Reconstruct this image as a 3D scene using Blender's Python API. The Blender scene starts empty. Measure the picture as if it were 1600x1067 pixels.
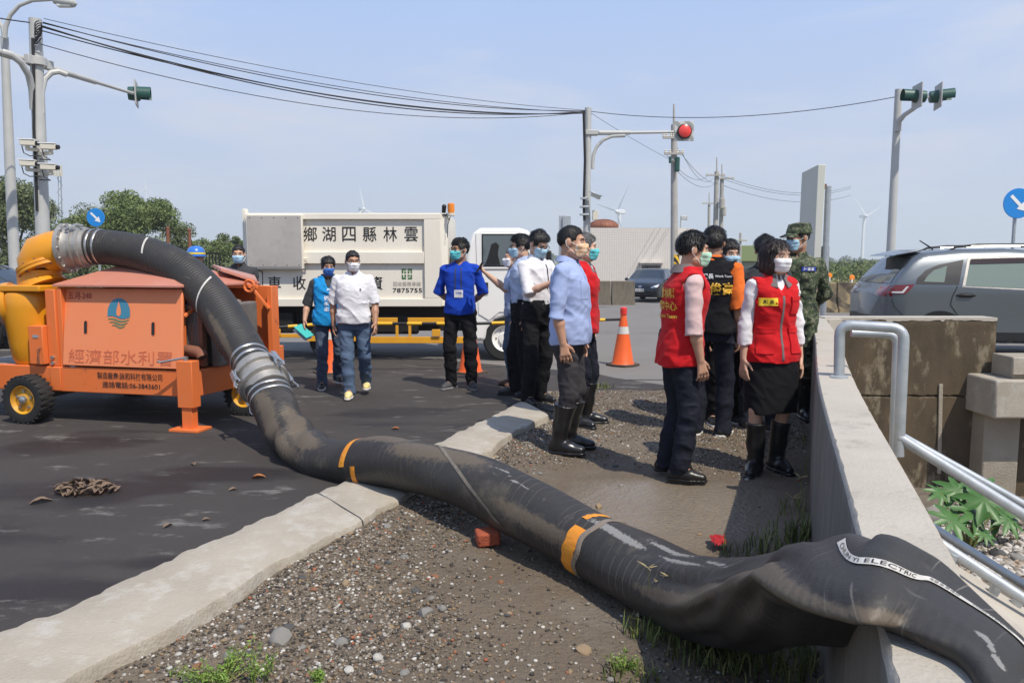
import bpy, bmesh, math, random
import numpy as np
from mathutils import Vector, Matrix
from mathutils.bvhtree import BVHTree
rad = math.radians
random.seed(7)
rng = np.random.default_rng(7)
SC = bpy.context.scene
COL = SC.collection

# ------------------------------------------------------------------ camera, sky, sun, exposure
CAM_H = 1.50
PITCH = rad(5.97)
FPX = 1200.0
cam = bpy.data.cameras.new('camera')
cam.sensor_width = 36.0
cam.lens = FPX / 1600 * 36
cam.clip_start = 0.05
cam.clip_end = 9000
camo = bpy.data.objects.new('camera', cam)
COL.objects.link(camo)
camo.location = (0, 0, CAM_H)
camo.rotation_euler = (rad(90) - PITCH, 0, 0)
SC.camera = camo

SUN_EL = rad(57)
SUN_DIR = Vector((0.62 * math.cos(SUN_EL), -0.785 * math.cos(SUN_EL), math.sin(SUN_EL)))   # towards the sun
world = bpy.data.worlds.new('World')
SC.world = world
world.use_nodes = True
wn = world.node_tree.nodes
wl = world.node_tree.links
bg = wn['Background']
sky = wn.new('ShaderNodeTexSky')
sky.sky_type = 'NISHITA'
sky.sun_disc = False
sky.sun_elevation = SUN_EL
sky.sun_rotation = math.atan2(SUN_DIR.x, SUN_DIR.y)
sky.altitude = 0
sky.air_density = 1.0
sky.dust_density = 1.0
sky.ozone_density = 1.5
# hazy veil over the whole sky, with thin soft streaks of high cloud
tc = wn.new('ShaderNodeTexCoord')
mp = wn.new('ShaderNodeMapping')
mp.inputs['Scale'].default_value = (1.6, 1.6, 7.0)
mp.inputs['Rotation'].default_value = (0.10, 0.06, 0.4)
nz = wn.new('ShaderNodeTexNoise')
nz.inputs['Scale'].default_value = 1.7
nz.inputs['Detail'].default_value = 5
nz.inputs['Roughness'].default_value = 0.55
nz.inputs['Distortion'].default_value = 0.3
cr = wn.new('ShaderNodeMapRange')
cr.inputs['From Min'].default_value = 0.40
cr.inputs['From Max'].default_value = 0.80
cr.inputs['To Min'].default_value = 0.86
cr.inputs['To Max'].default_value = 1.0
mx = wn.new('ShaderNodeMixRGB')
# the veil is whiter towards the horizon and bluer overhead, all the way round
sx = wn.new('ShaderNodeSeparateXYZ')
wl.new(tc.outputs['Generated'], sx.inputs['Vector'])
vr = wn.new('ShaderNodeValToRGB')
ve = vr.color_ramp.elements
ve[0].position, ve[0].color = 0.0, (0.60, 0.645, 0.73, 1)
ve[1].position, ve[1].color = 1.0, (0.20, 0.36, 0.74, 1)
ve.new(0.33).color = (0.44, 0.612, 0.98, 1)
ve.new(0.12).color = (0.55, 0.63, 0.82, 1)
wl.new(sx.outputs['Z'], vr.inputs['Fac'])
v10 = wn.new('ShaderNodeVectorMath')
v10.operation = 'SCALE'
v10.inputs['Scale'].default_value = 10.3
wl.new(vr.outputs['Color'], v10.inputs[0])
wl.new(v10.outputs['Vector'], mx.inputs['Color2'])
wl.new(tc.outputs['Generated'], mp.inputs['Vector'])
wl.new(mp.outputs['Vector'], nz.inputs['Vector'])
wl.new(nz.outputs['Fac'], cr.inputs['Value'])
wl.new(cr.outputs['Result'], mx.inputs['Fac'])
wl.new(sky.outputs['Color'], mx.inputs['Color1'])
cl = wn.new('ShaderNodeMapRange')
cl.inputs['From Min'].default_value = 0.47
cl.inputs['From Max'].default_value = 0.75
cl.inputs['To Max'].default_value = 0.85
wl.new(nz.outputs['Fac'], cl.inputs['Value'])
mc = wn.new('ShaderNodeMixRGB')
mc.inputs['Color2'].default_value = (7.1, 7.25, 8.0, 1)
wl.new(cl.outputs['Result'], mc.inputs['Fac'])
wl.new(mx.outputs['Color'], mc.inputs['Color1'])
wl.new(mc.outputs['Color'], bg.inputs['Color'])
bg.inputs['Strength'].default_value = 0.10

sun = bpy.data.lights.new('sun', 'SUN')
sun.energy = 5.0
sun.angle = rad(0.6)
sun.color = (1.0, 0.925, 0.81)
suno = bpy.data.objects.new('sun', sun)
COL.objects.link(suno)
suno.rotation_euler = SUN_DIR.to_track_quat('Z', 'Y').to_euler()

SC.view_settings.view_transform = 'Standard'
SC.view_settings.look = 'None'
SC.view_settings.exposure = 0.0
SC.view_settings.gamma = 1.0
SC.view_settings.use_curve_mapping = False
SC.cycles.max_bounces = 6
SC.cycles.use_denoising = True

# ------------------------------------------------------------------ where a photograph pixel lies in the place
def ray(px, py):
    r = (px - 800) / FPX
    u = (533.5 - py) / FPX
    return Vector((r, math.cos(PITCH) + u * math.sin(PITCH), -math.sin(PITCH) + u * math.cos(PITCH)))
def G(px, py, z=0.0):
    d = ray(px, py)
    t = (z - CAM_H) / d.z
    return Vector((0, 0, CAM_H)) + d * t
def D(px, py, y):
    d = ray(px, py)
    return Vector((0, 0, CAM_H)) + d * (y / d.y)
def pix(p):
    x, y, z = p[0], p[1], p[2] - CAM_H
    f = y * math.cos(PITCH) - z * math.sin(PITCH)
    u = y * math.sin(PITCH) + z * math.cos(PITCH)
    return 800 + FPX * x / f, 533.5 - FPX * u / f

# ------------------------------------------------------------------ materials
MATS = {}
def mat(name, col, rough=0.6, metal=0.0, col2=None, nscale=8.0, contrast=0.5, bump=0.0, bscale=60.0, stretch=(1, 1, 1),
        col3=None, scale3=2.0, lo3=0.55, hi3=0.7, spec=0.5, coat=0.0, rough2=None, sss=0.0, trans=0.0, ior=1.45, sheen=0.0,
        coord='Object', detail=6, emit=None, alpha=1.0):
    if name in MATS:
        return MATS[name]
    m = bpy.data.materials.new(name)
    m.use_nodes = True
    nt = m.node_tree
    N, L = nt.nodes, nt.links
    b = N['Principled BSDF']
    b.inputs['Base Color'].default_value = (*col, 1)
    b.inputs['Roughness'].default_value = rough
    b.inputs['Metallic'].default_value = metal
    b.inputs['Specular IOR Level'].default_value = spec
    b.inputs['Coat Weight'].default_value = coat
    b.inputs['IOR'].default_value = ior
    if sss:
        b.inputs['Subsurface Weight'].default_value = sss
        b.inputs['Subsurface Radius'].default_value = (0.02, 0.008, 0.005)
        b.inputs['Subsurface Scale'].default_value = 0.3
    if trans:
        b.inputs['Transmission Weight'].default_value = trans
    if sheen:
        b.inputs['Sheen Weight'].default_value = sheen
    if emit:
        b.inputs['Emission Color'].default_value = (*emit[0], 1)
        b.inputs['Emission Strength'].default_value = emit[1]
    need = col2 is not None or bump or col3 is not None
    if need:
        t = N.new('ShaderNodeTexCoord')
        mp = N.new('ShaderNodeMapping')
        mp.inputs['Scale'].default_value = stretch
        L.new(t.outputs[coord], mp.inputs['Vector'])
        vec = mp.outputs['Vector']
    src = None
    if col2 is not None:
        n = N.new('ShaderNodeTexNoise')
        n.inputs['Scale'].default_value = nscale
        n.inputs['Detail'].default_value = detail
        n.inputs['Roughness'].default_value = 0.65
        L.new(vec, n.inputs['Vector'])
        r = N.new('ShaderNodeMapRange')
        r.inputs['From Min'].default_value = 0.5 - 0.25 * (1 - contrast) - 0.06
        r.inputs['From Max'].default_value = 0.5 + 0.25 * (1 - contrast) + 0.06
        L.new(n.outputs['Fac'], r.inputs['Value'])
        mx = N.new('ShaderNodeMixRGB')
        mx.inputs['Color1'].default_value = (*col, 1)
        mx.inputs['Color2'].default_value = (*col2, 1)
        L.new(r.outputs['Result'], mx.inputs['Fac'])
        src = mx.outputs['Color']
        if rough2 is not None:
            rr = N.new('ShaderNodeMapRange')
            rr.inputs['To Min'].default_value = rough
            rr.inputs['To Max'].default_value = rough2
            L.new(r.outputs['Result'], rr.inputs['Value'])
            L.new(rr.outputs['Result'], b.inputs['Roughness'])
    if col3 is not None:
        n3 = N.new('ShaderNodeTexNoise')
        n3.inputs['Scale'].default_value = scale3
        n3.inputs['Detail'].default_value = 8
        n3.inputs['Roughness'].default_value = 0.7
        L.new(vec, n3.inputs['Vector'])
        r3 = N.new('ShaderNodeMapRange')
        r3.inputs['From Min'].default_value = lo3
        r3.inputs['From Max'].default_value = hi3
        L.new(n3.outputs['Fac'], r3.inputs['Value'])
        m3 = N.new('ShaderNodeMixRGB')
        L.new(r3.outputs['Result'], m3.inputs['Fac'])
        if src is not None:
            L.new(src, m3.inputs['Color1'])
        else:
            m3.inputs['Color1'].default_value = (*col, 1)
        m3.inputs['Color2'].default_value = (*col3, 1)
        src = m3.outputs['Color']
    if src is not None:
        L.new(src, b.inputs['Base Color'])
    if bump:
        nb = N.new('ShaderNodeTexNoise')
        nb.inputs['Scale'].default_value = bscale
        nb.inputs['Detail'].default_value = 5
        L.new(vec, nb.inputs['Vector'])
        bp = N.new('ShaderNodeBump')
        bp.inputs['Strength'].default_value = min(1.0, bump)
        bp.inputs['Distance'].default_value = 0.01 if bump <= 1 else 0.01 * bump
        L.new(nb.outputs['Fac'], bp.inputs['Height'])
        L.new(bp.outputs['Normal'], b.inputs['Normal'])
    MATS[name] = m
    return m

def nodes_of(m):
    return m.node_tree.nodes, m.node_tree.links, m.node_tree.nodes['Principled BSDF']

# ------------------------------------------------------------------ mesh builder
class MB:
    def __init__(s):
        s.v = []
        s.f = []
    def add(s, vs, fs):
        o = len(s.v)
        s.v.extend([tuple(v) for v in vs])
        s.f.extend([tuple(i + o for i in f) for f in fs])
        return s
    def box(s, lo, hi, M=None):
        (a, b, c), (d, e, f) = lo, hi
        vs = [Vector(p) for p in ((a, b, c), (d, b, c), (d, e, c), (a, e, c), (a, b, f), (d, b, f), (d, e, f), (a, e, f))]
        if M is not None:
            vs = [M @ v for v in vs]
        return s.add(vs, [(0, 3, 2, 1), (4, 5, 6, 7), (0, 1, 5, 4), (1, 2, 6, 5), (2, 3, 7, 6), (3, 0, 4, 7)])
    def beam(s, p0, p1, w, h, up=(0, 0, 1)):
        p0, p1 = Vector(p0), Vector(p1)
        d = (p1 - p0).normalized()
        up = Vector(up)
        if abs(d.dot(up)) > 0.99:
            up = Vector((0, 1, 0))
        x = d.cross(up).normalized()
        z = x.cross(d).normalized()
        vs = []
        for p in (p0, p1):
            for a, b in ((-1, -1), (1, -1), (1, 1), (-1, 1)):
                vs.append(p + x * (a * w / 2) + z * (b * h / 2))
        return s.add(vs, [(0, 1, 2, 3), (7, 6, 5, 4), (0, 4, 5, 1), (1, 5, 6, 2), (2, 6, 7, 3), (3, 7, 4, 0)])
    def cyl(s, p0, p1, r0, r1=None, n=12):
        return s.tube([p0, p1], [r0, r0 if r1 is None else r1], n)
    def tube(s, pts, r, n=8, cap=True):
        pts = [Vector(p) for p in pts]
        k = len(pts)
        if not isinstance(r, (list, tuple)):
            r = [r] * k
        T = []
        for i in range(k):
            a = pts[max(0, i - 1)]
            b = pts[min(k - 1, i + 1)]
            T.append((b - a).normalized())
        ref = Vector((0, 0, 1)) if abs(T[0].z) < 0.9 else Vector((1, 0, 0))
        x = T[0].cross(ref).normalized()
        vs = []
        for i in range(k):
            x = (x - T[i] * x.dot(T[i])).normalized()
            y = T[i].cross(x)
            for j in range(n):
                a = 2 * math.pi * j / n
                vs.append(pts[i] + (x * math.cos(a) + y * math.sin(a)) * r[i])
        fs = []
        for i in range(k - 1):
            for j in range(n):
                a, b = i * n + j, i * n + (j + 1) % n
                fs.append((a, b, b + n, a + n))
        if cap:
            fs.append(tuple(range(n - 1, -1, -1)))
            fs.append(tuple((k - 1) * n + j for j in range(n)))
        return s.add(vs, fs)
    def lathe(s, prof, p0=(0, 0, 0), axis=(0, 0, 1), n=24, close=True):
        p0 = Vector(p0)
        ax = Vector(axis).normalized()
        ref = Vector((0, 0, 1)) if abs(ax.z) < 0.9 else Vector((1, 0, 0))
        x = ax.cross(ref).normalized()
        y = ax.cross(x)
        vs = []
        for (r, t) in prof:
            for j in range(n):
                a = 2 * math.pi * j / n
                vs.append(p0 + ax * t + (x * math.cos(a) + y * math.sin(a)) * r)
        fs = []
        for i in range(len(prof) - 1):
            for j in range(n):
                a, b = i * n + j, i * n + (j + 1) % n
                fs.append((a, b, b + n, a + n))
        if close:
            fs.append(tuple(range(n - 1, -1, -1)))
            fs.append(tuple((len(prof) - 1) * n + j for j in range(n)))
        return s.add(vs, fs)
    def prism(s, poly, o, ux, uy, d):
        o, ux, uy = Vector(o), Vector(ux), Vector(uy)
        nn = ux.cross(uy).normalized()
        k = len(poly)
        vs = [o + ux * a + uy * b for a, b in poly] + [o + ux * a + uy * b + nn * d for a, b in poly]
        fs = [tuple(range(k - 1, -1, -1)), tuple(range(k, 2 * k))]
        for i in range(k):
            j = (i + 1) % k
            fs.append((i, j, j + k, i + k))
        return s.add(vs, fs)
    def ball(s, c, r, nu=12, nv=8):
        if not isinstance(r, (tuple, list)):
            r = (r, r, r)
        c = Vector(c)
        vs = [c + Vector((0, 0, -r[2]))]
        for i in range(1, nv):
            t = -math.pi / 2 + math.pi * i / nv
            for j in range(nu):
                a = 2 * math.pi * j / nu
                vs.append(c + Vector((r[0] * math.cos(t) * math.cos(a), r[1] * math.cos(t) * math.sin(a), r[2] * math.sin(t))))
        vs.append(c + Vector((0, 0, r[2])))
        fs = []
        for j in range(nu):
            fs.append((0, 1 + (j + 1) % nu, 1 + j))
            fs.append((len(vs) - 1, 1 + (nv - 2) * nu + j, 1 + (nv - 2) * nu + (j + 1) % nu))
        for i in range(nv - 2):
            for j in range(nu):
                a, b = 1 + i * nu + j, 1 + i * nu + (j + 1) % nu
                fs.append((a, b, b + nu, a + nu))
        return s.add(vs, fs)
    def xf(s, M):
        s.v = [tuple(M @ Vector(v)) for v in s.v]
        return s

def link(name, me, parent=None):
    o = bpy.data.objects.new(name, me)
    COL.objects.link(o)
    if parent is not None:
        o.parent = parent
    return o

def offset_of(parent):
    v = Vector((0, 0, 0))
    while parent is not None:
        v += parent.location
        parent = parent.parent
    return v

def obj(name, mb, m, parent=None, smooth=35, bevel=0.0, world=False, segs=2):
    """One mesh object. world=True: the vertices are given in world coordinates (parents carry no rotation)."""
    vs = mb.v
    if world and parent is not None:
        w = offset_of(parent)
        vs = [(v[0] - w.x, v[1] - w.y, v[2] - w.z) for v in vs]
    me = bpy.data.meshes.new(name)
    me.from_pydata([tuple(v) for v in vs], [], mb.f)
    bm = bmesh.new()
    bm.from_mesh(me)
    bmesh.ops.recalc_face_normals(bm, faces=bm.faces)
    bm.to_mesh(me)
    bm.free()
    me.materials.append(m)
    if smooth:
        me.shade_smooth()
        me.set_sharp_from_angle(angle=rad(smooth))
    o = link(name, me, parent)
    if bevel:
        bv = o.modifiers.new('bevel', 'BEVEL')
        bv.width = bevel
        bv.segments = segs
        bv.limit_method = 'ANGLE'
        bv.angle_limit = rad(40)
        bv.harden_normals = False
    return o

def npobj(name, V, F, m, parent=None, smooth=True):
    """Mesh from numpy arrays: F is (n,3) or (n,4)."""
    me = bpy.data.meshes.new(name)
    nv, nf, k = len(V), len(F), F.shape[1]
    me.vertices.add(nv)
    me.vertices.foreach_set('co', np.ascontiguousarray(V, dtype=np.float32).ravel())
    me.loops.add(nf * k)
    me.loops.foreach_set('vertex_index', np.ascontiguousarray(F, dtype=np.int32).ravel())
    me.polygons.add(nf)
    me.polygons.foreach_set('loop_start', np.arange(0, nf * k, k, dtype=np.int32))
    me.polygons.foreach_set('loop_total', np.full(nf, k, dtype=np.int32))
    if smooth:
        me.polygons.foreach_set('use_smooth', np.ones(nf, dtype=bool))
    me.update(calc_edges=True)
    me.validate()
    me.materials.append(m)
    return link(name, me, parent)

def tag(o, label=None, cat=None, group=None, kind=None):
    if label:
        o['label'] = label
    if cat:
        o['category'] = cat
    if group:
        o['group'] = group
    if kind:
        o['kind'] = kind
    return o

def thing(name, label, cat, loc=(0, 0, 0), rz=0.0, group=None):
    o = bpy.data.objects.new(name, None)
    COL.objects.link(o)
    o.empty_display_size = 0.2
    o.location = loc
    o.rotation_euler = (0, 0, rz)
    return tag(o, label, cat, group)

def dup(root, loc=None, rz=None, label=None):
    r = root.copy()
    COL.objects.link(r)
    if loc is not None:
        r.location = loc
    if rz is not None:
        r.rotation_euler = (0, 0, rz)
    if label:
        r['label'] = label
    for ch in list(root.children):
        c = ch.copy()
        COL.objects.link(c)
        c.parent = r
        for g in list(ch.children):
            d = g.copy()
            COL.objects.link(d)
            d.parent = c
    return r

_TXT = {}
def text2d(s, bold=0.0):
    """Glyph outlines as flat triangles, centred, cap/ideograph height about 1."""
    key = (s, bold)
    if key in _TXT:
        return _TXT[key]
    cu = bpy.data.curves.new('glyphs', 'FONT')
    cu.body = s
    cu.align_x = 'CENTER'
    cu.align_y = 'CENTER'
    cu.offset = bold
    cu.resolution_u = 2
    o = bpy.data.objects.new('glyphs', cu)
    COL.objects.link(o)
    dg = bpy.context.evaluated_depsgraph_get()
    me = bpy.data.meshes.new_from_object(o.evaluated_get(dg))
    me.calc_loop_triangles()
    V = [(v.co.x, v.co.y) for v in me.vertices]
    F = [tuple(t.vertices) for t in me.loop_triangles]
    bpy.data.objects.remove(o)
    bpy.data.meshes.remove(me)
    bpy.data.curves.remove(cu)
    xs = [v[0] for v in V]
    ys = [v[1] for v in V]
    cx, cy = (min(xs) + max(xs)) / 2, (min(ys) + max(ys)) / 2
    V = [(x - cx, y - cy) for x, y in V]
    _TXT[key] = (V, F, max(xs) - min(xs), max(ys) - min(ys))
    return _TXT[key]

def lettering(name, s, m, parent, o, ux, uy, width=None, height=None, bold=0.0):
    """Flat print: text on the plane o + ux*a + uy*b (unit vectors), fitted to a width and/or a height."""
    V, F, w, h = text2d(s, bold)
    o, ux, uy = Vector(o), Vector(ux).normalized(), Vector(uy).normalized()
    if width and height:
        sx, sy = width / w, height / h
    elif width:
        sx = sy = width / w
    else:
        sx = sy = height / h
    mb = MB()
    mb.add([o + ux * (x * sx) + uy * (y * sy) for x, y in V], F)
    return obj(name, mb, m, parent, smooth=0)
# ------------------------------------------------------------------ materials of the place
M_WHITE = mat('white_paint', (0.78, 0.78, 0.76), 0.5)
M_DARK = mat('black_plastic', (0.012, 0.012, 0.013), 0.35)
M_EYEWHITE = mat('eye_white', (0.5, 0.45, 0.42), 0.3)
M_HAIR = mat('dark_hair', (0.010, 0.009, 0.009), 0.42, bump=0.6, bscale=130, stretch=(1, 1, 0.3))
M_RUBBER = mat('tyre_rubber', (0.018, 0.018, 0.018), 0.75, bump=0.3, bscale=80)
M_GALV = mat('galvanised_steel', (0.50, 0.52, 0.53), 0.48, 0.55, col2=(0.36, 0.39, 0.41), nscale=14, contrast=0.3, col3=(0.20, 0.10, 0.05), scale3=7, lo3=0.70, hi3=0.76, bump=0.04, bscale=90)
M_POLE = mat('pole_paint', (0.50, 0.50, 0.48), 0.55, 0.1, col2=(0.42, 0.42, 0.40), nscale=3, contrast=0.3)
M_CONCPOLE = mat('pole_concrete', (0.42, 0.40, 0.37), 0.85, col2=(0.34, 0.32, 0.29), nscale=4, bump=0.3)
M_AMBER = mat('amber_lens', (0.85, 0.25, 0.02), 0.2, coat=0.5)
M_STEEL = mat('bright_steel', (0.55, 0.55, 0.54), 0.32, 0.85, col2=(0.42, 0.42, 0.41), nscale=30)
M_GLASS = mat('tinted_glass', (0.02, 0.025, 0.028), 0.06, spec=0.8, coat=0.4)
M_YELLOW = mat('yellow_paint', (0.72, 0.36, 0.015), 0.45, col2=(0.62, 0.29, 0.015), nscale=5, contrast=0.2, col3=(0.10, 0.04, 0.02), scale3=6, lo3=0.68, hi3=0.74, bump=0.1)

# asphalt: patched, stained, with chalky scuffs; old road pale
M_APRON = mat('new_asphalt', (0.044, 0.038, 0.035), 0.85, col2=(0.064, 0.056, 0.051), nscale=0.9, contrast=0.25,
              col3=(0.085, 0.078, 0.072), scale3=2.3, lo3=0.60, hi3=0.80, bump=0.9, bscale=260)
def add_wet_and_scuffs(m):
    N, L, b = nodes_of(m)
    src = b.inputs['Base Color'].links[0].from_socket
    t = N.new('ShaderNodeTexCoord')
    # darker damp patches
    n = N.new('ShaderNodeTexNoise'); n.inputs['Scale'].default_value = 0.75; n.inputs['Detail'].default_value = 5; n.inputs['Distortion'].default_value = 0.4
    mp = N.new('ShaderNodeMapping'); mp.inputs['Location'].default_value = (3.3, 1.7, 0); mp.inputs['Scale'].default_value = (0.8, 1.5, 1)
    L.new(t.outputs['Object'], mp.inputs['Vector']); L.new(mp.outputs['Vector'], n.inputs['Vector'])
    # water that ran from the hose: two long damp stains on the apron
    last = n.outputs['Fac']
    for (px_, py_, sx_, sy_) in ((200, 770, 1.1, 0.42), (430, 735, 1.2, 0.35), (60, 925, 1.2, 0.25), (330, 880, 0.9, 0.16), (640, 640, 1.0, 0.5)):
        c_ = G(px_, py_, 0.06)
        pm = N.new('ShaderNodeMapping'); pm.inputs['Location'].default_value = (-c_.x / sx_, -c_.y / sy_, 0); pm.inputs['Scale'].default_value = (1 / sx_, 1 / sy_, 1)
        L.new(t.outputs['Object'], pm.inputs['Vector'])
        gg = N.new('ShaderNodeTexGradient'); gg.gradient_type = 'SPHERICAL'
        L.new(pm.outputs['Vector'], gg.inputs['Vector'])
        am = N.new('ShaderNodeMath'); am.operation = 'MULTIPLY_ADD'; am.inputs[1].default_value = 0.30
        L.new(gg.outputs['Fac'], am.inputs[0]); L.new(last, am.inputs[2])
        last = am.outputs['Value']
    r = N.new('ShaderNodeMapRange'); r.inputs['From Min'].default_value = 0.56; r.inputs['From Max'].default_value = 0.66
    L.new(last, r.inputs['Value'])
    mx = N.new('ShaderNodeMixRGB'); mx.blend_type = 'MULTIPLY'; mx.inputs['Color2'].default_value = (0.42, 0.39, 0.39, 1)
    L.new(r.outputs['Result'], mx.inputs['Fac']); L.new(src, mx.inputs['Color1'])
    # chalky scuffs
    n2 = N.new('ShaderNodeTexNoise'); n2.inputs['Scale'].default_value = 2.6; n2.inputs['Detail'].default_value = 9; n2.inputs['Roughness'].default_value = 0.72
    mp2 = N.new('ShaderNodeMapping'); mp2.inputs['Location'].default_value = (9, 4, 0); mp2.inputs['Scale'].default_value = (0.8, 1.9, 1)
    L.new(t.outputs['Object'], mp2.inputs['Vector']); L.new(mp2.outputs['Vector'], n2.inputs['Vector'])
    r2 = N.new('ShaderNodeMapRange'); r2.inputs['From Min'].default_value = 0.575; r2.inputs['From Max'].default_value = 0.66; r2.inputs['To Max'].default_value = 0.75
    L.new(n2.outputs['Fac'], r2.inputs['Value'])
    mx2 = N.new('ShaderNodeMixRGB'); mx2.inputs['Color2'].default_value = (0.23, 0.22, 0.20, 1)
    L.new(r2.outputs['Result'], mx2.inputs['Fac']); L.new(mx.outputs['Color'], mx2.inputs['Color1'])
    # pale aggregate specks
    v = N.new('ShaderNodeTexVoronoi'); v.inputs['Scale'].default_value = 85
    L.new(t.outputs['Object'], v.inputs['Vector'])
    r3 = N.new('ShaderNodeMapRange'); r3.inputs['From Min'].default_value = 0.16; r3.inputs['From Max'].default_value = 0.10; r3.inputs['To Max'].default_value = 0.4
    L.new(v.outputs['Distance'], r3.inputs['Value'])
    mx3 = N.new('ShaderNodeMixRGB'); mx3.inputs['Color2'].default_value = (0.20, 0.18, 0.17, 1)
    L.new(r3.outputs['Result'], mx3.inputs['Fac']); L.new(mx2.outputs['Color'], mx3.inputs['Color1'])
    L.new(mx3.outputs['Color'], b.inputs['Base Color'])
    rr = N.new('ShaderNodeMapRange'); rr.inputs['To Min'].default_value = 0.85; rr.inputs['To Max'].default_value = 0.55
    L.new(r.outputs['Result'], rr.inputs['Value']); L.new(rr.outputs['Result'], b.inputs['Roughness'])
add_wet_and_scuffs(M_APRON)
M_ROAD = mat('old_asphalt', (0.20, 0.185, 0.17), 0.9, col2=(0.16, 0.148, 0.135), nscale=0.5, contrast=0.2, col3=(0.12, 0.11, 0.10), scale3=0.35, lo3=0.55, hi3=0.72, bump=0.6, bscale=160)
M_LINE = mat('road_paint', (0.62, 0.61, 0.58), 0.7, col2=(0.42, 0.41, 0.39), nscale=9, contrast=0.2)
M_KERB = mat('kerb_concrete', (0.41, 0.365, 0.295), 0.9, col2=(0.31, 0.27, 0.215), nscale=2.6, contrast=0.2, col3=(0.43, 0.40, 0.345), scale3=7, lo3=0.5, hi3=0.66, bump=0.55, bscale=70)
M_WALL = mat('wall_concrete', (0.46, 0.42, 0.36), 0.9, col2=(0.37, 0.335, 0.28), nscale=3.0, contrast=0.2, col3=(0.22, 0.20, 0.17), scale3=5, lo3=0.56, hi3=0.76, bump=0.4, bscale=90)
M_RETAIN = mat('stained_concrete', (0.135, 0.098, 0.056), 0.92, col2=(0.026, 0.020, 0.014), nscale=1.5, contrast=0.0, stretch=(1.7, 1.7, 0.8),
               col3=(0.30, 0.25, 0.17), scale3=2.6, lo3=0.54, hi3=0.72, bump=0.5, bscale=70, detail=9)
M_BLOCK = mat('block_concrete', (0.36, 0.32, 0.26), 0.9, col2=(0.25, 0.22, 0.17), nscale=3, contrast=0.2, bump=0.8, bscale=40)
M_FIELD = mat('field', (0.095, 0.115, 0.035), 0.95, col2=(0.17, 0.155, 0.07), nscale=0.05, contrast=0.3)

def mud_material():
    m = mat('wet_mud', (0.148, 0.112, 0.075), 0.75, col2=(0.092, 0.070, 0.047), nscale=1.8, contrast=0.15, col3=(0.185, 0.155, 0.12), scale3=0.9, lo3=0.5, hi3=0.7, bump=1.6, bscale=42)
    N, L, b = nodes_of(m)
    src = b.inputs['Base Color'].links[0].from_socket
    t = N.new('ShaderNodeTexCoord')
    # pale grit in the mud
    v = N.new('ShaderNodeTexVoronoi'); v.inputs['Scale'].default_value = 120
    L.new(t.outputs['Object'], v.inputs['Vector'])
    r = N.new('ShaderNodeMapRange'); r.inputs['From Min'].default_value = 0.22; r.inputs['From Max'].default_value = 0.12; r.inputs['To Max'].default_value = 0.65
    L.new(v.outputs['Distance'], r.inputs['Value'])
    w = N.new('ShaderNodeTexWhiteNoise')
    L.new(v.outputs['Color'], w.inputs['Vector'])
    cr = N.new('ShaderNodeValToRGB')
    e = cr.color_ramp.elements
    e[0].position = 0; e[0].color = (0.03, 0.027, 0.025, 1)
    e[1].position = 1; e[1].color = (0.40, 0.36, 0.31, 1)
    e.new(0.6).color = (0.12, 0.10, 0.08, 1)
    L.new(w.outputs['Value'], cr.inputs['Fac'])
    mx = N.new('ShaderNodeMixRGB')
    L.new(r.outputs['Result'], mx.inputs['Fac']); L.new(src, mx.inputs['Color1']); L.new(cr.outputs['Color'], mx.inputs['Color2'])
    # the puddled track in front of the group: wetter, smoother, its sheen partly painted in as paler tan
    n = N.new('ShaderNodeTexNoise'); n.inputs['Scale'].default_value = 1.1; n.inputs['Detail'].default_value = 4
    L.new(t.outputs['Object'], n.inputs['Vector'])
    ps = N.new('ShaderNodeMapping'); ps.vector_type = 'POINT'
    c = G(1040, 790, 0)
    ps.inputs['Location'].default_value = (-c.x / 1.0, -c.y / 0.8, 0); ps.inputs['Scale'].default_value = (1 / 1.0, 1 / 0.8, 1)
    L.new(t.outputs['Object'], ps.inputs['Vector'])
    g = N.new('ShaderNodeTexGradient'); g.gradient_type = 'SPHERICAL'
    L.new(ps.outputs['Vector'], g.inputs['Vector'])
    ad = N.new('ShaderNodeMath'); ad.operation = 'MULTIPLY_ADD'; ad.inputs[1].default_value = 0.9
    L.new(n.outputs['Fac'], ad.inputs[0]); L.new(g.outputs['Fac'], ad.inputs[2])
    r5 = N.new('ShaderNodeMapRange'); r5.inputs['From Min'].default_value = 0.60; r5.inputs['From Max'].default_value = 0.95
    L.new(ad.outputs['Value'], r5.inputs['Value'])
    rr = N.new('ShaderNodeMapRange'); rr.inputs['To Min'].default_value = 0.8; rr.inputs['To Max'].default_value = 0.15
    L.new(r5.outputs['Result'], rr.inputs['Value']); L.new(rr.outputs['Result'], b.inputs['Roughness'])
    mx2 = N.new('ShaderNodeMixRGB'); mx2.inputs['Color2'].default_value = (0.215, 0.178, 0.132, 1)
    sc = N.new('ShaderNodeMath'); sc.operation = 'MULTIPLY'; sc.inputs[1].default_value = 0.8
    L.new(r5.outputs['Result'], sc.inputs[0]); L.new(sc.outputs['Value'], mx2.inputs['Fac'])
    L.new(mx.outputs['Color'], mx2.inputs['Color1']); L.new(mx2.outputs['Color'], b.inputs['Base Color'])
    return m
M_MUD = mud_material()

# ------------------------------------------------------------------ the lie of the land
ASPH = 0.06
KTOP = 0.10
WTOP = 0.83
WDIR = Vector((0.37, 1.0, 0)).normalized()
WNOR = Vector((WDIR.y, -WDIR.x, 0))         # to the right of the wall
def wall_x(y):
    """x of the near-left face of the parapet wall at depth y."""
    return 2.06 + 0.37 * (y - 5.16) + 0.018 * math.sin(y * 1.1)

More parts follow.
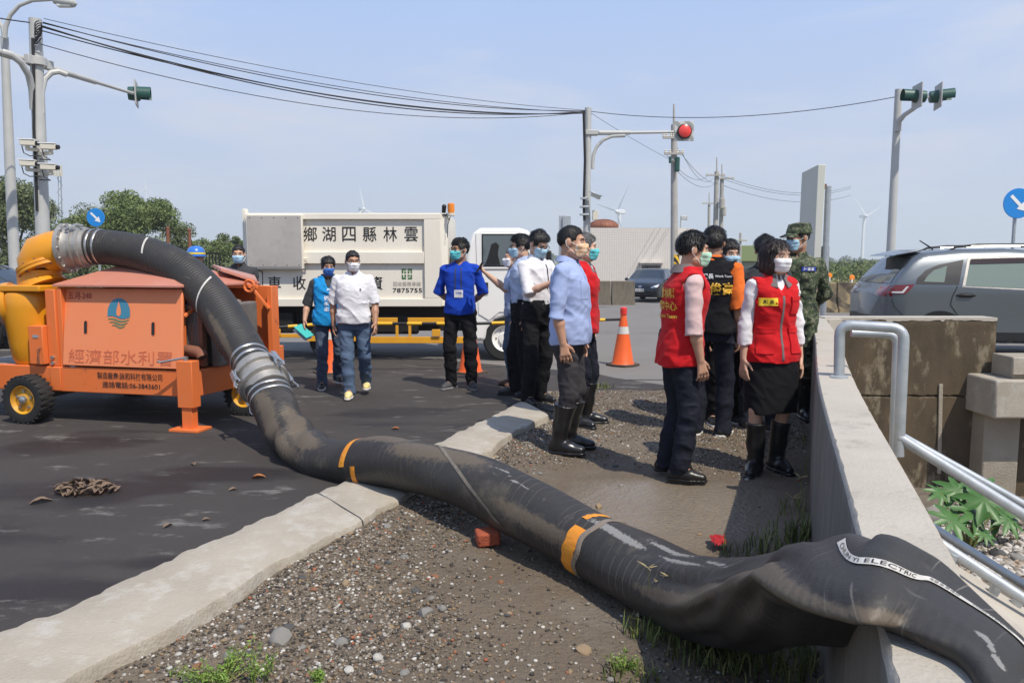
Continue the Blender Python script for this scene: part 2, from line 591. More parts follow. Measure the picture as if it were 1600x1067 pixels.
def strip(name, poly, z, m, zf=None):
    mb = MB()
    mb.add([(x, y, z if zf is None else zf(x, y)) for x, y in poly], [tuple(range(len(poly)))])
    o = obj(name, mb, m, smooth=0)
    o['kind'] = 'structure'
    return o

KL = [G(x, y, KTOP) for x, y in ((-260, 1096), (0, 985), (128, 934), (216, 893), (324, 845), (376, 823), (460, 784), (556, 741), (625, 711), (671, 695), (745, 660), (815, 625))]
KR = [G(x, y, KTOP) for x, y in ((-160, 1190), (100, 1062), (224, 997), (320, 949), (380, 909), (464, 859), (556, 817), (662, 754), (700, 735), (763, 703), (806, 671), (857, 648))]

field = strip('field_ground', [(-3000, -40), (3000, -40), (3000, 7000), (-3000, 7000)], -1.6, M_FIELD)
def road_z(x, y):
    return 0.052 - 0.34 * max(0, min(1, (y - 13) / 20.0))
mb = MB()
ys = [9.35, 10.5, 11.6, 13, 16, 20, 25, 30, 34, 44]
xs = [-70, -14, -4, 0.9, 3.6, 20, 70]
vs = []
for y in ys:
    for x in xs:
        vs.append((x, y, road_z(x, y)))
fs = []
for j in range(len(ys) - 1):
    for i in range(len(xs) - 1):
        a = j * len(xs) + i
        fs.append((a, a + 1, a + 1 + len(xs), a + len(xs)))
mb.add(vs, fs)
road = obj('road', mb, M_ROAD, smooth=0)
tag(road, kind='structure')
# verge that slopes from the far edge of the road down to the fields
mb = MB()
mb.add([(-400, 44, -0.29), (400, 44, -0.29), (400, 60, -1.0), (-400, 60, -1.0), (400, 66, -1.59), (-400, 66, -1.59)], [(0, 1, 2, 3), (3, 2, 4, 5)])
tag(obj('verge_ground', mb, M_FIELD, smooth=0), kind='structure')

far = [G(x, y, ASPH) for x, y in ((-900, 548), (0, 548), (420, 546), (620, 556), (800, 572), (925, 582), (960, 590), (1035, 601))]
ap = [(-14, -3)] + [(-14, far[0].y)] + [(p.x, p.y) for p in far[1:]] + [(p.x, p.y) for p in (G(1045, 607, ASPH), G(940, 616, ASPH), G(862, 642, ASPH))] + [(p.x + 0.03, p.y) for p in reversed(KL)] + [(KL[0].x, -3)]
strip('asphalt_apron', ap, ASPH, M_APRON)
# old road between the apron's far edge and the road sheet, right-hand side
strip('road_edge', [(far[-1].x - 0.1, far[-1].y + 0.02), (G(1262, 600, .04).x, G(1262, 600, .04).y - 0.3), (4.2, 9.4), (far[5].x, 9.4)], 0.044, M_ROAD)
for (x0, y0, x1, y1, wd) in ((-300, 516, 93, 508, 0.14), (-300, 552, 92, 541, 0.13)):
    a, b = G(x0, y0, 0.05), G(x1, y1, 0.05)
    n = Vector((-(b - a).y, (b - a).x, 0)).normalized() * wd / 2
    zl = 0.068
    strip('road_marking', [((a - n).x, (a - n).y), ((b - n).x, (b - n).y), ((b + n).x, (b + n).y), ((a + n).x, (a + n).y)], zl, M_LINE)

# ---- kerb: cast blocks with ragged asphalt edge, worn arrises
def interp_poly(P, t):
    L = [0]
    for a, b in zip(P[:-1], P[1:]):
        L.append(L[-1] + (b - a).length)
    s = t * L[-1]
    for i in range(len(P) - 1):
        if s <= L[i + 1] + 1e-9:
            u = (s - L[i]) / max(1e-9, L[i + 1] - L[i])
            return P[i].lerp(P[i + 1], u)
    return P[-1].copy()
kerb = tag(bpy.data.objects.new('kerb', None), kind='structure')
COL.objects.link(kerb)
NK = 150
cuts = [0, 63, 101, NK]
for ci in range(3):
    mb = MB()
    vs = []
    rows = list(range(cuts[ci], cuts[ci + 1] + 1))
    for i in rows:
        t = i / NK
        l, r = interp_poly(KL, t), interp_poly(KR, t)
        gap = 0.006 if i in (63, 101) else 0
        shf = (0.004 if i == cuts[ci] else -0.004) if gap else 0
        d = Vector((0.45, 0.9, 0)) * shf
        rag = 0.020 * math.sin(i * 0.9) * math.sin(i * 0.37 + 1) + random.uniform(-0.012, 0.012)
        rg2 = 0.012 * math.sin(i * 0.5 + 2) + random.uniform(-0.008, 0.008)
        l = l + d + (l - r).normalized() * rag
        r = r + d + (r - l).normalized() * rg2
        sg = 0.012 * math.sin(i * 0.21 + ci)
        cross = []
        for u, z in ((0, -0.08), (0.0, -0.012), (0.05, -0.003), (0.3, 0.002), (0.6, 0.0), (0.93, -0.002), (0.985, -0.008), (1.0, -0.028), (1.012, -0.20)):
            p = l.lerp(r, u)
            jz = random.uniform(-0.003, 0.003) if 0 < u < 1 else 0
            cross.append((p.x, p.y, KTOP + z + sg * 0.3 + jz))
        vs += cross
    k = 9
    fs = []
    for i in range(len(rows) - 1):
        for j in range(k - 1):
            a = i * k + j
            fs.append((a, a + 1, a + 1 + k, a + k))
    fs.append(tuple(range(k)))
    fs.append(tuple(len(vs) - k + j for j in range(k - 1, -1, -1)))
    mb.add(vs, fs)
    obj('kerb_block', mb, M_KERB, kerb, smooth=50)

# ---- muddy gravel bed between kerb and wall
def gravel_h(x, y):
    h = 0.012 * math.sin(x * 2.1 + 0.7 * y) + 0.010 * math.sin(y * 3.3 - x) + 0.006 * math.sin(x * 7.1 + 2) * math.sin(y * 6.3)
    rise = max(0.0, min(1.0, (y - 7.0) / 0.9))
    down = max(0.0, min(1.0, (y - 8.3) / 0.6)) * 0.03
    e = max(0.0, x - kerb_r_x(y))
    return h * (1 - 0.75 * rise) - 0.012 + rise * 0.078 - down + (1 - rise) * 0.055 * math.exp(-(e / 0.42) ** 2)
def kerb_r_x(y):
    P = KR
    for a, b in zip(P[:-1], P[1:]):
        if (a.y - y) * (b.y - y) <= 0 and abs(a.y - b.y) > 1e-6:
            return a.x + (b.x - a.x) * (y - a.y) / (b.y - a.y)
    if y > P[-1].y:
        return P[-1].x - 0.03
    return P[0].x + (y - P[0].y) * 0.6
NY, NX = 190, 120
V = []
for j in range(NY + 1):
    y = 0.3 + (9.0 - 0.3) * (j / NY)
    xl = kerb_r_x(y) - 0.06
    if y > 7.45:
        xl += (y - 7.45) * 0.2 + 0.12 * math.sin(y * 9)
    xr = wall_x(y) + 0.05
    for i in range(NX + 1):
        x = xl + (xr - xl) * i / NX
        V.append((x, y, gravel_h(x, y) + random.gauss(0, 0.0022)))
F = [(j * (NX + 1) + i, j * (NX + 1) + i + 1, (j + 1) * (NX + 1) + i + 1, (j + 1) * (NX + 1) + i) for j in range(NY) for i in range(NX)]
gravel_ground = npobj('gravel_ground', np.array(V), np.array(F), M_MUD)
tag(gravel_ground, kind='structure')

# ---- the parapet wall
wall = thing('parapet_wall', 'long pale concrete parapet wall running beside the muddy gravel strip', 'wall', (wall_x(5), 5, 0))
mb = MB()
vs = []
NW = 170
for i in range(NW + 1):
    y = 0.2 + (9.0 - 0.2) * i / NW
    x = wall_x(y)
    wdt = 0.205
    chip = max(0, random.gauss(-0.004, 0.006))
    chip2 = max(0, random.gauss(-0.004, 0.006))
    for a, z in ((0, -0.25), (0.0, 0.4), (0.004, WTOP - 0.05 - chip), (0.006, WTOP - 0.012 - chip), (0.016 + chip, WTOP), (0.07, WTOP + random.gauss(0, 0.0012)), (0.13, WTOP + random.gauss(0, 0.0012)), (wdt - 0.012 - chip2, WTOP), (wdt, WTOP - 0.014 - chip2), (wdt + 0.01, 0.3), (wdt + 0.03, -1.6)):
        p = Vector((x, y, z)) + WNOR * a
        vs.append((p.x, p.y, p.z))
k = 11
fs = []
for i in range(NW):
    for j in range(k - 1):
        a = i * k + j
        fs.append((a, a + k, a + k + 1, a + 1))
fs.append(tuple(range(k)))
fs.append(tuple(len(vs) - k + j for j in range(k - 1, -1, -1)))
mb.add(vs, fs)
wb_ = obj('wall_body', mb, M_WALL, wall, smooth=40, world=True)
# the face towards the mud strip is weathered, with its shade painted darker into the colour
wb_.data.materials.append(mat('shade_and_wear_wall_face', (0.20, 0.185, 0.16), 0.92, col2=(0.12, 0.11, 0.095), nscale=2.2, contrast=0.1, stretch=(2.5, 2.5, 0.5), col3=(0.28, 0.26, 0.225), scale3=6, lo3=0.56, hi3=0.7, bump=0.6, bscale=50))
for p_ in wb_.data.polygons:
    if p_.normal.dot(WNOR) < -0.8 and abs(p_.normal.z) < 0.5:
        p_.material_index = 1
# far end of the wall turns to the right and becomes the channel's back wall
e0 = Vector((wall_x(9.0), 9.0, 0))
mb = MB()
mb.prism([(e0.x - 0.05, 9.0), (e0.x + 0.24, 8.93), (e0.x + 0.45, 9.06), (e0.x + 0.45, 9.4), (e0.x + 0.1, 9.42), (e0.x - 0.04, 9.3)], (0, 0, -1.6), (1, 0, 0), (0, 1, 0), WTOP + 1.6 - 0.003)
obj('wall_corner', mb, M_WALL, wall, smooth=40, bevel=0.01, world=True)

rx0, rx1, ry = e0.x + 0.22, D(1558, 500, 9.05).x, 9.05
ret = thing('retaining_wall', 'brown water-stained concrete retaining wall of the channel', 'wall', ((rx0 + rx1) / 2, ry + 0.15, -1.3))
mb = MB()
vs, fs = [], []
n = 40
zz = [-1.6, -0.9, -0.4, -0.12, -0.10, -0.085, 0.2, 0.5, WTOP - 0.10, WTOP - 0.03, WTOP]
for i in range(n + 1):
    x = rx0 + (rx1 - rx0) * i / n
    for z in zz:
        yy = ry + (0.035 if abs(z + 0.10) < 0.01 else 0) + random.gauss(0, 0.003)
        if z == WTOP:
            yy = ry + 0.015
        jz = random.gauss(0, 0.006) if z in (-0.12, -0.10, -0.085) else 0
        vs.append((x, yy, z + jz))
    vs.append((x, ry + 0.30, WTOP))
    vs.append((x, ry + 0.30, -0.2))
k = len(zz) + 2
for i in range(n):
    for j in range(k - 1):
        a = i * k + j
        fs.append((a, a + k, a + k + 1, a + 1))
fs.append(tuple(range(k)))
fs.append(tuple(len(vs) - k + j for j in range(k - 1, -1, -1)))
mb.add(vs, fs)
obj('wall_body', mb, M_RETAIN, ret, smooth=40, world=True)
mb = MB()
nn = 60
vs = []
for i in range(nn + 1):
    x = rx0 + (rx1 - rx0) * i / nn
    dz = 0.026 + 0.012 * math.sin(i * 0.41) * math.sin(i * 0.17 + 1) + random.uniform(-0.004, 0.004) + (0.03 if i in (22, 23, 41) else 0)
    vs += [(x, ry - 0.006, WTOP - dz), (x, ry - 0.006, WTOP + 0.006), (x, ry + 0.302, WTOP + 0.006)]
mb.add(vs, [(3 * i + j, 3 * i + 3 + j, 3 * i + 4 + j, 3 * i + 1 + j) for i in range(nn) for j in (0, 1)])
obj('wall_cap', mb, M_WALL, ret, smooth=40, world=True)
for px in (1470, 1540):
    mb = MB()
    a, b = D(px, 600 if px < 1500 else 590, ry - 0.012), D(px - 3, 740, ry - 0.012)
    mb.beam(a, b, 0.045, 0.02, up=(0, 1, 0))
    obj('mortar_streak', mb, M_BLOCK, ret, world=True, bevel=0.005)

# concrete blocks on the right of the channel
blk = thing('concrete_block', 'square grey concrete block lying on the pale ledge at the channel edge', 'concrete block', D(1596, 595, 8.7))
mb = MB().box((D(1573, 590, 8.7).x, 8.6, D(1573, 590, 8.7).z), (D(1573, 590, 8.7).x + 0.7, 9.0, D(1573, 556, 8.7).z))
obj('block_body', mb, M_BLOCK, blk, world=True, bevel=0.015)
mb = MB().box((D(1583, 588, 8.55).x, 8.56, D(1583, 586, 8.55).z), (D(1583, 588, 8.55).x + 0.6, 8.597, D(1583, 559, 8.55).z))
obj('block_face', mb, M_KERB, blk, world=True, bevel=0.008)
led = thing('concrete_ledge', 'pale concrete ledge on a stained pier beside the retaining wall', 'ledge', D(1580, 700, 8.6))
z1, z0 = D(1550, 592, 8.6).z, D(1550, 652, 8.6).z
mb = MB().box((D(1548, 600, 8.6).x, 8.5, z0), (D(1548, 600, 8.6).x + 1.6, 9.6, z1))
obj('ledge_slab', mb, M_KERB, led, world=True, bevel=0.025)
mb = MB().box((D(1543, 600, 8.8).x, 8.8, -1.7), (D(1543, 600, 8.8).x + 0.42, 9.4, z0 - 0.003))
obj('pier', mb, M_BLOCK, led, world=True, bevel=0.02)
mb = MB().box((D(1592, 600, 8.95).x, 8.95, -1.7), (D(1592, 600, 8.95).x + 2.5, 9.5, z0 - 0.004))
obj('pier_back', mb, M_RETAIN, led, world=True, bevel=0.02)

# channel floor with rubble slope
def chan_h(x, y):
    return -1.25 + 0.55 * max(0, min(1, (7.6 - y) / 2.2)) + 0.10 * math.sin(x * 2.3 + y) * math.sin(y * 1.7) + 0.03 * math.sin(x * 9) * math.sin(y * 8)
V, F = [], []
NX2, NY2 = 70, 90
for j in range(NY2 + 1):
    y = 1.0 + (9.3 - 1.0) * j / NY2
    for i in range(NX2 + 1):
        x = wall_x(y) + 0.1 + 9.0 * i / NX2
        V.append((x, y, chan_h(x, y) + random.gauss(0, 0.006)))
F = [(j * (NX2 + 1) + i, j * (NX2 + 1) + i + 1, (j + 1) * (NX2 + 1) + i + 1, (j + 1) * (NX2 + 1) + i) for j in range(NY2) for i in range(NX2)]
M_CHAN = mat('channel_soil', (0.20, 0.17, 0.135), 0.95, col2=(0.11, 0.09, 0.07), nscale=4, contrast=0.2, bump=1.5, bscale=40)
tag(npobj('channel_ground', np.array(V), np.array(F), M_CHAN), kind='structure')
# concrete ramp under the stair rails
mb = MB()
q = [G(1462, 866, -0.10), G(1490, 880, -0.22), G(1700, 1010, -0.55), G(1900, 1300, -0.55), G(1560, 1300, -0.10), G(1480, 960, -0.05)]
vs = [tuple(p) for p in q] + [(p.x, p.y, p.z - 0.5) for p in q]
mb.add(vs, [(0, 1, 2, 3, 4, 5)] + [(i, (i + 1) % 6, 6 + (i + 1) % 6, 6 + i) for i in range(6)])
tag(obj('ramp_ground', mb, M_WALL, smooth=0, bevel=0.01), kind='structure')
# ------------------------------------------------------------------ background: fields, woods, trees, turbines, poles, building
def leaves(name, centres, radii, n, size, m, parent=None, seed=0, squash=1.0, droop=0.0):
    r = np.random.default_rng(seed)
    C = np.array(centres, float)
    Rr = np.array(radii, float)
    wgt = (Rr ** 2.2)
    ci = r.choice(len(C), n, p=wgt / wgt.sum())
    d = r.normal(size=(n, 3))
    d /= np.linalg.norm(d, axis=1)[:, None]
    rad_ = Rr[ci] * (r.random(n) ** 0.6 * 1.12)
    P = C[ci] + d * rad_[:, None] * np.array([1, 1, squash])
    a = r.normal(size=(n, 3)); a[:, 2] -= droop; a /= np.linalg.norm(a, axis=1)[:, None]
    b = np.cross(a, r.normal(size=(n, 3))); b /= np.linalg.norm(b, axis=1)[:, None]
    s = size * (0.6 + 0.8 * r.random(n))[:, None]
    V = np.stack([P - a * s, P + b * s * 0.30, P + a * s, P - b * s * 0.30], 1).reshape(-1, 3)
    F = np.arange(n * 4).reshape(-1, 4)
    return npobj(name, V, F, m, parent, smooth=False)

def leaf_mat(name, c1, c2, c3=None, tr=0.25):
    m = mat(name, c1, 0.7)
    N, L, b = nodes_of(m)
    g = N.new('ShaderNodeNewGeometry')
    cr = N.new('ShaderNodeValToRGB')
    cr.color_ramp.elements[0].color = (*c1, 1)
    cr.color_ramp.elements[1].color = (*c2, 1)
    if c3:
        cr.color_ramp.elements.new(0.5).color = (*c3, 1)
    L.new(g.outputs['Random Per Island'], cr.inputs['Fac'])
    L.new(cr.outputs['Color'], b.inputs['Base Color'])
    b.inputs['Specular IOR Level'].default_value = 0.25
    return m
M_LEAF = leaf_mat('casuarina_foliage', (0.075, 0.105, 0.045), (0.20, 0.225, 0.105), (0.125, 0.155, 0.07))
M_LEAF2 = leaf_mat('broadleaf_foliage', (0.09, 0.13, 0.04), (0.22, 0.265, 0.10), (0.14, 0.185, 0.065))
M_SCRUB = leaf_mat('scrub_foliage', (0.065, 0.10, 0.025), (0.19, 0.21, 0.07), (0.11, 0.145, 0.04))
M_DRY = leaf_mat('dry_grass', (0.20, 0.18, 0.07), (0.36, 0.31, 0.16), (0.17, 0.19, 0.06))
M_BARK = mat('bark', (0.09, 0.07, 0.05), 0.9, col2=(0.14, 0.11, 0.08), nscale=20, bump=0.6)

def tree(label, px, ytop, dist, width, n, size, m, seed, group='trees behind the road on the left', gz=-0.5, leany=0.0, name='tree', sparse=0.0):
    r = random.Random(seed)
    base = D(px, 400, dist)
    base.z = gz
    top = D(px, ytop, dist).z
    H = top - gz
    W = width * dist / FPX / 2
    t = thing(name, label, 'tree', base, 0, group)
    mb = MB()
    mb.tube([(0, 0, 0), (0.05 * H * 0.3, 0, H * 0.35), (0.1 * r.uniform(-1, 1), 0, H * 0.72)], [0.05 * H * 0.45, 0.035 * H * 0.45, 0.012 * H * 0.4], 8)
    cs, rs = [], []
    for i in range(26 if H > 3 else 14):
        z = H * (0.30 + 0.62 * r.random())
        sp = W * math.sqrt(max(0.05, 1 - ((z / H - 0.5) / 0.55) ** 2)) * 0.85
        a = r.uniform(0, 6.28)
        c = Vector((sp * r.uniform(0.3, 1) * math.cos(a) + leany * z, sp * r.uniform(0.3, 1) * math.sin(a), z))
        rr = H * r.uniform(0.06, 0.17)
        cs.append(c)
        rs.append(min(rr, W * 0.6))
        mb.tube([(0.02 * H, 0, max(0.2 * H, z - 0.3 * H)), (c.x * 0.5, c.y * 0.5, z - 0.12 * H), tuple(c)], [0.012 * H, 0.008 * H, 0.003 * H], 5)
    cs.append(Vector((leany * H, 0, H * 0.90)))
    rs.append(min(H * 0.12, W * 0.5))
    obj('trunk', mb, M_BARK, t)
    leaves('crown', cs, rs, n, size, m, t, seed, 0.8, 0.5)
    return t

tree('tall dark casuarina tree behind the two leftmost poles', 22, 274, 38, 120, 28600, 0.090, M_LEAF, 3, leany=-0.08)
tree('thin bare-topped casuarina just right of the leftmost poles', 75, 300, 40, 55, 8250, 0.071, M_LEAF, 4)
tree('broad rounded tree rising behind the round blue arrow sign', 205, 297, 45, 150, 35750, 0.100, M_LEAF2, 5)
tree('low tree to the left of the blue arrow sign, between casuarina and broad tree', 120, 335, 46, 80, 13200, 0.090, M_LEAF2, 6)
tree('small rounded tree behind the black hose arch', 272, 350, 48, 70, 12100, 0.086, M_LEAF, 8)
tree('low dark tree just left of the white truck body', 350, 364, 55, 90, 14300, 0.095, M_LEAF, 9)
tree('low spreading tree half hidden behind the truck rear end', 400, 372, 60, 90, 13200, 0.095, M_LEAF2, 10)
tree('loose olive tree between the broad tree and the small rounded tree', 318, 372, 52, 90, 9000, 0.09, M_LEAF2, 31)
tree('loose feathery tree left of the broad tree, behind the blue sign', 160, 322, 50, 100, 12000, 0.09, M_LEAF, 32)
tree('low olive tree right behind the small rounded tree and truck end', 362, 380, 50, 70, 6000, 0.09, M_LEAF2, 33)
# thicket that closes the gap under the trees, and far woods
r_ = random.Random(2)
cs, rs = [], []
for i in range(110):
    x = r_.uniform(-26, -12)
    cs.append((x, r_.uniform(39, 50), r_.uniform(-0.2, 1.6)))
    rs.append(r_.uniform(0.6, 1.2))
tag(leaves('undergrowth', cs, rs, 46000, 0.10, M_LEAF, None, 11, 0.7), kind='stuff')
cs, rs = [], []
for i in range(420):
    x = r_.uniform(-700, 900)
    cs.append((x, r_.uniform(620, 760), r_.uniform(-0.5, 3.5) + 2.5 * math.sin(x * 0.013)))
    rs.append(r_.uniform(4, 7))
M_FARWOOD = leaf_mat('far_woods', (0.05, 0.075, 0.035), (0.10, 0.125, 0.055))
tag(leaves('far_woods', cs, rs, 30000, 2.0, M_FARWOOD, None, 12, 0.55), kind='stuff')
cs, rs = [], []
for i in range(420):
    x = r_.uniform(12, 110)
    y = r_.uniform(95, 230)
    cs.append((x * y / 130, y, -1.5 + 0.004 * y + r_.uniform(0, 1.6)))
    rs.append(r_.uniform(1.5, 3.6))
tag(leaves('scrub_vegetation', cs, rs, 60000, 0.32, M_SCRUB, None, 13, 0.45), kind='stuff')
cs, rs = [], []
for i in range(420):
    y = r_.uniform(36, 95)
    x = r_.uniform(0.24, 0.52) * y
    cs.append((x, y, -0.75 - 0.006 * (y - 36) + r_.uniform(-0.2, 0.2)))
    rs.append(r_.uniform(0.6, 1.3))
tag(leaves('dry_grass', cs, rs, 40000, 0.19, M_DRY, None, 14, 0.35), kind='stuff')

# ---- wind turbines
M_TURB = mat('turbine_white', (0.74, 0.75, 0.76), 0.4)
def turbine(label, px, yhub, dist, blade, angs, tower_px=4.5, face=0.3):
    hub = D(px, yhub, dist)
    base = Vector((hub.x, hub.y, -1.6))
    t = thing('wind_turbine', label, 'wind turbine', base, 0, 'wind turbines on the horizon')
    Hh = hub.z + 1.6
    rb = tower_px * dist / FPX / 2
    obj('tower', MB().cyl((0, 0, 0), (0, 0, Hh - rb), rb * 1.15, rb * 0.75, 16), M_TURB, t)
    n = Vector((math.sin(face), -math.cos(face), 0))
    s = Vector((math.cos(face), math.sin(face), 0))
    hb = Vector((0, 0, Hh))
    na = obj('nacelle', MB().beam(hb - n * rb * 3.4, hb + n * rb * 1.4, rb * 1.9, rb * 2.0), M_TURB, t, bevel=rb * 0.3)
    hc = hb + n * rb * 2.0
    obj('hub', MB().ball(hc, rb * 1.0), M_TURB, t)
    for a in angs:
        d = s * math.sin(rad(a)) + Vector((0, 0, math.cos(rad(a))))
        w = d.cross(n)
        mb = MB()
        vs = []
        for f_, c in ((0.0, 0.30), (0.08, 0.42), (0.2, 0.62), (0.5, 0.42), (0.8, 0.25), (1.0, 0.06)):
            cw = c * blade * 0.10
            p = hc + d * (blade * f_)
            for q, tt in ((-0.35, 0), (0.1, 0.13), (0.65, 0), (0.1, -0.13)):
                vs.append(p + w * (q * cw) + n * (tt * cw))
        fs = []
        for i in range(5):
            for j in range(4):
                a0, b0 = 4 * i + j, 4 * i + (j + 1) % 4
                fs.append((a0, b0, b0 + 4, a0 + 4))
        fs += [(0, 1, 2, 3), (23, 22, 21, 20)]
        mb.add(vs, fs)
        obj('blade', mb, M_TURB, t)
turbine('white wind turbine standing alone above the green field', 1350, 338, 950, 27, (-42, 62, 188), 4.6, 0.35)
turbine('white wind turbine rising just behind the white tiled building', 968, 331, 760, 29, (30, -72, 160), 6.5, -0.8)
turbine('white wind turbine peeking over the truck body', 566, 327, 880, 26, (-12, 108, 228), 4.5, 0.8)
turbine('tiny faint wind turbine above the broad left tree', 228, 296, 1900, 28, (2, 122, 242), 2.0, 0.1)

# ---- white tiled building, its roof tank, barriers
def tile_mat():
    m = mat('white_wall_tiles', (0.44, 0.42, 0.38), 0.45)
    N, L, b = nodes_of(m)
    t = N.new('ShaderNodeTexCoord')
    mp = N.new('ShaderNodeMapping'); mp.inputs['Rotation'].default_value = (rad(90), 0, 0)
    br = N.new('ShaderNodeTexBrick')
    br.offset = 0
    br.inputs['Color1'].default_value = (0.66, 0.62, 0.56, 1)
    br.inputs['Color2'].default_value = (0.63, 0.585, 0.525, 1)
    br.inputs['Mortar'].default_value = (0.52, 0.48, 0.43, 1)
    br.inputs['Scale'].default_value = 1.0
    br.inputs['Mortar Size'].default_value = 0.014
    br.inputs['Brick Width'].default_value = 0.12
    br.inputs['Row Height'].default_value = 0.12
    L.new(t.outputs['Object'], mp.inputs['Vector']); L.new(mp.outputs['Vector'], br.inputs['Vector'])
    L.new(br.outputs['Color'], b.inputs['Base Color'])
    return m
M_TILE = tile_mat()
GZ = -0.29
bd = 40.0
bx0, bx1, bxr = D(905, 400, bd).x, D(1058, 400, bd).x, D(1078, 400, bd + 1.0).x
bzt = D(990, 356, bd).z
bl = thing('tiled_building', 'low flat white tiled building behind the small dark car', 'building', ((bx0 + bx1) / 2, bd, GZ))
mb = MB().prism([(bx0, bd), (bx1, bd), (bxr + 0.3, bd + 1.2), (bxr + 0.3, bd + 6), (bx0, bd + 6)], (0, 0, GZ - 0.5), (1, 0, 0), (0, 1, 0), bzt - GZ + 0.5)
obj('wall', mb, M_TILE, bl, smooth=0, world=True)
c = D(1017, 417, bd - 0.06)
fr = obj('window_frame', MB().box((c.x - 0.55, bd - 0.10, c.z - 0.22), (c.x + 0.55, bd - 0.005, c.z + 0.16)), M_TILE, bl, world=True)
obj('window_pane', MB().box((c.x - 0.48, bd - 0.112, c.z - 0.2), (c.x + 0.48, bd - 0.09, c.z + 0.08)), M_GLASS, fr, world=True)
obj('window_canopy', MB().box((c.x - 0.62, bd - 0.35, c.z + 0.18), (c.x + 0.62, bd - 0.005, c.z + 0.25)), M_TILE, bl, world=True)
M_RUST = mat('rusted_steel', (0.16, 0.055, 0.028), 0.7, 0.2, col2=(0.30, 0.13, 0.08), nscale=1.6, contrast=0.3, bump=0.3)
c = D(943, 356, bd + 2.5)
tk = thing('rusty_tank', 'rust-brown domed tank on the white building roof', 'tank', c)
prof = [(0.0, 0), (0.8, 0.0)] + [(0.82 * math.cos(a), 0.05 + 0.40 * math.sin(a)) for a in [i * math.pi / 16 for i in range(8)]] + [(0.02, 0.46)]
obj('tank_shell', MB().lathe(prof[1:], (0, 0, 0), (0, 0, 1), 20), M_RUST, tk)
mb = MB()
for i in range(20):
    a = i * math.pi / 10
    mb.tube([(0.83 * math.cos(q) * math.cos(a), 0.83 * math.cos(q) * math.sin(a), 0.05 + 0.41 * math.sin(q)) for q in [0, 0.3, 0.6, 0.9, 1.2, 1.5]], 0.012, 4)
obj('rib', mb, M_RUST, tk)

M_BARRIER = mat('old_barrier', (0.17, 0.145, 0.11), 0.95, col2=(0.08, 0.07, 0.055), nscale=3.5, contrast=0.1, stretch=(2.5, 2.5, 0.6), bump=0.8, bscale=20)
def barrier(label, x0, x1, ytop, d, zb, n, m):
    a = D(x0, 440, d)
    b = D(x1, 440, d)
    zt = D(x0, ytop, d).z
    t = thing('road_barrier', label, 'barrier', ((a.x + b.x) / 2, d, zb), 0)
    for i in range(n):
        u, v = a.x + (b.x - a.x) * i / n + 0.015, a.x + (b.x - a.x) * (i + 1) / n - 0.015
        mb = MB().prism([(-0.30, zb - 0.3), (-0.30, zb + 0.10), (-0.13, zb + 0.35), (-0.09, zt + random.uniform(-0.02, 0.02)), (0.09, zt), (0.13, zb + 0.35), (0.30, zb + 0.1), (0.30, zb - 0.3)], (u, d, 0), (0, 1, 0), (0, 0, 1), v - u)
        obj('barrier_block', mb, m, t, bevel=0.03, world=True)
    return t
barrier('grey stained concrete barrier in front of the white building', 880, 992, 439, 31, -0.28, 3, M_BARRIER)
def stripe_mat():
    m = mat('faded_striped_barrier', (0.20, 0.16, 0.10), 0.95, bump=0.7, bscale=25)
    N, L, b = nodes_of(m)
    t = N.new('ShaderNodeTexCoord')
    w = N.new('ShaderNodeTexWave'); w.bands_direction = 'DIAGONAL'; w.inputs['Scale'].default_value = 0.75; w.inputs['Distortion'].default_value = 1.2; w.inputs['Detail'].default_value = 4
    L.new(t.outputs['Object'], w.inputs['Vector'])
    cr = N.new('ShaderNodeValToRGB')
    e = cr.color_ramp.elements
    e[0].position = 0.40; e[0].color = (0.055, 0.045, 0.035, 1)
    e[1].position = 0.58; e[1].color = (0.26, 0.20, 0.11, 1)
    L.new(w.outputs['Fac'], cr.inputs['Fac'])
    n = N.new('ShaderNodeTexNoise'); n.inputs['Scale'].default_value = 4; n.inputs['Detail'].default_value = 8
    L.new(t.outputs['Object'], n.inputs['Vector'])
    mx = N.new('ShaderNodeMixRGB'); mx.inputs['Color2'].default_value = (0.13, 0.105, 0.07, 1)
    r = N.new('ShaderNodeMapRange'); r.inputs['From Min'].default_value = 0.45; r.inputs['From Max'].default_value = 0.62
    L.new(n.outputs['Fac'], r.inputs['Value']); L.new(r.outputs['Result'], mx.inputs['Fac'])
    L.new(cr.outputs['Color'], mx.inputs['Color1']); L.new(mx.outputs['Color'], b.inputs['Base Color'])
    return m
M_STRB = stripe_mat()
bb = barrier('long faded black and yellow concrete barrier along the far road edge', 1240, 1640, 441, 25, -0.17, 6, M_STRB)
for (x, y), w_ in zip(((1283, 435), (1296, 433), (1331, 436), (1361, 431), (1274, 436)), ('second from the left', 'third from the left', 'fourth from the left', 'rightmost, next to the grey car', 'leftmost, next to the soldier')):
    p = D(x, y, 25)
    t = thing('amber_reflector', 'small amber reflector on the striped barrier, ' + w_, 'reflector', (p.x, p.y, D(x, 441, 25).z), 0, 'amber reflectors on the striped barrier')
    obj('post', MB().cyl((0, 0, -0.01), (0, 0, p.z - D(x, 441, 25).z), 0.035, 0.03, 8), M_WHITE, t)
    obj('lens', MB().lathe([(0.02, -0.03), (0.09, -0.02), (0.09, 0.02), (0.02, 0.03)], (0, 0, p.z - D(x, 441, 25).z + 0.05), (0.2, -1, 0), 12), M_AMBER, t)

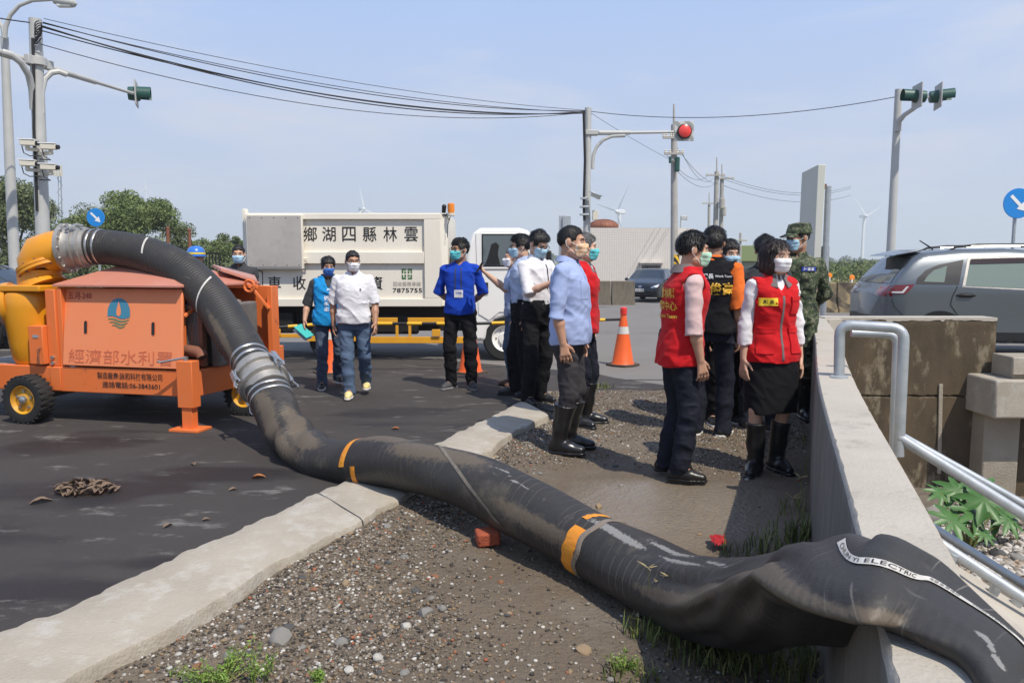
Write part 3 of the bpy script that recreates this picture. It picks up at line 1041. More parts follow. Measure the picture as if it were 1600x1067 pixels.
# green-roofed shed far behind
M_GREENROOF = mat('green_roof', (0.22, 0.27, 0.12), 0.6)
M_SHED = mat('shed_wall', (0.34, 0.36, 0.30), 0.8)
a, b = D(1130, 400, 70), D(1215, 400, 70)
sh_ = thing('shed', 'pale shed with a green pitched roof behind the group of people', 'shed', ((a.x + b.x) / 2, 70, -1.2))
ze, zr = D(1150, 408, 70).z, D(1160, 384, 70).z
obj('shed_wall', MB().box((a.x, 70, -1.2), (b.x, 78, ze)), M_SHED, sh_, world=True)
obj('roof', MB().prism([(a.x - 0.3, ze), (b.x + 0.3, ze), (b.x - 1.9, zr), (a.x - 0.3, zr)], (0, 79, 0), (1, 0, 0), (0, 0, 1), 9.5), M_GREENROOF, sh_, world=True)

# ---- poles -------------------------------------------------------------
def hazard_mat():
    m = mat('hazard_stripes', (0.03, 0.03, 0.03), 0.6)
    N, L, b = nodes_of(m)
    t = N.new('ShaderNodeTexCoord')
    w = N.new('ShaderNodeTexWave'); w.bands_direction = 'DIAGONAL'; w.inputs['Scale'].default_value = 1.9
    L.new(t.outputs['Object'], w.inputs['Vector'])
    cr = N.new('ShaderNodeValToRGB'); cr.color_ramp.interpolation = 'CONSTANT'
    e = cr.color_ramp.elements
    e[0].color = (0.02, 0.02, 0.02, 1); e[1].position = 0.5; e[1].color = (0.75, 0.45, 0.02, 1)
    L.new(w.outputs['Fac'], cr.inputs['Fac']); L.new(cr.outputs['Color'], b.inputs['Base Color'])
    return m
M_HAZ = hazard_mat()
M_SIGGREEN = mat('signal_green', (0.018, 0.075, 0.06), 0.45)
M_BACKPL = mat('signal_backplate', (0.45, 0.44, 0.42), 0.6)
M_BLACKW = mat('cable_black', (0.012, 0.012, 0.013), 0.6)
M_CREAM = mat('cream_box', (0.62, 0.58, 0.48), 0.6)
M_LAMPG = mat('lamp_glass', (0.70, 0.70, 0.66), 0.25)
M_RED = mat('red_lens', (0.75, 0.05, 0.04), 0.3, coat=0.4)

def pole_base(px, d):
    p = D(px, 430, d)
    return Vector((p.x, p.y, road_z(p.x, p.y)))
def top_at(px, py, d):
    return D(px, py, d)

# street light at far left
d = 19.0
b0 = pole_base(22, d)
t = thing('street_light', 'tall grey street light with a curved arm at the left edge', 'street light', b0)
T = D(7, 40, d)
arm = [D(x, y, d - 0.2) for x, y in ((7, 60), (9, 42), (16, 24), (30, 9), (50, 1), (85, -1))]
obj('pole', MB().tube([b0, D(15, 250, d), D(7, 58, d)], [0.13, 0.115, 0.085], 16), M_POLE, t, world=True)
obj('arm', MB().tube(arm, [0.06, 0.055, 0.05, 0.045, 0.045, 0.04], 10), M_POLE, t, world=True)
obj('arm_brace', MB().tube([D(x, y, d) for x, y in ((6, 60), (4, 44), (-6, 24), (-20, 14))], 0.045, 8), M_POLE, t, world=True)
lh = MB()
a_, b_ = D(83, 0, d - 0.2), D(116, 6, d - 0.2)
lh.lathe([(0.02, 0), (0.09, 0.03), (0.11, 0.25), (0.09, 0.5), (0.02, 0.56)], a_, b_ - a_, 12)
lo_ = obj('lamp_head', lh, M_POLE, t, world=True)
obj('lamp_glass', MB().box((a_.x + 0.1, a_.y - 0.07, a_.z - 0.17), (b_.x - 0.06, a_.y + 0.07, a_.z - 0.10)), M_LAMPG, lo_, world=True, bevel=0.02)

# signal pole with mast arm, curved brackets and four cameras
d = 17.8
b0 = pole_base(67, d)
t = thing('signal_pole', 'thick grey signal pole with a mast arm and four white cameras', 'signal pole', b0)
obj('pole', MB().tube([b0, D(61, 200, d), D(55, 30, d)], [0.16, 0.14, 0.13], 18), M_POLE, t, world=True)
z_arm = D(58, 96, d).z
P0, P1 = D(-60, 55, 16.2), D(210, 143, 21.2)
P0.z = z_arm; P1.z = z_arm
def along(u):
    return P0.lerp(P1, u)
obj('mast_arm', MB().tube([along(0), along(0.4), along(0.72), along(0.73), along(1.0)], [0.085, 0.075, 0.065, 0.045, 0.040], 12), M_POLE, t, world=True)
mb = MB()
for zz in (-0.0,):
    c = D(58, 97, d)
    mb.lathe([(0.17, -0.09), (0.20, -0.09), (0.20, 0.09), (0.17, 0.09)], c, (0, 0, 1), 16, close=False)
    dr = (P1 - P0).normalized()
    mb.beam(c - dr * 0.3, c + dr * 0.42, 0.12, 0.20)
obj('clamp', mb, M_POLE, t, world=True, bevel=0.01)
obj('curved_bracket', MB().tube([D(x, y, d - q) for x, y, q in ((52, 172, 0.1), (50, 140, 0.15), (45, 118, 0.3), (33, 98, 0.5), (18, 86, 0.7), (4, 82, 0.8))], 0.075, 10), M_POLE, t, world=True)
obj('curved_bracket', MB().tube([D(x, y, d + q) for x, y, q in ((66, 178, 0), (65, 145, 0), (70, 124, 0.1), (80, 114, 0.2), (92, 112, 0.3), (105, 117, 0.4))], 0.065, 10), M_POLE, t, world=True)
obj('cable_run', MB().tube([D(51, 60, d - 0.15), D(53, 120, d - 0.16), D(53, 200, d - 0.17), D(58, 330, d - 0.17)], 0.03, 6), M_BLACKW, t, world=True)
mb = MB()
for i in range(8):
    y0 = 40 + i * 3.2
    mb.tube([D(60 + 6 * math.cos(a + i), y0 + 7 * math.sin(a + i * 0.7), d - 0.2) for a in [j * 0.7 for j in range(8)]], 0.012, 5, cap=False)
obj('cable_coil', mb, M_BLACKW, t, world=True)
for x, y, q in ((45, 223, -1), (77, 229, 1), (45, 255, -1), (77, 261, 1)):
    br = obj('camera_bracket', MB().beam(D(62, y + 12, d - 0.15), D(x + 4 * q, y + 10, d - 0.3), 0.09, 0.07).beam(D(x + 2 * q, y + 12, d - 0.3), D(x + 2 * q, y + 3, d - 0.3), 0.07, 0.07), M_CREAM, t, world=True, bevel=0.008)
    a_, b_ = D(x - 13, y, d - 0.35), D(x + 11, y + 1, d - 0.30)
    cb = obj('camera', MB().beam(a_, b_, 0.13, 0.12), M_CREAM, t, world=True, bevel=0.012)
    obj('camera_hood', MB().beam(a_ + Vector((-0.04, 0, 0.075)), b_ + Vector((0, 0, 0.075)), 0.16, 0.02), M_WHITE, cb, world=True)
    le = b_ if True else a_
    obj('camera_lens', MB().cyl(le, le + Vector((0.06, 0, -0.005)), 0.05, 0.05, 12), M_DARK, cb, world=True)
    obj('camera_cable', MB().tube([D(x - 11, y + 5, d - 0.32), D(x - 8, y + 16, d - 0.32), D(x + 2, y + 21, d - 0.3), D(62, y + 20, d - 0.2)], 0.012, 5), M_BLACKW, cb, world=True)

def signal_head(parent, c, axis, r=0.17, plate=0.62, lens=M_DARK, striped=False):
    ax = Vector(axis).normalized()
    sd = ax.cross(Vector((0, 0, 1))).normalized()
    c = Vector(c)
    bp = MB().beam(c - sd * plate / 2, c + sd * plate / 2, 0.03, plate, up=(0, 0, 1))
    p = obj('backplate', bp, M_BACKPL, parent, world=True, bevel=0.01)
    hd = obj('signal_body', MB().lathe([(0.02, -0.22), (r * 0.9, -0.2), (r, -0.02), (r, 0.08), (r * 0.95, 0.08)], c, ax, 18), M_SIGGREEN, parent, world=True)
    # visor: open tube cut away below
    mb = MB()
    vs = []
    n = 14
    for i in range(n + 1):
        a = rad(-35) + rad(250) * i / n
        u = sd * math.cos(a) + Vector((0, 0, 1)) * math.sin(a)
        for rr, tt in ((r * 1.03, 0.05), (r * 1.08, 0.36), (r * 1.03, 0.36), (r * 0.98, 0.05)):
            vs.append(c + u * rr + ax * tt)
    fs = []
    for i in range(n):
        for j in range(4):
            fs.append((4 * i + j, 4 * i + (j + 1) % 4, 4 * i + 4 + (j + 1) % 4, 4 * i + 4 + j))
    mb.add(vs, fs + [(0, 1, 2, 3), (4 * n + 3, 4 * n + 2, 4 * n + 1, 4 * n)])
    obj('visor', mb, M_SIGGREEN, parent, world=True)
    obj('lens', MB().lathe([(r * 0.86, 0.06), (r * 0.84, 0.10), (r * 0.5, 0.13), (0.01, 0.14)], c, ax, 18), lens, parent, world=True)
    return p
sg = thing('traffic_signal', 'single green-hooded traffic signal at the end of the left mast arm', 'traffic signal', D(216, 147, 21.4))
signal_head(sg, D(213, 147, 21.4), (0.93, 0.34, 0.0), 0.19, 0.66)
obj('hanger', MB().beam(D(209, 144, 21.2), D(214, 146, 21.45), 0.06, 0.06), M_POLE, sg, world=True)

# centre signal pole with arm
d = 26.0
b0 = pole_base(916, d)
t = thing('signal_pole', 'grey signal pole behind the grey-haired man, arm reaching to a red signal', 'signal pole', b0)
obj('pole', MB().tube([b0, D(919, 169, d)], [0.13, 0.11], 14), M_POLE, t, world=True)
obj('mast_arm', MB().tube([D(922, 208, d), D(985, 207.5, d), D(986, 207.5, d), D(1056, 206.5, d)], [0.085, 0.07, 0.05, 0.045], 10), M_POLE, t, world=True)
obj('clamp', MB().beam(D(914, 208, d), D(934, 208, d), 0.3, 0.16), M_POLE, t, world=True, bevel=0.02)
obj('curved_bracket', MB().tube([D(x, y, d) for x, y in ((926, 264, ), (927, 243), (932, 230), (942, 219), (956, 213), (977, 212))], 0.06, 10), M_POLE, t, world=True)
obj('cable_run', MB().tube([D(912, 178, d - 0.2), D(914, 250, d - 0.2), D(912, 320, d - 0.2), D(913, 345, d - 0.2)], 0.045, 6), M_BLACKW, t, world=True)
for x, y, w_, h_ in ((929, 337, 9, 15), (912, 311, 12, 3), (912, 324, 14, 3), (912, 336, 14, 3)):
    a_, b_ = D(x - w_ / 2, y + h_ / 2, d), D(x + w_ / 2, y - h_ / 2, d)
    obj('equipment_box' if h_ > 5 else 'strap_clamp', MB().box((a_.x, d - 0.30, a_.z), (b_.x, d - 0.14, b_.z)), M_CREAM if h_ > 5 else M_GALV, t, world=True, bevel=0.01)
cb = obj('camera', MB().beam(D(925, 303, d - 0.3), D(937, 309, d - 0.5), 0.14, 0.14), M_CREAM, t, world=True, bevel=0.02)
obj('camera_hood', MB().beam(D(923, 300, d - 0.3), D(939, 306, d - 0.55), 0.18, 0.03), M_GALV, cb, world=True)
sg = thing('traffic_signal', 'round red signal on a striped square board', 'traffic signal', D(1068, 205, d))
M_SBOARD = mat('striped_board', (0.5, 0.5, 0.48), 0.6)
N, L, b = nodes_of(M_SBOARD)
tcx = N.new('ShaderNodeTexCoord'); wv = N.new('ShaderNodeTexWave'); wv.bands_direction = 'DIAGONAL'; wv.inputs['Scale'].default_value = 1.6
mpx = N.new('ShaderNodeMapping'); mpx.inputs['Scale'].default_value = (1, 0, 1)
L.new(tcx.outputs['Object'], mpx.inputs['Vector']); L.new(mpx.outputs['Vector'], wv.inputs['Vector'])
crx = N.new('ShaderNodeValToRGB'); crx.color_ramp.elements[0].position = 0.45; crx.color_ramp.elements[0].color = (0.30, 0.31, 0.29, 1)
crx.color_ramp.elements[1].position = 0.55; crx.color_ramp.elements[1].color = (0.55, 0.55, 0.53, 1)
L.new(wv.outputs['Fac'], crx.inputs['Fac']); L.new(crx.outputs['Color'], b.inputs['Base Color'])
a_, b_ = D(1053, 221, d), D(1084, 190, d)
obj('backplate', MB().box((a_.x, d - 0.06, a_.z), (b_.x, d - 0.02, b_.z)), M_SBOARD, sg, world=True, bevel=0.01)
obj('housing', MB().lathe([(0.24, 0), (0.24, 0.1), (0.21, 0.12)], D(1069, 206, d - 0.06), (0, -1, 0), 20), M_DARK, sg, world=True)
obj('lens', MB().lathe([(0.21, 0.11), (0.20, 0.15), (0.12, 0.19), (0.01, 0.20)], D(1069, 206, d - 0.06), (0, -1, 0), 20), M_RED, sg, world=True)

# right signal pole
d = 21.0
b0 = pole_base(1390, d)
t = thing('signal_pole', 'grey signal pole with a striped base behind the grey car', 'signal pole', b0)
obj('pole', MB().tube([b0, D(1404, 140, d)], [0.125, 0.09], 14), M_POLE, t, world=True)
obj('curved_bracket', MB().tube([D(x, y, d - q) for x, y, q in ((1403, 205, 0.1), (1404, 190, 0.15), (1413, 180, 0.3), (1428, 170, 0.5), (1446, 152, 0.7))], [0.09, 0.08, 0.06, 0.055, 0.05], 10), M_POLE, t, world=True)
zs_ = D(1391, 395, d)
obj('hazard_band', MB().cyl(D(1390, 418, d), zs_, 0.131, 0.128, 16), M_HAZ, t, world=True)
for x, ax, lb in ((1429, (-0.95, 0.10, 0.06), 'green-hooded traffic signal of the right pole, facing left'), (1470, (0.95, -0.22, 0.06), 'green-hooded traffic signal of the right pole, facing right')):
    c = D(x + (4 if ax[0] < 0 else -4), 151, d - 0.7)
    sg = thing('traffic_signal', lb, 'traffic signal', c)
    signal_head(sg, c, ax, 0.16, 0.62)
    obj('hanger', MB().beam(D(1449, 152, d - 0.7), c, 0.06, 0.06), M_POLE, sg, world=True)

# ---- concrete utility poles
def utility_pole(label, px0, ybase, px1, ytop, d, r, arms, extra=(), hazard=None, mast=None):
    p0 = D(px0, ybase, d); p1 = D(px1, ytop, d)
    g = Vector((p0.x, p0.y, -0.32 if d < 45 else -1.5))
    t = thing('utility_pole', label, 'utility pole', g, 0, 'concrete utility poles along the far road')
    obj('pole', MB().tube([g, p1], [r * 1.15, r * 0.8], 12), M_CONCPOLE, t, world=True)
    for x0, x1, y in arms:
        a, b = D(x0, y, d - r * 1.2), D(x1, y, d - r * 1.2)
        ca = obj('crossarm', MB().beam(a, b, 0.10, 0.10), M_CONCPOLE, t, world=True)
        mb = MB()
        for u in (0.06, 0.3, 0.7, 0.94):
            q = a.lerp(b, u)
            mb.lathe([(0.05, 0), (0.06, 0.05), (0.035, 0.08), (0.05, 0.12), (0.02, 0.16)], q, (0, 0, 1), 8)
        obj('insulator', mb, M_CREAM, ca, world=True)
    for x, y, w_, h_ in extra:
        c = D(x, y, d - r * 2)
        ww, hh = w_ * d / FPX / 2, h_ * d / FPX / 2
        tr = obj('transformer', MB().lathe([(ww * 0.8, -hh), (ww, -hh * 0.9), (ww, hh * 0.9), (ww * 0.6, hh)], c, (0, 0, 1), 12), M_SIGGREEN if d < 40 else M_CONCPOLE, t, world=True)
        obj('bracket', MB().beam(c, D(px1 + (px0 - px1) * 0.5, y, d), 0.08, 0.08), M_GALV, tr, world=True)
    if mast:
        obj('mast_tip', MB().cyl(p1, D(px1, mast, d), 0.05, 0.035, 8), M_CONCPOLE, t, world=True)
    if hazard:
        obj('hazard_band', MB().cyl(D(px0, hazard[1], d), D(px0, hazard[0], d), r * 1.17, r * 1.14, 14), M_HAZ, t, world=True)
    return t
utility_pole('slim concrete utility pole carrying a small green transformer, right of the dark car', 1055, 425, 1053, 195, 32, 0.15, ((1036, 1054, 215), (1038, 1068, 240)), ((1058, 257, 8, 22), (1047, 250, 4, 10)), hazard=(398, 425), mast=163)
utility_pole('weathered utility pole with a wide double crossarm, left one of the pair', 1117, 420, 1120, 268, 55, 0.20, ((1103, 1133, 274),), ((1128, 318, 9, 16),), mast=246)
utility_pole('weathered utility pole right of its twin, hung with a transformer', 1126, 420, 1128, 280, 57, 0.18, ((1117, 1147, 279),), ((1131, 330, 7, 14),), mast=257)
utility_pole('distant short utility pole left of the twin utility poles', 1108, 420, 1108, 320, 75, 0.16, ((1097, 1120, 318),), (), mast=301)
utility_pole('distant utility pole with a lamp arm in front of the green roofed shed', 1157, 420, 1157, 364, 66, 0.12, ((1149, 1167, 376),), ())
# far lamp
p = D(1063, 372, 48)
t = thing('street_lamp', 'small far street lamp above the white building right corner', 'street lamp', (p.x, p.y, -0.5))
obj('pole', MB().cyl((p.x, p.y, -0.5), D(1064, 338, 48), 0.05, 0.04, 8), M_POLE, t, world=True)
obj('lamp_head', MB().beam(D(1064, 340, 48), D(1074, 341, 48), 0.12, 0.25), M_POLE, t, world=True, bevel=0.03)
# lattice mast far left
t = thing('antenna_mast', 'thin grey lattice antenna mast beside the left signal pole', 'antenna mast', D(94, 420, 90))
mb = MB()
a_, b_ = D(96, 420, 90), D(93, 268, 90)
for ox, oy in ((-0.3, 0), (0.3, 0), (0, 0.4)):
    mb.cyl(a_ + Vector((ox, oy, 0)), b_ + Vector((ox * 0.5, oy * 0.5, 0)), 0.05, 0.04, 5)
for i in range(14):
    u, v = a_.lerp(b_, i / 14), a_.lerp(b_, (i + 1) / 14)
    s_ = 1 if i % 2 else -1
    mb.beam(u + Vector((-0.3 * s_, 0, 0)), v + Vector((0.3 * s_, 0, 0)), 0.05, 0.05)
obj('lattice', mb, M_GALV, t, world=True)
mb = MB()
for dx in (-0.45, -0.15, 0.15, 0.45):
    mb.box((b_.x + dx - 0.08, b_.y - 0.5, b_.z - 0.6), (b_.x + dx + 0.08, b_.y - 0.35, b_.z + 0.6))
obj('antenna', mb, M_CREAM, t, world=True)

# big sign board seen almost edge-on
d = 14.5
c0 = D(1246, 398, d + 0.9); c1 = D(1271, 398, d)
z0, z1 = D(1270, 398, d).z - 0.3, D(1270, 257, d).z
sb = thing('sign_board', 'tall pale roadside sign board seen nearly edge-on behind the soldier', 'sign board', (c1.x, c1.y, 0.05))
M_BOARD = mat('sign_board_paint', (0.55, 0.54, 0.50), 0.6, col2=(0.50, 0.52, 0.44), nscale=1.2, contrast=0.2, col3=(0.28, 0.33, 0.40), scale3=3.5, lo3=0.62, hi3=0.66, stretch=(1, 1, 0.6))
dv = (c0 - c1); dv.z = 0
dn = dv.normalized()
nn_ = Vector((-dn.y, dn.x, 0))
mb = MB()
lean_ = Vector((-0.06, 0, 0))
vs = []
for p, z in ((c1, z0), (c1 + dv, z0), (c1 + dv, z1 - 0.05), (c1, z1)):
    vs.append(Vector((p.x, p.y, z)) + lean_ * (0 if z == z0 else -0.4))
vs = vs + [v - nn_ * 0.14 for v in vs]
mb.add(vs, [(0, 1, 2, 3), (7, 6, 5, 4), (0, 4, 5, 1), (1, 5, 6, 2), (2, 6, 7, 3), (3, 7, 4, 0)])
obj('board_panel', mb, M_BOARD, sb, world=True, bevel=0.012)
for q in (0.08, 0.8):
    p = c1 + dv * q - nn_ * 0.22
    obj('post', MB().cyl((p.x + 0.03, p.y, 0.0), (p.x + 0.03, p.y, z1 - 0.55 * q - 0.35), 0.055, 0.055, 10), M_GALV, sb, world=True)
obj('rail_clamp', MB().beam(D(1283, 292, d + 0.25), D(1290, 292, d + 0.3), 0.06, 0.10), M_RUST, sb, world=True)
pb = D(1284, 395, d + 0.2)
obj('post_plate', MB().box((pb.x - 0.07, pb.y - 0.06, pb.z - 0.55), (pb.x + 0.12, pb.y + 0.02, pb.z + 0.12)), M_GALV, sb, world=True)

# round blue arrow signs
M_BLUE = mat('sign_blue', (0.010, 0.22, 0.62), 0.4, coat=0.2)
def arrow_sign(label, px, py, rp, d, ybase, pole_px):
    c = D(px, py, d)
    r = rp * d / FPX
    t = thing('round_sign', label, 'road sign', (c.x, c.y, road_z(c.x, c.y)), 0, 'round blue arrow signs')
    obj('post', MB().cyl((c.x, c.y + 0.05, road_z(c.x, c.y)), (c.x, c.y + 0.05, c.z + r * 0.3), 0.03, 0.03, 10), M_GALV, t, world=True)
    dsk = obj('disc', MB().lathe([(r * 0.98, 0), (r, 0.008), (r, 0.018), (r * 0.985, 0.022)], c, (0, -1, 0), 40), M_BLUE, t, world=True)
    o = c + Vector((0, -0.0262, 0))
    k = 0.7071
    ux, uy = Vector((k, 0, -k)), Vector((k, 0, k))
    P = [(-0.72, 0.11), (0.18, 0.11), (0.18, 0.34), (0.74, 0.0), (0.18, -0.34), (0.18, -0.11), (-0.72, -0.11)]
    mb = MB()
    mb.add([o + ux * (a * r) + uy * (b * r) for a, b in P], [tuple(range(6, -1, -1))])
    obj('arrow_print', mb, M_WHITE, dsk, smooth=0, world=True)
arrow_sign('round blue sign with white arrow, in front of the left trees', 150, 340, 14, 21, 420, 150)
arrow_sign('round blue sign with white arrow, above the grey car roof', 1590, 318, 23, 13.5, 420, 1592)

# ---- overhead cables
def cable(label, a, b, sag, r, group=None, n=26):
    pts = []
    for i in range(n + 1):
        u = i / n
        p = a.lerp(b, u)
        p.z -= sag * 4 * u * (1 - u)
        pts.append(p)
    mid = a
    t = MB().tube([p - mid for p in pts], r, 5)
    o = obj('overhead_cable', t, M_BLACKW, None)
    o.location = mid
    tag(o, label, 'cable', group)
A, B = D(62, 44, 17.7), D(914, 175, 26)
gp = 'bundle of black cables between the left and centre poles'
for i in range(6):
    da = Vector((0.02 * i, 0, 0.05 * (i % 3) - 0.05 + 0.03 * i))
    cable(('thick second-lowest', 'thick middle', 'upper thin', 'lowest thick', 'middle thin', 'topmost hair-thin')[i] + ' black cable of the bundle between left and centre poles', A + da, B + Vector((0, 0, 0.02 * i - 0.05)), (0.55, 0.62, 0.40, 0.72, 0.5, 0.30)[i], (0.014, 0.016, 0.010, 0.016, 0.012, 0.008)[i], gp)
cable('thin lowest cable sagging under the black bundle from the left pole', A + Vector((0, 0, -0.35)), B + Vector((0, 0, -0.02)), 0.72, 0.010)
cable('single cable running out of the picture from the left pole top', D(-200, -10, 15.5), D(57, 37, 17.8), 0.05, 0.014)
cable('single thin cable between the centre pole and the right pole', D(920, 174, 26), D(1404, 151, 21), 0.36, 0.011)
U1, U2 = D(1053, 240, 32), D(1120, 276, 55)
gp = 'thin wires of the utility poles'
cable('thin wire from the centre signal pole down to the slim utility pole', D(922, 176, 26), D(1046, 249, 32), 0.05, 0.007, gp)
for k_, (x, y) in enumerate(((1040, 240), (1066, 240), (1053, 262), (1048, 216))):
    cable(('upper crossarm left', 'upper crossarm right', 'transformer', 'top crossarm')[k_] + ' wire from the slim utility pole to the twin utility poles', D(x, y, 32), D(1106 + 8 * k_, 275 + k_ * 4, 55), 0.6, 0.010, gp)
for k_, (y0, y1) in enumerate(((276, 288), (280, 291), (290, 302))):
    cable(('top', 'middle', 'bottom')[k_] + ' thin wire from the twin utility poles towards the sign board', D(1130, y0, 56), D(1330, y1 + 3, 75), 0.9, 0.014, gp)

# odd posts behind the trailer, and the back of a grey panel by the centre pole
for x, y0, y1, lb in ((262, 356, 440, 'rusty upright post behind the hose arch, left of its twin'), (296, 359, 440, 'rusty upright post behind the hose arch, nearer the truck')):
    a_, b_ = D(x, y1, 16), D(x, y0, 16)
    t = thing('rusty_post', lb, 'post', (a_.x, a_.y, 0.0), 0, 'rusty posts behind the trailer')
    obj('post_body', MB().cyl((a_.x, a_.y, 0.0), b_, 0.035, 0.035, 8), M_RUST, t, world=True)
    obj('post_cap', MB().lathe([(0.042, -0.02), (0.042, 0.01), (0.02, 0.02)], b_, (0, 0, 1), 8), M_RUST, t, world=True)
t = thing('metal_railing', 'short black metal railing behind the trailer canopy', 'railing', (D(330, 420, 15).x, 15, 0.0))
for i in range(6):
    p = D(317 + i * 5, 396, 15)
    obj('baluster', MB().cyl((p.x, 15, 0.02), (p.x, 15, p.z), 0.012, None, 6), M_DARK, t, world=True)
a_, b_ = D(314, 396, 15), D(345, 396, 15)
obj('top_bar', MB().beam(a_, b_, 0.03, 0.03), M_DARK, t, world=True)
a_, b_ = D(873, 402, 24), D(892, 337, 24)
t = thing('signboard', 'grey sheet panel seen between the white shirt and the light blue shirt', 'sign panel', ((a_.x + b_.x) / 2, 24, road_z(0, 24)))
obj('panel_sheet', MB().box((a_.x, 24, a_.z), (b_.x, 24.04, b_.z)), M_GALV, t, world=True, bevel=0.006)
obj('post', MB().cyl((a_.x + 0.13, 23.95, road_z(0, 24)), (a_.x + 0.13, 23.95, b_.z - 0.05), 0.03, None, 8), M_GALV, t, world=True)
# ------------------------------------------------------------------ pump trailer
M_ORANGE = mat('orange_paint', (0.76, 0.165, 0.032), 0.42, col2=(0.70, 0.185, 0.055), nscale=2.2, contrast=0.1, col3=(0.34, 0.085, 0.03), scale3=7, lo3=0.62, hi3=0.72, bump=0.05, coat=0.1)
M_ORANGED = mat('orange_door_paint', (0.76, 0.225, 0.085), 0.5, col2=(0.72, 0.24, 0.105), nscale=1.6, contrast=0.1, col3=(0.60, 0.19, 0.085), scale3=8, lo3=0.6, hi3=0.75)
M_ROOFP = mat('faded_roof_paint', (0.56, 0.26, 0.20), 0.35, col2=(0.52, 0.19, 0.12), nscale=2, contrast=0.2, coat=0.2)
M_REDPRINT = mat('red_print', (0.36, 0.065, 0.03), 0.6)
M_FADEPRINT = mat('faded_print', (0.56, 0.135, 0.06), 0.6)
M_BLACKPRINT = mat('black_print', (0.03, 0.022, 0.02), 0.6)
M_EMBBLUE = mat('emblem_blue', (0.045, 0.20, 0.30), 0.5)
M_EMBGREEN = mat('emblem_green', (0.10, 0.20, 0.10), 0.5)
M_PUMP = mat('pump_yellow', (0.70, 0.30, 0.010), 0.38, col2=(0.62, 0.24, 0.008), nscale=4, contrast=0.2, col3=(0.10, 0.030, 0.012), scale3=3.2, lo3=0.61, hi3=0.64, bump=0.12, coat=0.15)
M_CASTAL = mat('cast_aluminium', (0.46, 0.44, 0.41), 0.5, 0.6, col2=(0.30, 0.28, 0.25), nscale=18, contrast=0.1, bump=0.25, bscale=90)
M_GREYPLATE = mat('grey_plate', (0.20, 0.19, 0.17), 0.6, 0.2, col2=(0.14, 0.125, 0.11), nscale=6)
M_FIN = mat('radiator_fin', (0.36, 0.36, 0.35), 0.45, 0.6)
M_RIM = mat('yellow_rim', (0.68, 0.34, 0.015), 0.5, col2=(0.45, 0.22, 0.03), nscale=12, contrast=0.2)

O = G(47, 660, ASPH)
RZT = rad(-13)
tr = thing('pump_trailer', 'orange mobile water pump trailer with a yellow pump body', 'pump trailer', O, RZT)
Mt = Matrix.Translation(O) @ Matrix.Rotation(RZT, 4, 'Z')
Mti = Mt.inverted()
def tw(u, v, w):
    return Mt @ Vector((u, v, w))
def tl(p):
    return Mti @ Vector(p)

# chassis beams
FV = 0.10
ZB0, ZB1 = 0.275, 0.50
UE = 1.60
mb = MB().box((-0.9, FV, ZB0), (UE, FV + 0.08, ZB1))
obj('chassis_beam', mb, M_ORANGE, tr, bevel=0.008)
obj('chassis_beam', MB().box((-0.9, 1.25, ZB0), (UE, 1.33, ZB1)), M_ORANGE, tr, bevel=0.008)
obj('end_beam', MB().prism([(UE - 0.08, FV + 0.082), (UE + 0.002, FV + 0.0), (UE + 0.14, 1.25), (UE + 0.06, 1.33)], (0, 0, ZB0 - 0.002), (1, 0, 0), (0, 1, 0), ZB1 - ZB0 + 0.004), M_ORANGE, tr, bevel=0.006)
obj('deck', MB().box((-0.9, FV + 0.084, ZB1 - 0.03), (UE - 0.085, 1.248, ZB1 - 0.006)), M_GREYPLATE, tr)
obj('beam_joint', MB().box((0.16, FV - 0.012, ZB0 + 0.01), (0.27, FV - 0.002, ZB1 - 0.005)), M_ORANGE, tr, bevel=0.004)
# legs with feet
for u, v in ((1.60, 0.05), (1.70, 1.28)):
    lg = obj('support_leg', MB().box((u - 0.075, v - 0.055, 0.20), (u + 0.075, v + 0.055, ZB1 + 0.10)), M_ORANGE, tr, bevel=0.006)
    obj('leg_slide', MB().box((u - 0.05, v - 0.04, 0.02), (u + 0.05, v + 0.04, 0.25)), M_ORANGE, lg, bevel=0.004)
    obj('leg_foot', MB().box((u - 0.14, v - 0.10, 0.0), (u + 0.14, v + 0.10, 0.022)), M_ORANGE, lg, bevel=0.003)
    obj('leg_crank', MB().cyl((u - 0.01, v - 0.01, ZB1 + 0.10), (u - 0.01, v - 0.01, ZB1 + 0.135), 0.022).tube([(u, v - 0.02, ZB1 + 0.13), (u - 0.10, v - 0.05, ZB1 + 0.11), (u - 0.20, v - 0.08, ZB1 + 0.09), (u - 0.225, v - 0.085, ZB1 + 0.10)], 0.010, 8), M_STEEL, lg)
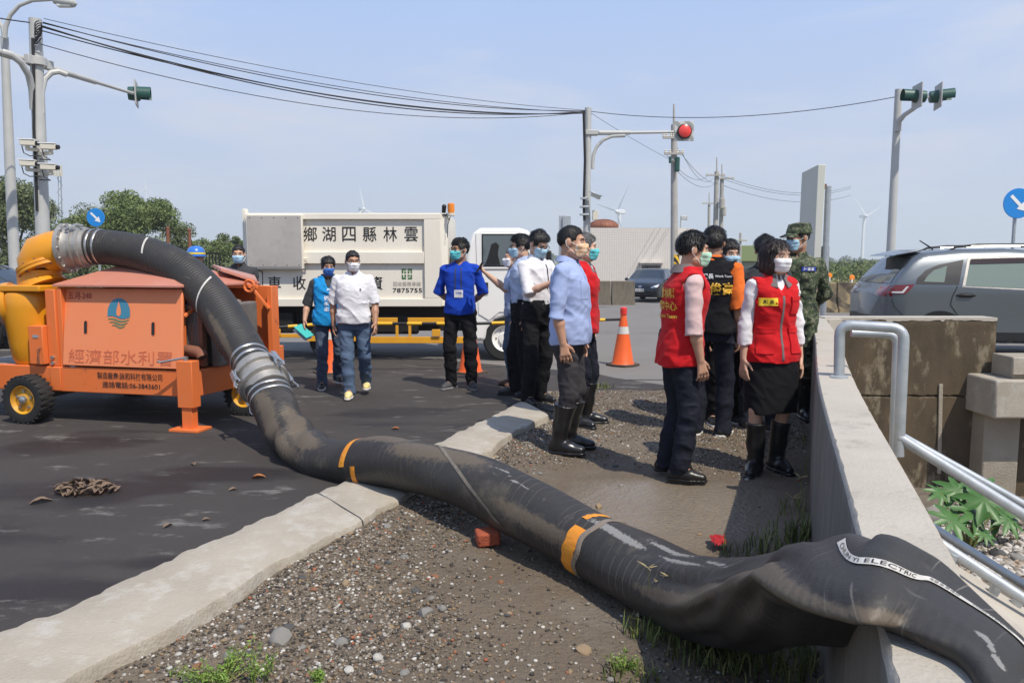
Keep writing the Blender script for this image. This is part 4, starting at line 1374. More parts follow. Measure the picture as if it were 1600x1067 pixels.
# wheels
def twheel(u, v, R, wdt, face):
    n = 40
    t = obj('tyre', MB().lathe([(R * 0.60, -wdt / 2 + 0.01), (R * 0.72, -wdt / 2), (R * 0.93, -wdt / 2 + 0.006), (R, -wdt / 2 + 0.035), (R, wdt / 2 - 0.035), (R * 0.93, wdt / 2 - 0.006), (R * 0.72, wdt / 2), (R * 0.60, wdt / 2 - 0.01)], (u, v, R), (0, face, 0), n, close=False), M_RUBBER, tr)
    mb = MB()
    for i in range(26):
        a = 2 * math.pi * i / 26
        for s_ in (-1, 1):
            a2 = a + (math.pi / 26 if s_ > 0 else 0)
            q = Matrix.Translation((u, v, R)) @ Matrix.Rotation(a2, 4, 'Y')
            mb.box((-R * 0.062, s_ * wdt * 0.27 - wdt * 0.2, R * 0.95), (R * 0.062, s_ * wdt * 0.27 + wdt * 0.2, R * 1.015), q)
    tag(obj('tyre_lug', mb, M_RUBBER, t, bevel=0.004), kind='stuff')
    f = face
    obj('rim', MB().lathe([(R * 0.62, wdt * 0.40), (R * 0.585, wdt * 0.44), (R * 0.55, wdt * 0.36), (R * 0.50, wdt * 0.22), (R * 0.30, wdt * 0.24), (R * 0.22, wdt * 0.30), (0.01, wdt * 0.30)], (u, v, R), (0, f, 0), 28, close=False), M_RIM, t)
    mb = MB()
    obj('hub_cap', MB().lathe([(R * 0.18, wdt * 0.28), (R * 0.17, wdt * 0.46), (R * 0.11, wdt * 0.52), (0.01, wdt * 0.53)], (u, v, R), (0, f, 0), 16), M_STEEL, t)
    for i in range(5):
        a = 2 * math.pi * i / 5 + 0.3
        obj('wheel_nut', MB().cyl((u + R * 0.36 * math.cos(a), v + f * wdt * 0.22, R + R * 0.36 * math.sin(a)), (u + R * 0.36 * math.cos(a), v + f * wdt * 0.32, R + R * 0.36 * math.sin(a)), 0.014, 0.013, 6), M_STEEL, t)
    return t
twheel(0.0, 0.0, 0.215, 0.16, -1)
twheel(-0.1, 1.45, 0.215, 0.16, 1)
l = tl(G(386, 648, ASPH))
twheel(l.x, l.y, 0.20, 0.13, -1)
obj('axle', MB().cyl((0, 0.05, 0.215), (0, 1.42, 0.215), 0.03), M_GREYPLATE, tr)
obj('axle_bracket', MB().box((-0.06, 0.1, 0.2), (0.06, 0.18, 0.29)), M_ORANGE, tr)

# enclosure: door panel that leans, posts, roof, opened right side
U0, U1 = 0.27, 1.47
ZD0, ZD1 = 0.515, 1.20
def dp(a, b, off=0.0):
    """point on the door: a along 0..1, b up 0..1"""
    u = U0 + 0.03 * (1 - b) + (U1 - U0 - 0.03 * (1 - b)) * a + (0.05 * (1 - b)) * a
    return Vector((u, 0.085 + 0.115 * b - off, ZD0 + (ZD1 - ZD0) * b))
mb = MB()
c = [dp(0, 0), dp(1, 0), dp(1, 1), dp(0, 1)]
mb.add(c + [p + Vector((0, 0.03, 0)) for p in c], [(0, 1, 2, 3), (7, 6, 5, 4), (0, 4, 5, 1), (1, 5, 6, 2), (2, 6, 7, 3), (3, 7, 4, 0)])
door = obj('side_door', mb, M_ORANGED, tr, bevel=0.008)
du = (dp(1, 0.5) - dp(0, 0.5)).normalized()
dv_ = (dp(0.5, 1) - dp(0.5, 0)).normalized()
def dprint(name, s, m, a, b, w=None, h=None, bold=0.0):
    return lettering(name, s, m, door, dp(a, b, 0.004), du, dv_, w, h, bold)
dprint('print_unit_number', '五河-240', M_REDPRINT, 0.135, 0.905, 0.245, 0.068, 0.012)
dprint('print_agency_name', '經濟部水利署', M_FADEPRINT, 0.49, 0.13, 1.06, 0.125, -0.004)
for a in (0.195, 0.765):
    c0 = dp(a, 0.50, 0.0035)
    mb = MB()
    mb.add([c0 + du * (0.020 * math.cos(q)) + dv_ * (0.020 * math.sin(q) + (0.042 if math.sin(q) > 0 else -0.042)) for q in [i * math.pi / 10 for i in range(20)]], [tuple(range(20))])
    obj('slot_rim', mb, M_ORANGE, door, smooth=0)
    c0 = dp(a, 0.50, 0.0065)
    mb = MB()
    mb.add([c0 + du * (0.016 * math.cos(q)) + dv_ * (0.016 * math.sin(q) + (0.040 if math.sin(q) > 0 else -0.040)) for q in [i * math.pi / 10 for i in range(20)]], [tuple(range(20))])
    obj('slot', mb, M_DARK, door, smooth=0)
# emblem: blue disc with drop over green waves
ec = dp(0.475, 0.685, 0.004)
er = 0.125
def ept(x, y, off=0.0):
    return ec + du * (x * er) + dv_ * (y * er) + Vector((0, -off, 0))
P = [(0.92 * math.cos(a), 0.05 + 1.02 * math.sin(a)) for a in [math.pi * i / 24 for i in range(25)]]
P += [(-0.92 + 1.84 * i / 16, -0.30 + 0.10 * math.sin(i / 16 * 2 * math.pi + 0.5) * 1.0) for i in range(17)]
mb = MB(); mb.add([ept(x, y) for x, y in P], [tuple(range(len(P)))])
emb = obj('emblem', mb, M_EMBBLUE, door, smooth=0)
P = [(0.30 * math.sin(a) * (0.5 - 0.5 * math.cos(a)) ** 0.9, 0.34 + 0.55 * math.cos(a)) for a in [2 * math.pi * i / 30 for i in range(30)]]
P = [(x * 0.95, y) for x, y in P]
mb = MB(); mb.add([ept(x, y, 0.002) for x, y in P], [tuple(range(len(P)))])
obj('emblem_drop', mb, M_ORANGED, emb, smooth=0)
for k_ in range(3):
    yb = -0.44 - 0.22 * k_
    hw = math.sqrt(max(0.05, 1 - (yb * 0.95) ** 2)) * 0.95
    top = [(-hw + 2 * hw * i / 14, yb + 0.085 * math.sin(i / 14 * 2 * math.pi + 0.5)) for i in range(15)]
    bot = [(x, y - 0.12 * (1 - 0.5 * abs(x / hw))) for x, y in reversed(top)]
    mb = MB(); mb.add([ept(x, y) for x, y in top + bot], [tuple(range(30))])
    obj('emblem_wave', mb, M_EMBGREEN, emb, smooth=0)
# beam lettering
beam_o = Vector((0.985, FV - 0.004, 0.445))
lettering('print_maker', '製造廠商:詠和科技有限公司', M_BLACKPRINT, tr, (0.98, FV - 0.004, 0.437), (1, 0, 0), (0, 0, 1), 0.66, 0.062, 0.008)
lettering('print_telephone', '連絡電話:06-3843601', M_BLACKPRINT, tr, (0.99, FV - 0.004, 0.357), (1, 0, 0), (0, 0, 1), 0.585, 0.056, 0.010)
# posts
obj('corner_post', MB().box((0.135, 0.11, ZB1 + 0.002), (0.235, 0.19, ZD1 - 0.01)), M_ORANGE, tr, bevel=0.006)
obj('door_post', MB().box((0.238, 0.13, ZB1 + 0.002), (0.285, 0.20, ZD1)), M_ORANGE, tr, bevel=0.004)
obj('control_box', MB().box((-0.02, 0.06, ZB1 + 0.02), (0.132, 0.20, 0.865)), M_ORANGE, tr, bevel=0.006)
obj('box_label', MB().box((0.03, 0.055, 0.76), (0.09, 0.0585, 0.785)), M_GALV, tr)
obj('box_handle', MB().tube([(0.105, 0.055, 0.52), (0.105, 0.03, 0.53), (0.105, 0.03, 0.66), (0.105, 0.055, 0.67)], 0.008, 8), M_RUST, tr)
for z in (0.53, 0.58):
    obj('bolt', MB().cyl((0.185, 0.11, z), (0.185, 0.092, z), 0.018, 0.018, 6), M_STEEL, tr)
obj('back_panel', MB().box((U0, 1.20, ZB1 + 0.004), (U1 + 0.32, 1.235, 1.20)), M_ORANGE, tr, bevel=0.006)
obj('left_panel', MB().box((U0 + 0.02, 0.24, ZB1 + 0.004), (U0 + 0.05, 1.195, 1.19)), M_ORANGE, tr)
obj('right_post', MB().box((U1 + 0.27, 1.10, ZB1 + 0.01), (U1 + 0.325, 1.195, 1.20)), M_ORANGE, tr, bevel=0.005)
obj('inner_post', MB().box((U1 - 0.06, 0.22, ZB1 + 0.01), (U1 - 0.02, 0.26, 1.19)), M_ORANGE, tr, bevel=0.004)
obj('canopy_strut', MB().beam((U1 + 0.0, 0.20, 0.96), (U1 + 0.10, 0.62, 1.20), 0.035, 0.025), M_ORANGE, tr, bevel=0.003)
obj('brace', MB().beam((U1 + 0.14, 1.05, 1.19), (U1 + 0.30, 1.09, 0.98), 0.035, 0.025), M_ORANGE, tr, bevel=0.003)
obj('lifting_eye', MB().tube([(U1 + 0.13 + 0.055 * math.cos(a), 1.03, 1.20 + 0.055 * math.sin(a)) for a in [i * math.pi / 8 for i in range(17)]], 0.014, 8, cap=False), M_ORANGE, tr)
# hipped roof
ev = ZD1 + 0.012
R0 = [(U0 - 0.06, 0.12), (U1 + 0.02, 0.12), (U1 + 0.10, 1.27), (U0 - 0.06, 1.27)]
R1 = [(U0 + 0.36, 0.52), (U1 - 0.42, 0.52), (U1 - 0.42, 0.86), (U0 + 0.36, 0.86)]
vs = [(x, y, ev) for x, y in R0] + [(x, y, ev + 0.022) for x, y in R0] + [(x, y, ev + 0.20) for x, y in R1]
obj('roof', MB().add(vs, [(3, 2, 1, 0), (0, 1, 5, 4), (1, 2, 6, 5), (2, 3, 7, 6), (3, 0, 4, 7), (4, 5, 9, 8), (5, 6, 10, 9), (6, 7, 11, 10), (7, 4, 8, 11), (8, 9, 10, 11)]), M_ROOFP, tr, smooth=20, bevel=0.004)
rp = [tl(D(332, 413, 7.75)), tl(D(345, 419, 7.3)), tl(D(402, 438, 7.55)), tl(D(398, 430, 8.2))]
obj('hood_panel', MB().add([tuple(p) for p in rp] + [(p.x, p.y, p.z - 0.03) for p in rp], [(0, 1, 2, 3), (7, 6, 5, 4), (0, 4, 5, 1), (1, 5, 6, 2), (2, 6, 7, 3), (3, 7, 4, 0)]), M_ROOFP, tr, bevel=0.003)
obj('hood_rail', MB().beam(tl(D(352, 446, 7.35)), tl(D(402, 438, 7.55)) + Vector((0, 0, -0.06)), 0.04, 0.04), M_ORANGE, tr, bevel=0.004)
# engine side: radiator, tank plate, exhaust
rd = obj('radiator', MB().box((1.42, 0.30, 0.52), (1.56, 0.92, 1.00)), M_GREYPLATE, tr, bevel=0.01)
obj('radiator_top', MB().box((1.41, 0.28, 1.002), (1.585, 0.94, 1.08)), M_CASTAL, rd, bevel=0.03)
for i in range(9):
    u = 1.435 + i * 0.0135
    obj('radiator_fin', MB().box((u, 0.285, 0.53), (u + 0.005, 0.2995, 0.995)), M_FIN, rd)
obj('radiator_frame', MB().box((1.562, 0.27, 0.52), (1.60, 0.33, 1.09)), M_RUST, rd)
obj('tank_plate', MB().box((1.612, 0.36, 0.505), (1.70, 1.0, 1.06)), M_GREYPLATE, tr, bevel=0.02)
obj('exhaust', MB().tube([(1.36, 0.25, 0.66), (1.50, 0.22, 0.665), (1.60, 0.19, 0.66), (1.645, 0.175, 0.645), (1.665, 0.168, 0.615)], [0.045, 0.048, 0.048, 0.046, 0.046], 16), M_RUST, tr)
obj('exhaust_mouth', MB().cyl((1.664, 0.168, 0.616), (1.667, 0.167, 0.6115), 0.038, 0.038, 16), M_DARK, tr)
obj('engine_block', MB().box((0.45, 0.4, 0.52), (1.38, 1.1, 1.1)), M_GREYPLATE, tr, bevel=0.04)

# yellow volute, neck elbow with bolted flanges, side inlet
pc = tl(D(52, 500, 7.12))
pu, pv = pc.x, pc.y
prof = [(0.05, 0.50), (0.16, 0.505), (0.185, 0.56), (0.205, 0.68), (0.222, 0.85), (0.235, 1.02), (0.235, 1.12), (0.215, 1.155), (0.10, 1.16)]
pump = obj('pump_body', MB().lathe(prof, (pu, pv, 0), (0, 0, 1), 28), M_PUMP, tr)
obj('top_flange', MB().box((pu - 0.17, pv - 0.22, 1.165), (pu + 0.30, pv + 0.22, 1.225)), M_PUMP, pump, bevel=0.012)
eb = [tl(D(x, y, q)) for x, y, q in ((66, 446, 7.12), (62, 425, 7.12), (66, 405, 7.12), (82, 393, 7.12), (102, 389, 7.12), (107, 388.5, 7.12))]
eb[0].z = 1.20
obj('elbow_lower', MB().tube([eb[0] + Vector((0.02, 0, 0)), eb[0] + Vector((-0.02, 0, 0.08)), eb[1] + Vector((0.0, 0, 0.03))], [0.205, 0.185, 0.185], 24), M_PUMP, pump)
m1 = eb[1].lerp(eb[2], 0.65)
obj('elbow_upper', MB().tube([m1 + Vector((0.01, 0, -0.05)), m1 + Vector((0.0, 0, 0.02)), m1 + Vector((0.035, 0, 0.08)), eb[3] + Vector((0.02, 0, 0)), eb[4], eb[5]], [0.19, 0.192, 0.19, 0.185, 0.18, 0.18], 24), M_PUMP, pump)
ax = Vector((-0.45, 0, 1)).normalized()
fc = m1 + Vector((0.025, 0, -0.035))
fl = obj('elbow_flange', MB().lathe([(0.10, -0.03), (0.225, -0.03), (0.225, -0.004), (0.215, -0.003), (0.215, 0.003), (0.225, 0.004), (0.225, 0.03), (0.10, 0.03)], fc, ax, 32), M_PUMP, pump)
xx = ax.cross(Vector((0, 1, 0))).normalized()
for i in range(12):
    a = i * math.pi / 6
    q = fc + (xx * math.cos(a) + Vector((0, 1, 0)) * math.sin(a)) * 0.207
    obj('bolt', MB().cyl(q - ax * 0.045, q + ax * 0.045, 0.011, 0.011, 6), M_RUST, fl)
# left inlet
ic = tl(D(16, 476, 7.1))
obj('inlet_neck', MB().tube([Vector((pu - 0.12, pv, ic.z + 0.0)), ic + Vector((0.05, -0.02, 0))], [0.19, 0.165], 24), M_PUMP, pump)
ia = Vector((-0.9, -0.42, -0.1)).normalized()
fi = obj('inlet_flange', MB().lathe([(0.1, -0.03), (0.205, -0.03), (0.205, 0.02), (0.1, 0.02)], ic, ia, 30), M_PUMP, pump)
i1 = ia.cross(Vector((0, 0, 1))).normalized(); i2 = i1.cross(ia)
for i in range(10):
    a = i * math.pi / 5
    q = ic + (i1 * math.cos(a) + i2 * math.sin(a)) * 0.18
    obj('bolt', MB().cyl(q + ia * 0.02, q + ia * 0.038, 0.013, 0.012, 6), M_STEEL, fi)
# ------------------------------------------------------------------ the hose
def hose_material():
    m = mat('hose_rubber', (0.024, 0.0225, 0.0215), 0.55, col2=(0.038, 0.034, 0.030), nscale=5, contrast=0.2, col3=(0.105, 0.088, 0.066), scale3=2.6, lo3=0.57, hi3=0.75, detail=8)
    N, L, b = nodes_of(m)
    src = b.inputs['Base Color'].links[0].from_socket
    at = N.new('ShaderNodeAttribute'); at.attribute_name = 'along'
    wv = N.new('ShaderNodeMath'); wv.operation = 'SINE'
    mu = N.new('ShaderNodeMath'); mu.operation = 'MULTIPLY'; mu.inputs[1].default_value = 2 * math.pi / 0.028
    L.new(at.outputs['Fac'], mu.inputs[0]); L.new(mu.outputs['Value'], wv.inputs[0])
    t = N.new('ShaderNodeTexCoord')
    n = N.new('ShaderNodeTexNoise'); n.inputs['Scale'].default_value = 70; n.inputs['Detail'].default_value = 4
    L.new(t.outputs['Object'], n.inputs['Vector'])
    ad = N.new('ShaderNodeMath'); ad.operation = 'MULTIPLY_ADD'; ad.inputs[1].default_value = 0.6
    atl = N.new('ShaderNodeAttribute'); atl.attribute_name = 'lines'
    mr = N.new('ShaderNodeMapRange'); mr.inputs['To Min'].default_value = 1.0; mr.inputs['To Max'].default_value = 0.18
    L.new(atl.outputs['Fac'], mr.inputs['Value'])
    wm = N.new('ShaderNodeMath'); wm.operation = 'MULTIPLY'
    L.new(wv.outputs['Value'], wm.inputs[0]); L.new(mr.outputs['Result'], wm.inputs[1])
    L.new(wm.outputs['Value'], ad.inputs[0]); L.new(n.outputs['Fac'], ad.inputs[2])
    bp = N.new('ShaderNodeBump'); bp.inputs['Strength'].default_value = 0.35; bp.inputs['Distance'].default_value = 0.006
    L.new(ad.outputs['Value'], bp.inputs['Height']); L.new(bp.outputs['Normal'], b.inputs['Normal'])
    # dried mud scuffs drawn out along the hose, pale fine wrap lines on the lower half
    n2 = N.new('ShaderNodeTexNoise'); n2.inputs['Scale'].default_value = 9; n2.inputs['Detail'].default_value = 8; n2.inputs['Roughness'].default_value = 0.75; n2.inputs['Distortion'].default_value = 1.0
    L.new(t.outputs['Object'], n2.inputs['Vector'])
    r2 = N.new('ShaderNodeMapRange'); r2.inputs['From Min'].default_value = 0.62; r2.inputs['From Max'].default_value = 0.72; r2.inputs['To Max'].default_value = 0.55
    L.new(n2.outputs['Fac'], r2.inputs['Value'])
    mx = N.new('ShaderNodeMixRGB'); mx.inputs['Color2'].default_value = (0.17, 0.15, 0.125, 1)
    L.new(r2.outputs['Result'], mx.inputs['Fac']); L.new(src, mx.inputs['Color1'])
    # thin pale helix lines
    m3 = N.new('ShaderNodeMath'); m3.operation = 'MULTIPLY'; m3.inputs[1].default_value = 1 / 0.055
    L.new(at.outputs['Fac'], m3.inputs[0])
    fr = N.new('ShaderNodeMath'); fr.operation = 'FRACT'
    L.new(m3.outputs['Value'], fr.inputs[0])
    lt = N.new('ShaderNodeMath'); lt.operation = 'LESS_THAN'; lt.inputs[1].default_value = 0.055
    L.new(fr.outputs['Value'], lt.inputs[0])
    n4 = N.new('ShaderNodeTexNoise'); n4.inputs['Scale'].default_value = 3.5; n4.inputs['Detail'].default_value = 5
    L.new(t.outputs['Object'], n4.inputs['Vector'])
    r4 = N.new('ShaderNodeMapRange'); r4.inputs['From Min'].default_value = 0.47; r4.inputs['From Max'].default_value = 0.58; r4.inputs['To Max'].default_value = 0.42
    L.new(n4.outputs['Fac'], r4.inputs['Value'])
    mm = N.new('ShaderNodeMath'); mm.operation = 'MULTIPLY'
    L.new(lt.outputs['Value'], mm.inputs[0]); L.new(r4.outputs['Result'], mm.inputs[1])
    at2 = N.new('ShaderNodeAttribute'); at2.attribute_name = 'lines'
    mm2 = N.new('ShaderNodeMath'); mm2.operation = 'MULTIPLY'
    L.new(mm.outputs['Value'], mm2.inputs[0]); L.new(at2.outputs['Fac'], mm2.inputs[1])
    mx3 = N.new('ShaderNodeMixRGB'); mx3.inputs['Color2'].default_value = (0.24, 0.22, 0.19, 1)
    L.new(mm2.outputs['Value'], mx3.inputs['Fac']); L.new(mx.outputs['Color'], mx3.inputs['Color1'])
    last = mx3.outputs['Color']
    for nm, col, sc_n, lo, hi in (('mud', (0.165, 0.125, 0.082, 1), 22, 0.62, 0.85), ('scrape', (0.36, 0.35, 0.33, 1), 55, 0.78, 0.90)):
        aa = N.new('ShaderNodeAttribute'); aa.attribute_name = nm
        nn = N.new('ShaderNodeTexNoise'); nn.inputs['Scale'].default_value = sc_n; nn.inputs['Detail'].default_value = 8; nn.inputs['Roughness'].default_value = 0.7
        L.new(t.outputs['Object'], nn.inputs['Vector'])
        ma = N.new('ShaderNodeMath'); ma.operation = 'MULTIPLY_ADD'; ma.inputs[1].default_value = 0.62
        L.new(aa.outputs['Fac'], ma.inputs[0]); L.new(nn.outputs['Fac'], ma.inputs[2])
        rr = N.new('ShaderNodeMapRange'); rr.inputs['From Min'].default_value = lo; rr.inputs['From Max'].default_value = hi; rr.inputs['To Max'].default_value = 0.55
        L.new(ma.outputs['Value'], rr.inputs['Value'])
        mm_ = N.new('ShaderNodeMixRGB'); mm_.inputs['Color2'].default_value = col
        L.new(rr.outputs['Result'], mm_.inputs['Fac']); L.new(last, mm_.inputs['Color1'])
        last = mm_.outputs['Color']
    L.new(last, b.inputs['Base Color'])
    return m
M_HOSE = hose_material()
M_BAND = mat('steel_band', (0.50, 0.50, 0.49), 0.35, 0.8, col2=(0.34, 0.33, 0.32), nscale=25, contrast=0.1)
M_TAPE = mat('orange_tape', (0.70, 0.20, 0.015), 0.5, col2=(0.72, 0.33, 0.03), nscale=9, contrast=0.2, bump=0.5, bscale=40)
M_CLEARTAPE = mat('clear_tape', (0.20, 0.16, 0.12), 0.25, coat=0.4, bump=0.5, bscale=50)
M_STRIPE = mat('hose_white_stripe', (0.62, 0.60, 0.56), 0.5, col2=(0.42, 0.40, 0.36), nscale=14, contrast=0.2)
M_SCRAPE = mat('hose_scrape', (0.36, 0.35, 0.33), 0.6, col2=(0.06, 0.055, 0.05), nscale=30, contrast=0.1, stretch=(1, 3, 1))
M_MUDSPOT = mat('dried_mud', (0.20, 0.155, 0.105), 0.9, col2=(0.06, 0.05, 0.04), nscale=14, contrast=0.1)

# centre line: (point, half width across, half height)
R0_ = 0.160
HP = [
    (D(114, 387.5, 7.12), R0_, R0_), (D(146, 386, 7.12), R0_, R0_), (D(178, 387.5, 7.10), R0_, R0_), (D(228, 398, 7.02), R0_ + .005, R0_ + .005),
    (D(285, 424, 6.88), R0_ + .01, R0_ + .01), (D(332, 470, 6.70), R0_ + .012, R0_ + .012), (D(370, 530, 6.45), R0_ + .012, R0_ + .012), (D(398, 575, 6.22), R0_, R0_), (D(414, 602, 6.08), R0_, R0_),
    (D(432, 642, 5.84), 0.162, 0.160), (D(456, 682, 5.60), 0.170, 0.150), (D(492, 712, 5.30), 0.168, 0.150), (D(540, 723, 5.02), 0.150, 0.150), (D(590, 721, 4.80), 0.150, 0.155),
    (D(645, 728, 4.56), 0.160, 0.155), (D(700, 741, 4.36), 0.165, 0.155), (D(770, 767, 4.10), 0.164, 0.160), (D(845, 808, 3.84), 0.168, 0.160),
    (D(920, 848, 3.60), 0.168, 0.160), (D(990, 884, 3.36), 0.172, 0.158), (D(1060, 922, 3.08), 0.180, 0.155), (D(1130, 942, 2.76), 0.192, 0.155),
    (D(1200, 938, 2.42), 0.195, 0.148), (D(1262, 925, 2.05), 0.205, 0.135), (D(1318, 905, 1.72), 0.196, 0.095), 
]
# past the wall's near face the hose is a collapsed sheet: its two edges, near and far
NEAR = [G(1335, 973, 0.865), G(1398, 981, 0.862), G(1453, 1000, 0.862), G(1505, 1022, 0.860), G(1546, 1067, 0.85), G(1590, 1150, 0.80), G(1640, 1300, 0.60)]
FAR = [G(1386, 840, 0.93), G(1457, 879, 0.865), G(1520, 937, 0.80), G(1572, 989, 0.77), G(1602, 1024, 0.74), G(1650, 1100, 0.62), G(1700, 1220, 0.40)]
HP += [((n + f) / 2, (n - f).length / 2, 0.042) for n, f in zip(NEAR, FAR)]
def catmull(P, n):
    out = []
    K = len(P)
    for i in range(K - 1):
        p0, p1, p2, p3 = P[max(0, i - 1)], P[i], P[i + 1], P[min(K - 1, i + 2)]
        for j in range(n):
            t = j / n
            out.append(0.5 * ((2 * p1) + (p2 - p0) * t + (2 * p0 - 5 * p1 + 4 * p2 - p3) * t * t + (3 * p1 - p0 - 3 * p2 + p3) * t ** 3))
    out.append(P[-1])
    return np.array(out)
HQ = np.array([[*p, a, b] for p, a, b in HP])
HC_ = catmull(HQ, 9)
hp_, ha_, hb_ = HC_[:, :3], HC_[:, 3], HC_[:, 4]
for _ in range(2):
    hp_[1:-1] = 0.25 * hp_[:-2] + 0.5 * hp_[1:-1] + 0.25 * hp_[2:]
HT = np.gradient(hp_, axis=0)
HT /= np.linalg.norm(HT, axis=1)[:, None]
# across = horizontal, perpendicular to the run
HX = np.cross(HT, np.array([0, 0, 1.0]))
ln = np.linalg.norm(HX, axis=1)
for i in range(len(HX)):
    if ln[i] < 0.15:
        HX[i] = HX[i - 1]
HX /= np.linalg.norm(HX, axis=1)[:, None]
EV = catmull(np.array([list(n - f) for n, f in zip(NEAR, FAR)]), 9)
EV /= np.linalg.norm(EV, axis=1)[:, None]
K0 = 9 * 25
for q in range(9):
    u = (q + 1) / 10
    HX[K0 - 9 + q] = HX[K0 - 9 + q] * (1 - u) + EV[0] * u
HX[K0:] = EV[:len(HX) - K0]
HX /= np.linalg.norm(HX, axis=1)[:, None]
HY = np.cross(HX, HT)
HY /= np.linalg.norm(HY, axis=1)[:, None]
HS = np.concatenate([[0], np.cumsum(np.linalg.norm(np.diff(hp_, axis=0), axis=1))])
HN = 64
def hose_pt(i, th, off=0.0):
    """surface point at centre-line station i (float), angle th: 0 = right-hand side looking along, pi/2 = up"""
    i = max(0.0, min(len(hp_) - 1.001, i))
    k = int(i); u = i - k
    L_ = lambda A: A[k] * (1 - u) + A[k + 1] * u
    c, x, y, a, b, s = L_(hp_), L_(HX), L_(HY), L_(ha_), L_(hb_), L_(HS)
    ca, sa = math.cos(th), math.sin(th)
    flat = max(0, min(1, (a - 0.175) / 0.05)) * max(0.0, min(1.0, (9 * 25 - i) / 9))
    dent = 0.0
    # rolled lower edge and crease where the hose folds over the wall
    y_ = b * math.copysign(abs(sa) ** (1 + 0.25 * flat), sa)
    x_ = a * math.copysign(abs(ca) ** (1 - 0.12 * flat), ca)
    crease = flat * 0.045 * math.exp(-((ca - 0.62) / 0.16) ** 2) * (1 if sa > 0 else 0)
    ripple = 0.0
    ks = s - KINK_S
    if abs(ks) < 0.6:
        ripple = 0.020 * math.sin(ks * 21 + 2.0 * th) * math.exp(-(ks / 0.28) ** 2) + 0.012 * math.sin(3 * th + ks * 9) * math.exp(-(ks / 0.35) ** 2)
    big = 0.005 * math.sin(s * 5.1 + 2 * th) + 0.004 * math.sin(s * 9.7 - 3 * th) if s > 2.2 else 0.0015 * math.sin(s * 7 + th)
    # long crease and rolled lip where the hose collapses towards the wall
    t_ = (th + math.pi) % (2 * math.pi) - math.pi
    cw = max(0.0, min(1.0, (i - 9 * 19.5) / 18.0)) * (1 - 0.85 * max(0.0, min(1.0, (i - 9 * 23.4) / 14.0)))
    big_c = cw * (-0.040 * math.exp(-((t_ - 0.62) / 0.24) ** 2) + 0.012 * math.exp(-((t_ - 0.05) / 0.22) ** 2) - 0.018 * math.exp(-((t_ - 1.25) / 0.3) ** 2) + 0.007 * math.sin(6 * t_ + 9 * s) * math.sin(4.3 * s + 1) + 0.006 * math.sin(11 * t_ - 5 * s))
    ripple += big_c
    r = 1 + (off + ripple + big) / max(a, b)
    return c + x * (x_ * r) + y * (y_ * (1 + (off + ripple + big) / b) - crease)
KINK_S = HS[9 * 10 + 3]
nst = len(hp_)
V, ALONG, LN = [], [], []
for i in range(nst):
    for j in range(HN):
        th = 2 * math.pi * j / HN
        V.append(hose_pt(i, th))
        ALONG.append(HS[i] + 0.02 * math.sin(th))
        LN.append(float(np.clip((HS[i] - HS[9 * 9]) / (HS[9 * 16] - HS[9 * 9]), 0, 1)))
V = np.array(V)
F = []
for i in range(nst - 1):
    for j in range(HN):
        j2 = (j + 1) % HN
        F.append((i * HN + j, (i + 1) * HN + j, (i + 1) * HN + j2, i * HN + j2))
hose = thing('hose', 'thick black rubber hose snaking from the pump over kerb and wall', 'hose', (0, 0, 0))
hb = npobj('hose_body', V, np.array(F), M_HOSE, hose)
def blob_field(blobs):
    out = np.zeros(nst * HN)
    I = np.repeat(np.arange(nst), HN)
    T = np.tile(2 * math.pi * np.arange(HN) / HN, nst)
    T = (T + math.pi) % (2 * math.pi) - math.pi
    for k0, k1, t0, t1, tw in blobs:
        i0, i1 = 9 * k0, 9 * k1
        u = np.clip((I - i0) / (i1 - i0), 0, 1)
        d = (I - (i0 + (i1 - i0) * u)) / 5.0
        e = (T - (t0 + (t1 - t0) * u)) / tw
        out = np.maximum(out, np.exp(-(d ** 2 + e ** 2)))
    return out
MUDF = blob_field([(20.4, 23.2, 0.22, 0.22, 0.17), (21.8, 24.4, 0.52, 0.40, 0.10), (9.2, 10.6, 0.7, 0.2, 0.45), (10.1, 11.0, 1.6, 1.0, 0.45), (14.3, 15.4, 1.0, 1.3, 0.4), (23.6, 25.6, 0.2, 0.3, 0.25), (12.9, 13.5, 1.5, 1.5, 0.3), (6.0, 6.8, 0.4, 0.2, 0.2), (17.0, 17.6, 0.3, 0.3, 0.25)])
SCRF = blob_field([(18.6, 19.0, 1.25, 1.22, 0.16), (19.75, 20.05, 1.6, 1.55, 0.11), (20.3, 20.5, 1.25, 1.25, 0.09), (16.4, 16.5, 1.4, 1.2, 0.05), (21.2, 21.5, 1.5, 1.3, 0.06), (28.2, 28.6, 0.9, 0.7, 0.1)])
for nm, arr in (('along', ALONG), ('lines', LN), ('mud', MUDF), ('scrape', SCRF)):
    a_ = hb.data.attributes.new(nm, 'FLOAT', 'POINT')
    a_.data.foreach_set('value', np.array(arr, dtype=np.float32))

def hose_band(name, i0, wd, off, m, th0=0.0, th1=2 * math.pi, n=48, slant=0.0, wob=0.0, parent=hose, nw=3):
    vs = []
    full = abs(th1 - th0 - 2 * math.pi) < 1e-6
    for q in range(n + 1):
        th = th0 + (th1 - th0) * q / n
        ds = slant * (q / n) + wob * math.sin(q * 0.45 + i0) 
        for e in range(nw + 1):
            i = i0 + (ds + wd * (e / nw - 0.5)) / STEP(i0)
            vs.append(hose_pt(i, th, off if 0 < e < nw else off * 0.35))
    fs = []
    k = nw + 1
    for q in range(n):
        for e in range(nw):
            fs.append((q * k + e, q * k + e + 1, q * k + k + e + 1, q * k + k + e))
    return obj(name, MB().add(vs, fs), m, parent, smooth=60)
def STEP(i):
    i = int(max(1, min(nst - 2, i)))
    return HS[i + 1] - HS[i]
def at_s(s):
    return float(np.interp(s, HS, np.arange(nst)))
